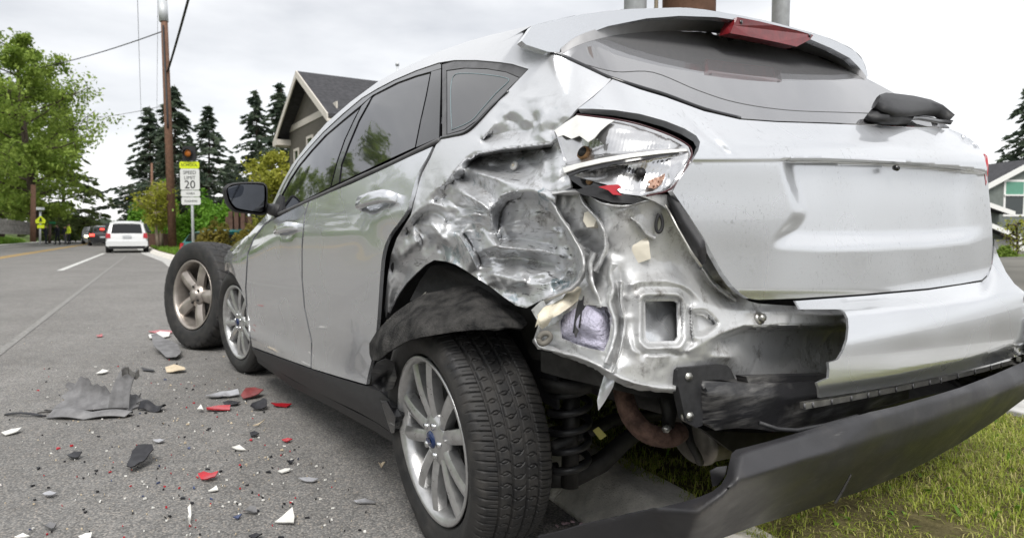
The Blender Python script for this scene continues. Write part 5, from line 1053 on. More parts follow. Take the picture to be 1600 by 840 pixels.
def bush(name, loc, rad, label, cat='bush', seed=1, leaf=LEAF_HEDGE, n=5000, size=.12, group=None, stems=5):
    r = np.random.default_rng(seed); t = empty(name, loc, 0, label, cat, group); d = rvec(n, r); d[:, 2] = np.abs(d[:, 2])*1.0
    lump = np.array([.75+.38*mnoise.noise(Vector((float(q[0])*2.1+seed, float(q[1])*2.1, float(q[2])*2.1)))+.16*mnoise.noise(Vector((float(q[0])*6+seed, float(q[1])*6, float(q[2])*6))) for q in d]); rr = lump*r.uniform(.35, 1.0, n)**.33
    C = d*rr[:, None]*np.array(rad); C[:, 2] += .05; A = rvec(n, r)*(size*r.uniform(.5, 1.3, n))[:, None]; B = np.cross(A, rvec(n, r)); B = B/np.maximum(np.linalg.norm(B, axis=1), 1e-9)[:, None]*np.linalg.norm(A, axis=1)[:, None]*.65
    V = []; F = []
    for k in range(stems):
        an = k*2.4; V2, F2 = tube_vf([(.1*math.cos(an), .1*math.sin(an), 0), (.35*rad[0]*math.cos(an), .35*rad[1]*math.sin(an), rad[2]*.6)], [.04, .015], 5); o = len(V); V += V2; F += [tuple(q+o for q in f) for f in F2]
    mk('stems', V, F, BARK, t); quads_obj('foliage', C, A, B, leaf, t); return t
def gtop(px, ytop, Zd): return CAMP[2]+(364-ytop)/FPX*Zd
# left of the road
leafy_tree('alder_tree', gpx(48, 46, .6), gtop(0, 48, 46), 4.9, 'tall spring-green leafy tree, largest on the left side of the road', seed=3, n_limb=34, twigs=13, per=58, size=.135, z0=.06)
leafy_tree('alder_tree', gpx(0, 52, .6), gtop(0, 110, 52), 5.4, 'leafy tree cut by the left edge of the photo', seed=8, n_limb=28, twigs=13, per=80, size=.15, z0=.08)
conifer('cedar_tree', gpx(104, 60, .5), gtop(0, 160, 60), 4.4, 'dark drooping cedar behind the leafy tree near the hi-vis person', seed=5, leaf=NEEDLE2, gap=.34, dens=1.5)
leafy_tree('alder_tree', gpx(38, 70, .5), gtop(0, 165, 70), 6.0, 'leafy tree filling the gap low behind the tallest left tree', seed=12, n_limb=22, twigs=11, per=60, size=.2, z0=.06)
bush('roadside_bush', gpx(128, 62, .2), (3.0, 2.2, 2.6), 'green bush behind the parked oncoming car', seed=4, leaf=LEAF_MID, n=3500, size=.17)
bush('roadside_bush', gpx(92, 58, .2), (3.6, 2.2, 3.0), 'dark green bush under the cedar', seed=6, leaf=NEEDLE2, n=3500, size=.17)
conifer('fir_tree', gpx(146, 95, 0), gtop(0, 322, 95), 2.6, 'small distant fir left of the black car', seed=15, gap=.4)
conifer('fir_tree', gpx(196, 90, 0), gtop(0, 318, 90), 2.4, 'small distant fir above the white SUV', seed=16, gap=.4)
for i, (px, w_, h_) in enumerate(((132, 7, 4.2), (160, 9, 4.6), (186, 8, 4.4), (112, 8, 6))):
    bush('far_tree_belt', gpx(px, 125+4*i, 0), (w_, 4, h_), ['hazy dark treetops over the oncoming car', 'hazy dark treetops over the black car', 'hazy dark treetops behind the white SUV', 'dark treetops behind the hi-vis person'][i], 'trees', seed=30+i, leaf=NEEDLE, n=2600, size=.34)
# trees the windows mirror, on the near left
for i, (s, o, hh, rr_) in enumerate(((33, -11.8, 16, 4.2), (42, -12.2, 17, 4.4), (25, -13.5, 12, 3.4))):
    leafy_tree('garden_tree', rp_(s, o, .3), hh, rr_, ['middle garden tree out of frame across the road', 'taller garden tree out of frame across the road', 'smaller garden tree out of frame across the road'][i], seed=50+i, n_limb=20, twigs=10, per=60, size=.17, z0=.08)
# the wooded far side of the road, out of frame but mirrored in the doors
for i, (s, o, w_, h_, lf_) in enumerate(((-8, -17, 5, 6.0, LEAF_MID), (-1, -19, 4.5, 8.5, NEEDLE2), (6, -17, 5, 5.0, LEAF_MID), (13, -19, 4.5, 8.0, NEEDLE2), (20, -17.5, 5, 6.5, LEAF_MID), (-16, -19, 5, 8.5, NEEDLE2))):
    bush('roadside_thicket', rp_(s, o, .2), (w_, 3.5, h_), ['pale thicket across the road level with the rear bumper', 'dark thicket across the road level with the rear wheel', 'pale thicket across the road level with the front wheel', 'dark thicket across the road ahead of the wreck', 'pale thicket across the road farthest ahead of the wreck', 'dark thicket across the road behind the wreck'][i], 'trees', 130+i, lf_, 2600, .34)
# right of the road, beyond the wreck
for i, (px, yt, Zd, R_, lb) in enumerate(((238, 170, 64, 3.7, 'fir just left of the tall wooden pole'), (277, 138, 62, 3.9, 'tall fir just right of the wooden pole'), (330, 168, 60, 3.9, 'fir rising behind the speed limit sign'), (403, 146, 66, 3.6, 'slim fir left of the tallest pair by the gabled house'), (441, 134, 58, 3.4, 'fir touching the gabled house roof'), (365, 245, 72, 3.0, 'low fir between the sign and the mirror'), (472, 170, 70, 3.0, 'fir behind the gabled house corner'), (300, 215, 75, 3.2, 'fir behind the flashing beacon'), (258, 230, 78, 3.4, 'fir low behind the wooden pole'))):
    conifer('fir_tree', gpx(px, Zd, .2), gtop(0, yt, Zd), R_, lb+', dark green', 'tree', seed=60+i, gap=.24, dens=1.5)
bush('hedge', gpx(228, 44, .1), (2.4, 2.2, 3.4), 'bright green rounded hedge above the kerb by the white SUV', 'hedge', 70, LEAF_HEDGE, 6000, .13)
bush('hedge', gpx(262, 40, -.25), (2.2, 1.8, 4.2), 'bright green hedge behind the wooden pole', 'hedge', 71, LEAF_HEDGE, 6000, .13)
bush('hedge', gpx(318, 36, -.25), (2.4, 1.8, 3.6), 'bright green hedge behind the speed limit sign', 'hedge', 72, LEAF_HEDGE, 6000, .12)
bush('hedge', gpx(350, 34, -.25), (2.0, 1.6, 3.3), 'green hedge between sign and side mirror', 'hedge', 73, LEAF_HEDGE, 5000, .12)
bush('shrub', gpx(338, 24, -.25), (.9, .9, 1.75), 'rust-tinged shrub right of the speed limit sign', 'shrub', 74, LEAF_RUST, 3500, .07)
bush('shrub', gpx(392, 22, -.25), (.9, .8, 1.55), 'rust-tinged shrub below the side mirror', 'shrub', 75, LEAF_RUST, 3200, .07)
bush('shrub', gpx(372, 30, -.25), (1.0, .8, 1.9), 'green and rust shrub left of the side mirror', 'shrub', 76, LEAF_RUST, 3200, .08)
leafy_tree('young_tree', gpx(247, 34, .1), gtop(0, 288, 34), .75, 'slim yellow-green young tree left of the wooden pole', seed=80, leaf=LEAF_YEL, n_limb=14, twigs=6, per=22, size=.09, z0=.35, bark=PALEBARK)
leafy_tree('young_tree', gpx(255, 36, .1), gtop(0, 280, 36), .7, 'slim young tree touching the wooden pole', seed=81, leaf=LEAF_YEL, n_limb=14, twigs=6, per=22, size=.09, z0=.35, bark=PALEBARK)
leafy_tree('birch_tree', gpx(425, 38, -.25), gtop(0, 226, 38), 1.5, 'yellow-green upright tree above the side mirror', seed=82, leaf=LEAF_YEL, n_limb=24, twigs=9, per=36, size=.12, z0=.12, bark=PALEBARK)
conifer('fir_tree', gpx(1606, 44, .2), gtop(0, 128, 44), 3.6, 'dark fir at the right edge of the photo behind the house', seed=90, gap=.24, dens=1.5)
leafy_tree('garden_sapling', gpx(1588, 22, .1), gtop(0, 348, 22), .5, 'small yellow-green sapling in front of the right-hand house', seed=91, leaf=LEAF_YEL, n_limb=10, twigs=5, per=11, size=.05, z0=.25)
bush('garden_shrub', gpx(1570, 20, .1), (.4, .4, .4), 'low green shrub beside the bumper corner', 'shrub', 92, LEAF_MID, 1500, .05)

# ------------------------------------------------------------------ houses
def sidingmat(name, col):
    m, t, b = newmat(name); tcn = N(t, 'ShaderNodeTexCoord'); wv = N(t, 'ShaderNodeTexWave', wave_type='BANDS', bands_direction='Z', wave_profile='SAW', Scale=1.05, Distortion=0.0); t.links.new(tcn.outputs['Object'], wv.inputs['Vector'])
    n = N(t, 'ShaderNodeTexNoise', Scale=6.0, Detail=5.0); t.links.new(tcn.outputs['Object'], n.inputs['Vector']); r = ramp(t, n.outputs['Fac'], .3, tuple(c*.9 for c in col), .7, tuple(c*1.1 for c in col)); t.links.new(r.outputs['Color'], b.inputs['Base Color'])
    bp = N(t, 'ShaderNodeBump', Strength=.8, Distance=.05); t.links.new(wv.outputs['Fac'], bp.inputs['Height']); t.links.new(bp.outputs['Normal'], b.inputs['Normal']); b.inputs['Roughness'].default_value = .75; return m
SID1 = sidingmat('brown_grey_siding', (.13, .118, .10)); SID2 = sidingmat('sage_grey_siding', (.19, .215, .20)); WTRIM = mat('cream_trim_paint', (.62, .58, .52), .6, var=.05); WHT = mat('white_trim_paint', (.78, .78, .76), .55, var=.04)
ROOF = mat('charcoal_shingles', (.045, .045, .05), .9, var=.35, scale=6, bump=.7, bscale=14, detail=9); PANE = glassmat('house_glass', (.02, .03, .03), 1.8, .04)
def house(name, label, org, u, w_, hw, ze, zp, depth, sid, trim, ov=.5):
    """gabled block: org = foot of the gable's centre, u = unit vector along the gable wall, w_ = unit vector into the block"""
    t = empty(name, org, 0, label, 'house'); up = np.array([0, 0, 1.])
    def P(a, b, z): return u*a+w_*b+up*z
    V = [P(-hw, 0, 0), P(hw, 0, 0), P(hw, 0, ze), P(0, 0, zp-.1), P(-hw, 0, ze), P(-hw, depth, 0), P(hw, depth, 0), P(hw, depth, ze), P(0, depth, zp-.1), P(-hw, depth, ze)]
    mk('wall', V, [(0, 1, 2, 3, 4), (0, 5, 9, 4), (1, 2, 7, 6), (5, 6, 7, 8, 9)], sid, t, False)
    sl = (zp-ze)/hw; eo = hw+ov
    for s in (-1, 1):
        a = [P(0, -ov, zp), P(s*eo, -ov, zp-sl*eo), P(s*eo, depth+ov, zp-sl*eo), P(0, depth+ov, zp)]; b = [p+up*.12 for p in a]
        mk('roof', a+b, [(0, 1, 2, 3), (4, 5, 6, 7), (0, 1, 5, 4), (1, 2, 6, 5), (2, 3, 7, 6)], ROOF, t, False)
        a = [P(0, -ov-.03, zp+.13), P(s*(eo+.03), -ov-.03, zp-sl*(eo+.03)+.13), P(s*(eo+.03), -ov-.03, zp-sl*(eo+.03)-.16), P(0, -ov-.03, zp-.16)]; b = [p+w_*.05 for p in a]
        mk('barge_board', a+b, [(0, 1, 2, 3), (4, 5, 6, 7), (0, 1, 5, 4), (1, 2, 6, 5), (2, 3, 7, 6)], trim, t, False)
        a = [P(s*(eo+.02), -ov, zp-sl*eo-.14), P(s*(eo+.02), depth+ov, zp-sl*eo-.14)]; tube('gutter', a, .07, trim, t, 8)
    return t, P
def hwin(t, P, a0, a1, z0, z1, trim, off=-.04, pane=PANE, mull=True):
    bm = bmesh.new()
    def bx(a_, b_, za, zb, d0, d1):
        v = [bm.verts.new(P(x, y, z)) for x in (a_, b_) for y in (d0, d1) for z in (za, zb)]
        for f in ((0, 1, 3, 2), (4, 6, 7, 5), (0, 4, 5, 1), (2, 3, 7, 6), (0, 2, 6, 4), (1, 5, 7, 3)): bm.faces.new([v[i] for i in f])
    tk = .11
    for q in ((a0-tk, a1+tk, z1, z1+tk), (a0-tk, a1+tk, z0-tk, z0), (a0-tk, a0, z0, z1), (a1, a1+tk, z0, z1)): bx(*q, off, .0)
    if mull: bx(a0, a1, (z0+z1)/2-.025, (z0+z1)/2+.025, off*.5, .0)
    wn = mkbm('window', bm, trim, t); mk('pane', [P(a0, -.008, z0), P(a1, -.008, z0), P(a1, -.008, z1), P(a0, -.008, z1)], [(0, 1, 2, 3)], pane, wn, False)
cw = lambda X, Zd: _r*X+FH*Zd
u1 = cw(.53, -.845); u1 /= np.linalg.norm(u1); w1 = cw(.845, .53); w1 /= np.linalg.norm(w1)
h1, P1 = house('gabled_house', 'brown-grey sided house with cream gable boards behind the hatchback windows', cz(-8.33, 28.1, .1), u1, w1, 3.55, 5.25, 7.25, 10, SID1, WTRIM, .55)
pp = [P1(-3.55, -.04, 5.35), P1(3.55, -.04, 5.35), P1(3.55, -.04, 5.62), P1(-3.55, -.04, 5.62)]; mk('belly_band', pp+[p+w1*.05 for p in pp], [(0, 1, 2, 3), (0, 1, 5, 4), (2, 3, 7, 6), (0, 3, 7, 4), (1, 2, 6, 5)], WTRIM, h1, False)
hwin(h1, P1, -2.6, -2.0, 3.3, 4.4, WTRIM); hwin(h1, P1, -.5, .25, 3.5, 4.7, WTRIM); hwin(h1, P1, 1.2, 2.0, 3.5, 4.7, WTRIM)
tube('vent_pipe', [P1(.6, 3.6, 6.6), P1(.6, 3.6, 8.05)], .05, GALV, h1, 8); tube('vent_cap', [P1(.6, 3.6, 8.0), P1(.6, 3.6, 8.12)], .09, GALV, h1, 8)
pp = [P1(-4.2, -.6, 4.75), P1(-3.3, -.6, 4.75), P1(-3.3, -.6, 5.0), P1(-4.2, -.6, 5.0)]; mk('eave_return', pp+[p+w1*.6 for p in pp], [(0, 1, 2, 3), (4, 5, 6, 7), (0, 1, 5, 4), (2, 3, 7, 6), (0, 3, 7, 4), (1, 2, 6, 5)], WTRIM, h1, False)
u2 = cw(.93, .37); u2 /= np.linalg.norm(u2); w2 = cw(-.37, .93); w2 /= np.linalg.norm(w2); u2 = cw(1, .08); u2 /= np.linalg.norm(u2); w2 = cw(-.08, 1); w2 /= np.linalg.norm(w2)
h2, P2 = house('two_storey_house', 'sage-grey sided house with white trim at the right edge of the photo', cz(27.3, 35.5, .1), u2, w2, 2.35, 3.35, 4.55, 9, SID2, WHT, .3)
hwin(h2, P2, -1.45, -.45, 1.75, 3.45, WHT, mull=False); boxo('window_rail', tuple(P2(-.95, -.05, 2.75)), (1.2, .1, .08), WHT, h2, rot=Matrix.Rotation(math.atan2(u2[1], u2[0]), 3, 'Z'))
pa = mk('green_blind', [P2(-1.45, -.03, 2.8), P2(-.45, -.03, 2.8), P2(-.45, -.03, 3.45), P2(-1.45, -.03, 3.45)], [(0, 1, 2, 3)], mat('green_blind', (.12, .30, .22), .4), h2, False)
a = [P2(-3.2, -.9, 1.25), P2(-.9, -.9, .55), P2(-.9, 1.2, .55), P2(-3.2, 1.2, 1.25)]; 
for (x0, z0_, x1, z1_) in ((-3.3, 2.25, -1.75, 1.75), (-3.0, 1.15, -.9, .35)):
    a = [P2(x0, -1.0, z0_), P2(x1, -1.0, z1_), P2(x1, .0, z1_), P2(x0, .0, z0_)]; b = [p+np.array([0, 0, .10]) for p in a]; mk('porch_roof', a+b, [(0, 1, 2, 3), (4, 5, 6, 7), (0, 1, 5, 4), (1, 2, 6, 5), (2, 3, 7, 6), (0, 3, 7, 4)], ROOF, h2, False)
    a = [P2(x0, -1.04, z0_-.12), P2(x1, -1.04, z1_-.12), P2(x1, -1.04, z1_+.12), P2(x0, -1.04, z0_+.12)]; mk('fascia', a+[p+w2*.035 for p in a], [(0, 1, 2, 3), (0, 1, 5, 4), (2, 3, 7, 6), (1, 2, 6, 5)], WHT, h2, False)
boxo('garage_door', tuple(P2(-.9, -.06, -.2)), (2.2, .08, 1.3), WHT, h2, rot=Matrix.Rotation(math.atan2(u2[1], u2[0]), 3, 'Z'))
# ------------------------------------------------------------------ street furniture
def upole(name, label, pts, rad, mat_=POLEW, cat='pole', n=12):
    b = np.asarray(pts[0], float); t = empty(name, tuple(b), 0, label, cat); tube('post', [np.asarray(p)-b for p in pts], rad, mat_, t, n); return t
P0 = gpx(270, 34, .05); PT = pt(251, -120, 34)
up_ = upole('utility_pole', 'tall leaning wooden utility pole by the kerb left of the speed limit sign', [P0, P0*.5+PT*.5, PT], [.20, .175, .14])
v = lambda px, py, d=34: pt(px, py, d)-P0
tube('transformer', [v(256, 34), v(254, 2)], [.22, .22], GALV, up_, 16); tube('insulator', [v(256, 34), v(256.5, 38)], .14, DARKM, up_, 10)
tube('riser_cable', [v(255, 40, 33.8), v(262, 190, 33.8), v(262.5, 200, 33.8)], .045, BLACK, up_, 6)
bm = bmesh.new(); box(bm, tuple(v(270, 328, 33.75)), (.06, .06, .12)); mkbm('pole_tag', bm, mat('green_tag', (.3, .5, .1), .6), up_)
def wire(name, label, a, b, sag, rad=.012, group=None):
    a, b = np.asarray(a), np.asarray(b); ts = np.linspace(0, 1, 20); P = [a+(b-a)*t+np.array([0, 0, -4*sag*t*(1-t)]) for t in ts]; o = tube(name, P, rad, DARKM, None, 5); tag(o, label, 'wire', group); return o
wire('overhead_wire', 'thick cable running from the wooden pole up out of the frame', pt(262, 112, 33.9), pt(318, -90, 22), .1, .05)
wire('overhead_wire', 'wire slanting from the left trees up to the wooden pole', pt(-60, 118, 55), pt(252, 50, 34), .6, .028)
wire('overhead_wire', 'faint lower wire meeting the wooden pole above the firs', pt(100, 178, 90), pt(258, 165, 34), .5, .016)
wire('overhead_wire', 'thin wire falling steeply left of the wooden pole', pt(213, -60, 26), pt(225, 330, 110), 0, .012)
wire('overhead_wire', 'thin wire falling steeply just beside the wooden pole', pt(247, -60, 28), pt(244, 330, 120), 0, .010)
for k_, (dx_, lb_) in enumerate(((-.15, 'upper service wire over the hatchback along the kerb'), (.0, 'middle service wire over the hatchback along the kerb'), (.15, 'lower service wire over the hatchback along the kerb'))):
    b_ = gpx(1071, 4.75, 8.6-.5*k_)+RR*dx_; wire('service_wire', lb_, b_-RD*40, b_, .5, .014)
# far pole with street lamp arm
FP = gpx(239, 56, 0); fpo = upole('street_lamp_pole', 'far thin pole with lamp arm left of the wooden pole', [FP, pt(237, 255, 56)], [.12, .09]); tube('lamp_arm', [pt(237, 285, 56)-FP, pt(222, 279, 55)-FP, pt(207, 282, 54)-FP], .035, GALV, fpo, 6)
LP = gpx(52, 44, .3); upole('short_pole', 'short wooden pole on the left verge beside the yellow sign', [LP, pt(52, 289, 44)], [.17, .14])
# tall poles behind the roof of the wreck
for px, d, r, m_, lb in ((1071, 4.75, .182, POLEW, 'thick brown wooden pole rising behind the roof spoiler'), (989, 4.55, .075, GALV, 'grey steel pole left of the brown pole above the roof'), (1212, 5.0, .062, GALV, 'thin grey steel pole right of the brown pole above the roof'), (1021, 4.7, .014, mat('tan_conduit', (.45, .38, .28), .6), 'thin tan conduit beside the brown pole')):
    b = gpx(px, d, .11); upole('roadside_pole', lb, [b, b+np.array([0, 0, 5]), b+np.array([0, 0, 10.5])], r, m_, 'pole', 20)
# school zone sign
def text(name, s, size, mat_, parent, M, align='CENTER', ext=.002):
    cu = bpy.data.curves.new(name, 'FONT'); cu.body = s; cu.size = size; cu.align_x = align; cu.align_y = 'CENTER'; cu.extrude = ext; cu.resolution_u = 3
    o = bpy.data.objects.new('tmp_text', cu); COL.objects.link(o); dg = bpy.context.evaluated_depsgraph_get(); me = bpy.data.meshes.new_from_object(o.evaluated_get(dg)); bpy.data.objects.remove(o); me.materials.clear(); me.materials.append(mat_)
    me.transform(M); return link(name, me, None, parent)
SB = gpx(301, 20.3, .08); sg = empty('speed_limit_sign', tuple(SB), 0, 'school zone speed limit 20 sign with amber beacon on a steel post', 'sign')
fz = -FH; xr = _r   # sign faces the photographer's side of the road
def SM(px, py, dz=0.0): q = gpx(px, 20.3, CAMP[2]+(364-py)/FPX*20.3)-SB-FH*dz; return Matrix(((xr[0], 0, fz[0], q[0]), (xr[1], 0, fz[1], q[1]), (xr[2], 1, fz[2], q[2]), (0, 0, 0, 1)))
def plate(name, px0, py0, px1, py1, mat_, dz, th=.01):
    w_ = (px1-px0)/FPX*20.3; h = (py1-py0)/FPX*20.3; bm = bmesh.new(); box(bm, (0, 0, 0), (w_, h, th)); bmesh.ops.bevel(bm, geom=[e for e in bm.edges if abs((e.verts[0].co-e.verts[1].co).z) > th*.5], offset=.025, segments=3, affect='EDGES'); bmesh.ops.transform(bm, matrix=SM((px0+px1)/2, (py0+py1)/2, dz), verts=bm.verts); return mkbm(name, bm, mat_, sg)
SGW = mat('sign_white', (.62, .63, .62), .45, var=.05); SGY = mat('sign_yellow_green', (.62, .72, .02), .4, var=.04); SGK = mat('sign_black', (.02, .02, .022), .5)
tube('post', [tuple(FH*.05), tuple(np.array([0, 0, 3.3])+FH*.05)], .04, GALV, sg, 10)
plate('school_plate', 284, 253.5, 314.5, 264, SGY, 0); plate('limit_plate', 284.5, 264.5, 314.5, 297, SGW, 0); plate('condition_plate', 285, 298, 315, 307.5, SGW, 0); plate('condition_plate', 285.5, 308.5, 315.5, 320, SGW, 0)
text('lettering', 'SCHOOL', .125, SGK, sg, SM(299.3, 258.8, .008)); text('lettering', 'SPEED', .145, SGK, sg, SM(299.5, 270.5, .008)); text('lettering', 'LIMIT', .145, SGK, sg, SM(299.5, 278.6, .008)); text('lettering', '20', .34, SGK, sg, SM(299.5, 289.4, .008), ext=.004)
text('lettering', 'WHEN', .085, SGK, sg, SM(300, 302.8, .008)); text('lettering', 'FLASHING', .085, SGK, sg, SM(300.5, 314.5, .008))
plate('beacon_backplate', 290, 230, 310, 252, SGK, .02, .05); bcn = gpx(299.5, 20.3, CAMP[2]+(364-241)/FPX*20.3)-SB-FH*.06
tube('beacon', [bcn, bcn-FH*.03], [.115, .10], mat('amber_lens', (.42, .13, .02), .3, var=.2), sg, 20); _V, _F = tube_vf([bcn, bcn-FH*.10], .128, 20, False); mk('beacon_visor', _V, _F, SGK, sg)
# crossing sign, street name sign on the left
YB = gpx(63, 40, .25); ys2 = empty('school_crossing_sign', tuple(YB), 0, 'yellow-green pentagon crossing sign with solar box on the left verge', 'sign')
tube('post', [(0, 0, 0), tuple(pt(63, 330, 40)-YB)], .05, GALV, ys2, 8); q = [pt(x, y, 39.9)-YB for x, y in ((63, 337), (71, 344), (70, 349), (56, 349), (55, 344))]; mk('crossing_plate', q+[p+FH*.03 for p in q], [(0, 1, 2, 3, 4)]+[(i, (i+1) % 5, 5+(i+1) % 5, 5+i) for i in range(5)], SGY, ys2, False)
q = [pt(x, y, 39.9)-YB for x, y in ((58, 351), (69, 351), (69, 356.5), (58, 356.5))]; mk('arrow_plate', q+[p+FH*.03 for p in q], [(0, 1, 2, 3)]+[(i, (i+1) % 4, 4+(i+1) % 4, 4+i) for i in range(4)], SGY, ys2, False)
q = [pt(x, y, 39.85)-YB for x, y in ((62, 340), (64.5, 340), (65.5, 347), (63.5, 345), (61, 347.5))]; mk('walker_symbol', q, [(0, 1, 2, 3, 4)], SGK, ys2, False)
boxo('solar_box', tuple(pt(63, 326, 39.9)-YB), (.3, .3, .16), GALV, ys2, .01, Matrix.Rotation(YAW, 3, 'Z'))
GB = gpx(78, 46, .2); gs = empty('street_name_sign', tuple(GB), 0, 'small green street name sign on a wooden post by the dark-clothed person', 'sign'); tube('post', [(0, 0, 0), tuple(pt(78, 349, 46)-GB)], .09, BARK, gs, 8); boxo('name_plate', tuple(pt(82, 348, 45.9)-GB), (.42, .03, .14), mat('sign_green', (.01, .16, .06), .5), gs, 0, Matrix.Rotation(YAW-math.pi/2, 3, 'Z'))
# timber fence with boards, left verge
fn = empty('timber_fence', tuple(gpx(-5, 42, .8)), 0, 'weathered grey board fence on the left grass bank', 'fence'); A0, A1 = gpx(-90, 36, 1.0), gpx(62, 47, .85); nb = 70; fo_ = gpx(-5, 42, .8)
FENCE = mat('weathered_fence_boards', (.27, .26, .24), .85, var=.25, scale=5)
for k in range(nb):
    t = k/nb; p = A0+(A1-A0)*t-fo_; h_ = 1.15-.35*t+.03*math.sin(k*1.7); dirv = (A1-A0)/np.linalg.norm(A1-A0); boxo('board', (p[0], p[1], p[2]+h_/2-.1), (.17, .02+.006*(k % 3), h_), FENCE, fn, 0, Matrix.Rotation(math.atan2(dirv[1], dirv[0]), 3, 'Z'))
for z in (.25, .7): tube('fence_rail', [A0-fo_+np.array([0, 0, z]), A1-fo_+np.array([0, 0, z-.25])], .035, FENCE, fn, 5)
bf = empty('brown_fence', tuple(gpx(370, 26, 0)), 0, 'brown board fence among the shrubs below the side mirror', 'fence'); bo = gpx(370, 26, 0); BF = mat('brown_boards', (.10, .055, .04), .85, var=.25, scale=5)
for k in range(7):
    p = gpx(356+k*6, 26, 0)-bo; boxo('board', (p[0], p[1], .75), (.135, .02+.005*(k % 2), 1.5), BF, bf, 0, Matrix.Rotation(YAW-math.pi/2, 3, 'Z'))
for px in (362, 371, 381): p = gpx(px, 25.8, 0)-bo; boxo('fence_post', (p[0], p[1], .85), (.16, .12, 1.7), BF, bf, .01, Matrix.Rotation(YAW-math.pi/2, 3, 'Z'))
df = empty('dark_fence', tuple(gpx(236, 38, 0)), 0, 'low dark fence between the white SUV and the wooden pole', 'fence'); do = gpx(236, 38, 0)
for k in range(14): p = gpx(228+k*3.2, 38-.1*k, 0)-do; boxo('board', (p[0], p[1], .42), (.105, .02+.005*(k % 2), .85), BF, df, 0, Matrix.Rotation(YAW-math.pi/2, 3, 'Z'))

# ------------------------------------------------------------------ other vehicles (x forward, y left, z up in their own frames)
CWHITE = mat('white_car_paint', (.72, .73, .74), .25, var=.03, coat=.6); CBLACK = mat('black_car_paint', (.014, .014, .016), .22, var=.2, coat=.7); CTEAL = mat('teal_car_paint', (.02, .15, .15), .3, var=.1, coat=.5); CSILV = mat('pale_silver_car_paint', (.30, .31, .32), .3, metal=.4, var=.05, coat=.5)
DGLASS = glassmat('dark_car_glass', (.01, .011, .012), 1.6, .05); BLIT = mat('lit_brake_light', (.5, .01, .01), .3, emit=(1.0, .05, .03), estr=2.2); HLIT = mat('lit_headlight', (.9, .8, .5), .2, emit=(1.0, .88, .5), estr=4.0); PLATE = mat('number_plate', (.55, .57, .60), .5, var=.2, scale=12)
TY2 = mat('car_tyre', (.02, .02, .021), .8)
def vehicle(name, label, loc, heading, L_, Wd_, H, paint_, secs, rear_lit=False, head_lit=False, wheel_r=.33, rails=False, cat='car'):
    t = empty(name, tuple(loc), heading, label, cat); hw = Wd_/2; nA = 22
    # sections: (x fraction 0 rear .. 1 front, belt height, roof height, width factor)
    V = []; F = []
    for fx, zb, zr, wf in secs:
        x = fx*L_; a = hw*wf; pr = [(.86*a, .20), (.97*a, .30), (a, .48), (.995*a, .62*zb+.2), (.96*a, zb), (.80*a if zr > zb+.08 else .9*a, zr-.05 if zr > zb+.08 else zb+.02), (.62*a, zr), (.3*a, zr+.015)]
        ring = [(x, y, z) for y, z in pr]+[(x, -y, z) for y, z in pr[::-1]]; V += ring
    m = 16
    for i in range(len(secs)-1):
        for k in range(m-1): F.append((i*m+k, i*m+k+1, (i+1)*m+k+1, (i+1)*m+k))
        F.append((i*m+m-1, i*m, (i+1)*m, (i+1)*m+m-1))
    F.append(tuple(range(m-1, -1, -1))); F.append(tuple((len(secs)-1)*m+k for k in range(m)))
    b = mk('body', V, F, paint_, t); b.data.set_sharp_from_angle(angle=math.radians(38))
    for fx in (.18, .80):
        for s in (-1, 1):
            wv_, wf_ = lathe_vf([(.12, .11), (wheel_r*.62, .105), (wheel_r*.68, .11), (wheel_r*.9, .11), (wheel_r, .07), (wheel_r, -.1), (0, -.1)], 24); wv_ = [(q[0]+fx*L_, s*q[1]+s*(hw-.10), q[2]+wheel_r) for q in wv_]; wo = mk('wheel', wv_, wf_, TY2, t)
            hv, hf = lathe_vf([(0, .115), (.06, .12), (wheel_r*.60, .112)], 16); mk('hub_cap', [(q[0]+fx*L_, s*q[1]+s*(hw-.10), q[2]+wheel_r) for q in hv], hf, GALV, wo)
    return t, hw
def quad(name, P, mat_, parent, n=(-.02, 0, 0)):
    k = len(P); P = [np.asarray(p, float) for p in P]; return mk(name, P+[p-np.asarray(n) for p in P], [tuple(range(k))]+[(i, (i+1) % k, k+(i+1) % k, k+i) for i in range(k)], mat_, parent, False)
SUVS = [(0, .70, .72, .90), (.02, .95, 1.0, .96), (.06, 1.0, 1.44, .97), (.14, 1.02, 1.56, .99), (.35, 1.02, 1.60, 1.0), (.55, 1.0, 1.56, 1.0), (.66, .98, 1.30, 1.0), (.74, .97, 1.02, .99), (.92, .90, .93, .96), (1.0, .62, .66, .86)]
SL = gpx(199, 29.6, 0); RH = math.atan2(RD[1], RD[0])
su, hw = vehicle('white_suv', 'white SUV with roof rails parked at the kerb, seen from behind', SL, RH+.02, 4.4, 1.66, 1.6, CWHITE, [(a, b_*.88, c*.88, d) for a, b_, c, d in SUVS], wheel_r=.32)
sc = .88
quad('rear_window', [(.07, .60, .98*sc), (.20, .54, 1.42*sc), (.20, -.54, 1.42*sc), (.07, -.60, .98*sc)], DGLASS, su, (-.06, 0, .02))
for s in (-1, 1):
    quad('tail_light', [(-.01, s*.80, .74*sc), (-.01, s*.62, .74*sc), (.02, s*.64, .99*sc), (.03, s*.78, .99*sc)], REDLENS, su, (-.07, 0, 0)); tube('roof_rail', [(.9, s*.56, 1.40), (1.2, s*.56, 1.45), (2.4, s*.56, 1.45), (2.6, s*.56, 1.40)], .022, CWHITE, su, 6)
    tube('side_mirror', [(2.9, s*.82, .92), (2.88, s*.98, .94)], [.04, .08], CBLACK, su, 8)
    quad('side_window', [(.5, s*.80, .93), (.62, s*.68, 1.30), (2.4, s*.70, 1.30), (3.0, s*.79, .93)], DGLASS, su, (0, -s*.10, 0))
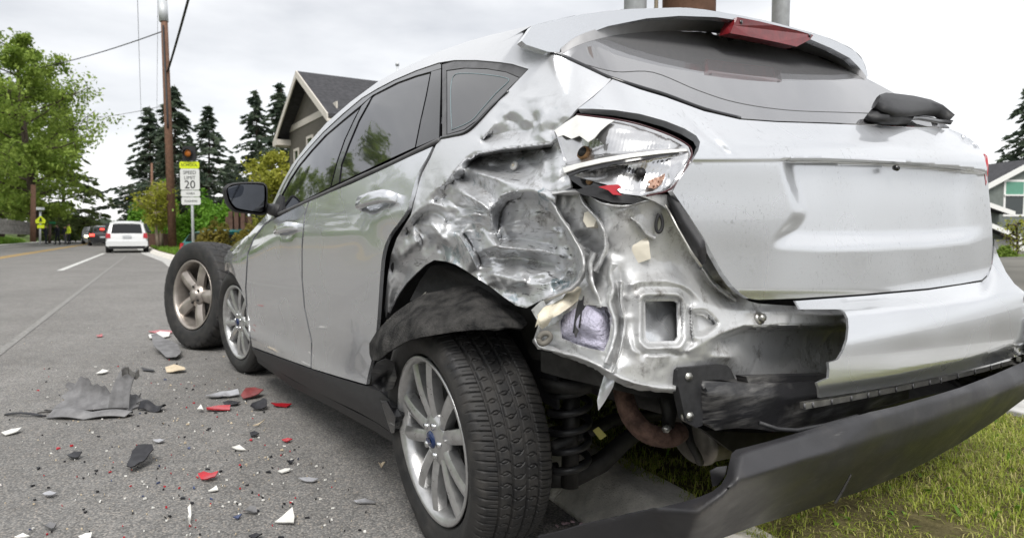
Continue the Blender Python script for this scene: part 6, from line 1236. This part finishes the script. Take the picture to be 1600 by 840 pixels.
quad('number_plate', [(-.035, .17, .66), (-.035, -.17, .66), (-.035, -.17, .77), (-.035, .17, .77)], PLATE, su); quad('rear_bumper', [(-.06, .80, .30), (-.06, -.80, .30), (-.06, -.80, .52), (-.06, .80, .52)], CWHITE, su, (-.12, 0, 0)); quad('bumper_shadow_trim', [(-.02, .70, .18), (-.02, -.70, .18), (-.02, -.70, .30), (-.02, .70, .30)], BLACK, su, (-.1, 0, 0)); quad('rear_spoiler', [(.16, .52, 1.29), (.16, -.52, 1.29), (.16, -.52, 1.33), (.16, .52, 1.33)], CWHITE, su, (-.12, 0, 0))
BL_ = gpx(161, 46, 0); bc, hw = vehicle('black_car', 'black car with red brake lights lit ahead of the white SUV', BL_, RH+.08, 4.3, 1.66, 1.5, CBLACK, [(0, .72, .75, .88), (.04, .82, .86, .96), (.12, .9, 1.1, .97), (.22, .9, 1.34, 1), (.5, .9, 1.38, 1), (.66, .9, 1.0, 1), (.9, .8, .84, .95), (1, .6, .64, .85)])
quad('rear_window', [(.30, .5, .98), (.70, .44, 1.30), (.70, -.44, 1.30), (.30, -.5, .98)], DGLASS, bc, (-.1, 0, .03)); quad('high_brake_light', [(.36, .12, 1.12), (.36, -.12, 1.12), (.42, -.12, 1.18), (.42, .12, 1.18)], BLIT, bc, (-.12, 0, .04))
for s in (-1, 1): quad('tail_light', [(-.02, s*.76, .66), (-.02, s*.46, .66), (.02, s*.48, .82), (.04, s*.76, .82)], BLIT, bc, (-.08, 0, 0))
quad('number_plate', [(-.03, .16, .55), (-.03, -.16, .55), (-.03, -.16, .65), (-.03, .16, .65)], PLATE, bc)
OC = gpx(139, 52, 0); oc, hw = vehicle('oncoming_car', 'grey oncoming car with headlights on left of the black car', OC+RD*4, RH+math.pi+.1, 4.2, 1.62, 1.4, CSILV, [(0, .72, .75, .88), (.1, .9, 1.0, .96), (.25, .9, 1.34, 1), (.55, .9, 1.36, 1), (.72, .88, .94, 1), (.92, .74, .78, .95), (1, .52, .56, .85)])
quad('windscreen', [(3.1, .55, .93), (2.4, .48, 1.28), (2.4, -.48, 1.28), (3.1, -.55, .93)], DGLASS, oc, (.1, 0, .04))
for s in (-1, 1): quad('headlight', [(4.24, s*.66, .56), (4.24, s*.40, .56), (4.2, s*.40, .70), (4.2, s*.66, .70)], HLIT, oc, (.1, 0, 0))
quad('grille', [(4.22, .36, .40), (4.22, -.36, .40), (4.22, -.36, .62), (4.22, .36, .62)], BLACK, oc, (.05, 0, 0))
TC = gpx(287, 24, -.27); te, hw = vehicle('teal_car', 'teal estate car parked behind the speed limit sign post', TC+RR*.3, RH+math.radians(-55), 4.3, 1.6, 1.4, CTEAL, [(0, .62, .66, .88), (.03, .80, .84, .96), (.08, .82, 1.16, .97), (.2, .84, 1.26, 1), (.5, .84, 1.28, 1), (.66, .82, .92, 1), (.9, .74, .78, .95), (1, .52, .56, .85)])
quad('rear_window', [(.10, .56, .86), (.30, .50, 1.16), (.30, -.50, 1.16), (.10, -.56, .86)], DGLASS, te, (-.06, 0, .02))
for s in (-1, 1):
    quad('side_window', [(.5, s*.79, .86), (.6, s*.64, 1.18), (2.3, s*.64, 1.18), (2.8, s*.78, .86)], DGLASS, te, (0, -s*.10, 0)); quad('tail_light', [(-.01, s*.72, .55), (-.01, s*.56, .55), (.02, s*.57, .78), (.02, s*.71, .78)], REDLENS, te, (-.06, 0, 0))
# ------------------------------------------------------------------ people far down the road
def person(label, loc, face, jacket, trousers, hair, arm=.15, h=1.74, step=.12):
    J = {'pel': (0, 0, .95), 'ch': (0, 0, 1.25), 'nk': (0, 0, 1.46), 'hd': (.02, 0, 1.56), 'ht': (.02, 0, 1.70)}
    for s, n in ((1, 'l'), (-1, 'r')):
        J['hip'+n] = (0, s*.095, .90); J['kn'+n] = (.03+s*step*.5, s*.105, .50); J['an'+n] = (s*step, s*.11, .085); J['to'+n] = (s*step+.15, s*.13, .035); J['sh'+n] = (0, s*.185, 1.40); J['el'+n] = (-.02+arm*.3, s*.25, 1.13); J['wr'+n] = (.06+arm, s*.23, .92); J['hn'+n] = (.10+arm, s*.22, .84)
    names = list(J); E = [('pel', 'ch'), ('ch', 'nk'), ('nk', 'hd'), ('hd', 'ht')]
    for n in 'lr': E += [('pel', 'hip'+n), ('hip'+n, 'kn'+n), ('kn'+n, 'an'+n), ('an'+n, 'to'+n), ('ch', 'sh'+n), ('sh'+n, 'el'+n), ('el'+n, 'wr'+n), ('wr'+n, 'hn'+n)]
    Rr = {'pel': .145, 'ch': .165, 'nk': .06, 'hd': .095, 'ht': .085, 'hip': .09, 'kn': .06, 'an': .045, 'to': .035, 'sh': .075, 'el': .05, 'wr': .036, 'hn': .04}
    me = bpy.data.meshes.new('person'); me.from_pydata([J[n] for n in names], [(names.index(a_), names.index(b_)) for a_, b_ in E], []); o = bpy.data.objects.new('person', me); COL.objects.link(o)
    md = o.modifiers.new('skin', 'SKIN'); md.use_smooth_shade = True; sv = me.skin_vertices[0].data
    for i, n in enumerate(names): k = n if n in Rr else n[:-1]; sv[i].radius = (Rr[k], Rr[k]*.85 if k in ('pel', 'ch') else Rr[k])
    sv[0].use_root = True; o.modifiers.new('sub', 'SUBSURF').levels = 1; o.modifiers['sub'].render_levels = 1
    dg = bpy.context.evaluated_depsgraph_get(); m2 = bpy.data.meshes.new_from_object(o.evaluated_get(dg)); bpy.data.objects.remove(o)
    skin = mat('skin', (.45, .28, .20), .6); m2.materials.clear()
    for q in (trousers, jacket, skin, hair, BLACK): m2.materials.append(q)
    for p in m2.polygons:
        c = p.center; p.material_index = 4 if c.z < .08 else 0 if (c.z < .95 and abs(c.y) < .17) else 3 if (c.z > 1.62 or (c.z > 1.5 and c.x < -.03)) else 2 if (c.z > 1.48 or (c.z < .90 and abs(c.y) > .17)) else 1
    o = link('person', m2); o.location = loc; o.rotation_euler = (0, 0, face); o.scale = (h/1.74,)*3; tag(o, label, 'person'); return o
HIV = mat('hi_vis_yellow', (.80, .95, .04), .6, var=.05); NAVY = mat('navy_cloth', (.015, .017, .025), .9); HAIR = mat('dark_hair', (.03, .02, .015), .7)
person('person in a bright yellow hi-vis jacket and dark trousers standing beside the far road', gpx(109, 49, .02), RH+2.0, HIV, NAVY, HAIR, .1, 1.55)
person('person in dark clothing standing left of the hi-vis person', gpx(91, 48, .02), RH+1.0, NAVY, NAVY, HAIR, .2, 1.5)
person('person in dark clothing standing beside the crossing sign', gpx(72, 45, .1), RH-1.0, NAVY, NAVY, HAIR, .05, 1.3)
person('person in dark clothing half hidden beside the hi-vis person', gpx(103, 51, .02), RH+2.6, NAVY, mat('grey_trousers', (.08, .08, .09), .9), HAIR, .15, 1.4)
# ------------------------------------------------------------------ grass of the verge (uncountable)
def grassmat(name, c1, c2, c3):
    m, t, b = newmat(name); g = N(t, 'ShaderNodeNewGeometry'); r = N(t, 'ShaderNodeValToRGB'); e = r.color_ramp.elements
    e[0].position = 0; e[0].color = (*c1, 1); e[1].position = 1; e[1].color = (*c3, 1); x = e.new(.62); x.color = (*c2, 1); t.links.new(g.outputs['Random Per Island'], r.inputs['Fac']); t.links.new(r.outputs['Color'], b.inputs['Base Color'])
    b.inputs['Roughness'].default_value = .55; b.inputs['Specular IOR Level'].default_value = .3; tr = N(t, 'ShaderNodeBsdfTranslucent'); t.links.new(r.outputs['Color'], tr.inputs['Color']); ms = N(t, 'ShaderNodeMixShader'); ms.inputs[0].default_value = .35
    t.links.new(b.outputs['BSDF'], ms.inputs[1]); t.links.new(tr.outputs['BSDF'], ms.inputs[2]); t.links.new(ms.outputs[0], t.nodes['Material Output'].inputs['Surface']); return m
GR = grassmat('verge_grass', (.20, .27, .03), (.38, .44, .065), (.56, .49, .22)); GR2 = grassmat('bank_grass', (.09, .20, .02), (.17, .32, .03), (.25, .35, .06))
def blades(name, P, hgt, wid, mat_, seed, lean=.6):
    r = np.random.default_rng(seed); n = len(P); az = r.uniform(0, 6.283, n); h = hgt*r.uniform(.45, 1.25, n); w_ = wid*r.uniform(.6, 1.3, n); d = np.stack([np.cos(az), np.sin(az), 0*az], 1); s = np.stack([-np.sin(az), np.cos(az), 0*az], 1); l = r.uniform(.05, lean, n)
    a = P-s*w_[:, None]; b = P+s*w_[:, None]; m = P+d*(h*l*.35)[:, None]+np.stack([0*h, 0*h, h*.6], 1); c1 = m-s*(w_*.7)[:, None]; c2 = m+s*(w_*.7)[:, None]; tip = P+d*(h*l)[:, None]+np.stack([0*h, 0*h, h*(1-.35*l)], 1)
    V = np.stack([a, b, c2, tip, c1], 1).reshape(-1, 3); k = np.arange(n)[:, None]*5; F = np.concatenate([np.concatenate([k, k+1, k+2, k+4], 1)]); T = np.concatenate([k+4, k+2, k+3], 1)
    me = bpy.data.meshes.new(name); me.vertices.add(len(V)); me.vertices.foreach_set('co', V.astype(np.float32).ravel()); idx = np.concatenate([F.ravel(), T.ravel()]).astype(np.int32); me.loops.add(len(idx)); me.loops.foreach_set('vertex_index', idx)
    ls = np.concatenate([np.arange(n)*4, 4*n+np.arange(n)*3]).astype(np.int32); me.polygons.add(2*n); me.polygons.foreach_set('loop_start', ls); me.polygons.foreach_set('loop_total', np.concatenate([np.full(n, 4), np.full(n, 3)]).astype(np.int32)); me.update(calc_edges=True); me.validate()
    return link(name, me, mat_, None, 'stuff')
def scatter(n, s0, s1, o0, o1, z, seed, clump=0.0):
    r = np.random.default_rng(seed); s = r.uniform(s0, s1, n); q = r.uniform(0, 1, n); lo = np.array([kerbo(x) for x in s])+o0 if o0 < 1 else np.full(n, o0); o = lo+(o1-lo)*q
    if clump:
        k = np.array([mnoise.noise(Vector((a*3.1, b*3.1, 5)))+.5*mnoise.noise(Vector((a*9, b*9, 2))) for a, b in zip(s, o)]) > -.22+r.uniform(-.35, .25, n); s, o = s[k], o[k]
    return BASE+RD*s[:, None]+RR*o[:, None]+np.array([0, 0, z])
P = scatter(140000, -.6, 4.6, .19, 3.10, .118, 1, 1); g1 = blades('grass', P, .027, .0015, GR, 2, 1.8); tag(g1, 'short patchy green and straw grass on the verge behind the wreck', 'grass')
P = scatter(900, -.6, 4.6, .34, 3.1, .118, 3); g2 = blades('weeds', P, .032, .006, GR2, 4, 1.6); tag(g2, 'broad-leaved weeds scattered through the verge grass', 'weeds')
P = scatter(15000, 8, 45, .33, 3.5, .12, 5); g3 = blades('grass', P, .12, .012, GR2, 6); tag(g3, 'strip of mown grass along the far kerb by the wooden pole', 'grass')
r_ = np.random.default_rng(9); n = 26000; s = r_.uniform(22, 75, n); q = r_.uniform(0, 1, n)**1.4; P = BASE+RD*s[:, None]+RR*(-10.5-q*14)[:, None]; P[:, 2] = 1.7*(1-(1-q*14/15.6)**2); g4 = blades('grass', P, .42, .03, GR2, 10); tag(g4, 'long bright green grass on the left bank', 'grass')
# fallen petals in the gutter behind the wheel
def chips(name, px_rng, n, size, mat_, label, seed, z=.006, thick=.5):
    r = np.random.default_rng(seed); V = []; F = []
    for _ in range(n):
        for _t in range(20):
            u, v_ = r.uniform(px_rng[0], px_rng[2]), px_rng[1]+(px_rng[3]-px_rng[1])*r.uniform(0, 1)**.8
            if r.random() < .62 and 'petal' not in name: u, v_ = r.normal(*[(165, 75), (370, 70), (520, 60), (330, 90)][r.integers(4)]), min(845, max(515, r.normal(*[(620, 45), (640, 40), (760, 45), (760, 50)][r.integers(4)])))
            c = gnd(u, v_, 0)
            k = to_car(c)
            if not (k[1] < .93 and k[0] > -.9 and k[0] < 2.5 and k[1] > -1) or 'petal' in name: break
        s_ = size*r.uniform(.35, 1.2)*(1.6 if r.random() < .12 else 1); k = r.integers(3, 6); an = np.sort(r.uniform(0, 6.28, k)); el = r.uniform(.35, 1); ro = r.uniform(0, 3.14); o = len(V); h = s_*thick*r.uniform(.15, .8)
        pts = [(s_*math.cos(a), el*s_*math.sin(a)) for a in an]; pts = [(x*math.cos(ro)-y*math.sin(ro), x*math.sin(ro)+y*math.cos(ro)) for x, y in pts]; tl_ = r.uniform(-.25, .25)
        for x, y in pts: V.append((c[0]+x, c[1]+y, z-.004))
        for x, y in pts: V.append((c[0]+x*.9, c[1]+y*.9, z+h*(.6+abs(tl_))+x*tl_))
        F.append(tuple(o+k+i for i in range(k))); F += [(o+i, o+(i+1) % k, o+k+(i+1) % k, o+k+i) for i in range(k)]
    ob = mk(name, V, F, mat_, None, False, 'stuff'); tag(ob, label, 'debris'); return ob
REDP = mat('red_lens_plastic', (.45, .02, .03), .2, var=.15, coat=.4); WHC = mat('white_broken_plastic', (.75, .74, .70), .5, var=.08); BLK = mat('black_broken_plastic', (.02, .02, .024), .45, var=.3); BLU = mat('blue_grey_chips', (.06, .08, .16), .4, var=.2); CRM = mat('cream_chips', (.6, .5, .36), .7, var=.1); SLV = mat('silver_painted_chip', (.5, .5, .52), .3, metal=.6, var=.1)
AREA = (0, 500, 690, 850)
chips('white_crumbs', AREA, 170, .0055, WHC, 'scatter of tiny white crumbs of broken plastic over the asphalt', 1); chips('black_crumbs', AREA, 130, .008, BLK, 'scatter of tiny black plastic crumbs over the asphalt', 2); chips('red_crumbs', AREA, 70, .006, REDP, 'scatter of tiny red lens crumbs over the asphalt', 3); chips('blue_crumbs', AREA, 22, .008, BLU, 'a few tiny blue-grey chips over the asphalt', 4); chips('cream_crumbs', AREA, 26, .008, CRM, 'a few tiny cream foam crumbs over the asphalt', 5); chips('grit', (0, 430, 690, 850), 160, .003, CRM, 'fine pale grit over the road', 6)
chips('petal_litter', (862, 770, 935, 850), 34, .008, mat('pink_petals', (.42, .30, .33), .8, var=.3, scale=60), 'pink petals lying in the gutter behind the rear wheel', 7)
# ------------------------------------------------------------------ larger pieces of wreckage, each on its own
def shard(name, poly, mat_, label, stand=.25, thick=.004, bump=.01, seed=1, cat='debris', group=None, step=5, lift=.004):
    """a piece of broken trim lying on the road; stand = how far its far side is tipped up"""
    poly = [(float(a), float(b)) for a, b in poly]; yb = max(p[1] for p in poly); V2, T2 = trimesh2d(poly, step); gd = lambda y: (CAMP[2]-lift-thick)/(rays(np.stack([0*y+800, y], 1))[:, 2]*-1); dep = gd(V2[:, 1])*(1-stand)+gd(np.full(len(V2), yb))*stand
    nzv = np.array([mnoise.noise(Vector((float(a)*.05+seed, float(b)*.09, seed*1.7))) for a, b in V2]); fx = facets(V2[:, 0][None]*1.0, V2[:, 1][None]*1.6, 22, 1.0, seed)[0]
    W3 = CAMP+rays(V2)*dep[:, None]; cx_ = V2-V2.mean(0); cx_ = cx_/np.maximum(np.abs(cx_).max(0), 1); W3[:, 2] += np.abs(bump*(.8*nzv+(.35 if bump < .03 else .08)*fx))+bump*1.3*np.abs((cx_[:, 0]*math.cos(seed)+cx_[:, 1]*math.sin(seed)))**1.7; org = W3.mean(0); org[2] = 0; back = np.tile(np.array([0, 0, -1.0]), (len(W3), 1))+FH*stand; o = finish_sheet(name, W3-org, T2, back, thick, mat_, None, True); o.location = org; tag(o, label, cat, group); return o
GREYP = mat('dark_grey_broken_bumper_plastic', (.17, .168, .172), .5, var=.3, scale=18, detail=8); GREYL = mat('pale_grey_torn_plastic_edge', (.32, .31, .30), .6, var=.2)
big = empty('bumper_fragment', tuple(gnd(165, 640)), 0, 'large torn dark grey piece of bumper lying on the road', 'debris'); bo_ = gnd(165, 640)
def shell(name, f, nu, nv, mat_, thick=.004):
    """a curved broken shell from a parametric surface in a frame: right, away, up"""
    V = []; F = []
    for i in range(nu):
        for j in range(nv):
            x, y, z = f(i/(nu-1), j/(nv-1)); V.append(_r*x+FH*y+np.array([0, 0, max(z, .003)]))
    T = []
    for i in range(nu-1):
        for j in range(nv-1):
            k = i*nv+j; T += [(k, k+1, k+nv+1), (k, k+nv+1, k+nv)]
    V = np.array(V); back = np.tile(np.array([0, 0, -1.0])+FH*.6, (len(V), 1)); return finish_sheet(name, V, T, back, thick, mat_, big)
rag = lambda t, s_: .012*math.sin(t*23+s_)+.008*math.sin(t*51+2*s_)
def f1(u, v_): a_ = -.55+2.1*v_+.25*math.sin(u*5); r0 = .085-.03*u+.008*math.sin(u*9); return (-.27+.40*u+rag(v_, 1)*(u < .05 or u > .95)+.02*v_, r0*math.sin(a_)*1.3-.01, r0*(1-math.cos(a_))*1.25+.006+(rag(u, 3) if v_ > .97 else 0))
shell('curved_shell', f1, 40, 14, GREYP)
def f2(u, v_): b_ = .9*(v_-.5)+.3*u; return (.08+.075*math.sin(b_)*1.6+.05*u*u-.05*u, .035*math.cos(b_*2)-.05+.05*u, .004+(.185+.02*math.sin(v_*7))*u**.9+(rag(v_, 5) if u > .97 else 0))
shell('raised_flap', f2, 18, 16, GREYP)
def f3(u, v_): b_ = .9*(v_-.5)+.3*(.9+.1*u); return (.098+.075*math.sin(b_)*1.6+.012*u, .03*math.cos(b_*2)-.012-.03*u, .165+.04*u+.012*math.sin(v_*7))
shell('bright_edge', f3, 5, 16, GREYL)
def f4(u, v_): return (-.18+.36*u+.02*math.sin(v_*3), -.10-.07*v_-.02*math.sin(u*4), .006+.035*math.sin(v_*3.14)*(1-.5*u)+.012*abs(math.sin(u*6)))
shell('lower_lip', f4, 26, 8, GREYP)
def f5(u, v_): return (-.24+.22*u, -.13-.012*v_+.02*u, .02+.012*math.sin(u*3)+.006*v_)
shell('pale_torn_edge', f5, 14, 3, GREYL)
def f6(u, v_): return (-.42+.20*u, -.11+.014*v_-.03*u, .006+.010*math.sin(u*3.1)+.004*v_)
shell('thin_strut', f6, 12, 3, BLK)
def f7(u, v_): return (.17+.13*u, -.02+.06*v_-.04*u, .008+.035*math.sin(v_*2.6)*(1-.4*u)+.01*math.sin(u*7))
shell('side_scrap', f7, 10, 8, BLK)
L_ = [('trim_fragment', [(236, 528), (244, 524), (262, 532), (278, 538), (283, 552), (276, 562), (260, 560), (250, 548), (240, 540)], GREYP, 'dark grey curled trim piece beside the loose truck wheel', .5, .02), ('trim_strip', [(232, 523), (250, 518), (266, 520), (264, 525), (246, 528), (234, 530)], WHC, 'white strip lying across the grey trim piece by the truck wheel', .3, .01), ('lens_strip', [(232, 518), (250, 515), (270, 517), (268, 520), (248, 521)], REDP, 'red strip beside the truck wheel, farthest of the red strips', .3, .006),
      ('bulb_holder', [(258, 575), (272, 571), (288, 573), (290, 579), (274, 582), (260, 581)], CRM, 'cream and black bulb holder left of the front wheel', .5, .015), ('lamp_fragment', [(199, 729), (206, 706), (216, 697), (238, 700), (240, 705), (228, 716), (218, 726), (204, 737), (198, 737)], BLK, 'black lamp corner with chrome face, alone in mid road', .5, .02), ('chrome_scrap', [(212, 701), (232, 699), (236, 706), (222, 710), (216, 716)], REFL, 'chrome flake on top of the black lamp corner', .6, .012),
      ('lens_fragment', [(309, 742), (318, 738), (330, 739), (341, 735), (336, 746), (324, 750), (314, 748)], REDP, 'largest red lens fragment, below the middle of the road', .5, .012), ('lens_strip', [(322, 636), (340, 634), (360, 634), (359, 640), (340, 641), (323, 641)], REDP, 'straight red strip left of the black bracket', .4, .006), ('lens_strip', [(423, 630), (440, 629), (456, 631), (448, 635), (430, 634)], REDP, 'tapered red strip right of the black bracket', .3, .005), ('lens_curl', [(376, 618), (384, 609), (398, 606), (412, 610), (404, 618), (390, 622), (380, 623)], mat('dull_red_plastic', (.22, .05, .05), .4, var=.2), 'dull red curled piece behind the black bracket', .5, .02),
      ('metal_bracket', [(320, 617), (345, 613), (372, 611), (374, 616), (350, 620), (330, 622)], SLV, 'long silver bracket piece beyond the red strip', .4, .012), ('dark_bracket', [(391, 638), (394, 630), (403, 626), (412, 624), (417, 627), (417, 636), (408, 639), (398, 640)], BLK, 'black bracket with a round hole, right of the red strip', .7, .012), ('black_strip', [(348, 629), (362, 626), (376, 627), (370, 632), (352, 633)], BLK, 'black curved strip between silver bracket and red strip', .3, .008),
      ('white_shard', [(429, 815), (444, 803), (457, 794), (460, 806), (459, 817)], WHC, 'large triangular white shard nearest the photographer', .35, .006), ('white_strip', [(293, 795), (298, 792), (299, 806), (297, 816), (299, 821), (295, 821), (293, 812), (295, 804)], WHC, 'thin curled white strip left of the triangular shard', .3, .012), ('white_chip', [(434, 736), (446, 731), (454, 731), (452, 735), (440, 738)], WHC, 'white oblong chip in front of the sill', .3, .006), ('white_chip', [(325, 766), (338, 759), (341, 764), (330, 767)], WHC, 'white chip below the red lens fragment', .3, .006), ('white_chip', [(362, 698), (374, 695), (384, 702), (370, 702)], WHC, 'white chip above and right of the red lens fragment', .3, .006),
      ('grey_shard', [(466, 748), (482, 745), (498, 748), (490, 752), (478, 751)], SLV, 'silver pointed shard in front of the rear wheel', .3, .006), ('silver_strip', [(552, 782), (570, 780), (588, 783), (586, 785), (560, 785)], SLV, 'thin silver strip beside the rear wheel', .3, .004), ('black_shard', [(104, 711), (116, 706), (128, 708), (122, 714), (108, 717)], BLK, 'black shard left of the lamp corner', .4, .01), ('white_strip', [(2, 676), (18, 670), (34, 668), (28, 673), (8, 679)], WHC, 'white strip at the left edge of the photo', .3, .006), ('pale_shard', [(66, 772), (78, 768), (88, 769), (78, 776)], SLV, 'pale shard lower left of the road', .3, .008), ('dark_shard', [(67, 822), (78, 816), (88, 820), (80, 828)], GREYP, 'dark grey shard in the lower left corner', .3, .01),
      ('white_shard', [(122, 839), (134, 832), (144, 833), (142, 840), (128, 842)], WHC, 'white shard cut by the bottom edge left of centre', .3, .006), ('white_chip', [(22, 838), (36, 834), (46, 836), (34, 840)], WHC, 'white chip at the bottom left corner', .3, .006), ('dark_shard', [(380, 798), (390, 793), (400, 794), (402, 799), (388, 802)], GREYP, 'dark grey shard left of the triangular white shard', .3, .01), ('blue_chip', [(364, 808), (372, 804), (378, 804), (372, 809)], BLU, 'blue chip left of the dark shard', .3, .005), ('dark_shard', [(390, 677), (398, 674), (405, 677), (400, 681), (392, 681)], BLK, 'black chip right of the red strips', .4, .01), ('white_chip', [(308, 640), (314, 636), (318, 640), (314, 643)], WHC, 'white lump left of the straight red strip', .5, .02), ('cream_chip', [(591, 728), (598, 724), (602, 728), (596, 732)], CRM, 'cream lump beside the rear tyre', .5, .02), ('red_chip', [(440, 687), (450, 684), (457, 686), (448, 690)], REDP, 'small red chip in front of the rear door', .4, .006), ('white_chip', [(466, 590), (474, 587), (480, 590), (472, 593)], CRM, 'cream chip behind the front wheel', .5, .02), ('black_shard', [(448, 722), (454, 719), (460, 720), (452, 724)], BLK, 'small black shard right of the white oblong chip', .3, .01), ('dark_shard', [(388, 838), (400, 833), (410, 836), (400, 841)], BLK, 'black shard at the bottom edge of the photo', .3, .01),
      ('black_strip', [(220, 574), (240, 577), (242, 580), (224, 578)], BLK, 'thin black strip near the bulb holder', .3, .006), ('orange_sliver', [(395, 665), (406, 660), (414, 655), (404, 663)], CRM, 'tan sliver of wood right of the black bracket', .3, .003), ('silver_chip', [(238, 688), (250, 685), (258, 688), (248, 691)], SLV, 'silver chip above the lamp corner', .3, .008), ('white_chip', [(150, 583), (160, 578), (170, 579), (160, 584)], WHC, 'white chip beyond the large bumper fragment', .3, .008), ('red_chip', [(150, 524), (160, 522), (160, 525), (152, 526)], REDP, 'small red chip far up the road', .3, .006)]
for i, (nm, po, m_, lb, st_, bp_) in enumerate(L_): shard(nm, po, m_, lb, st_, .004, bp_*.6, 20+i, step=4)
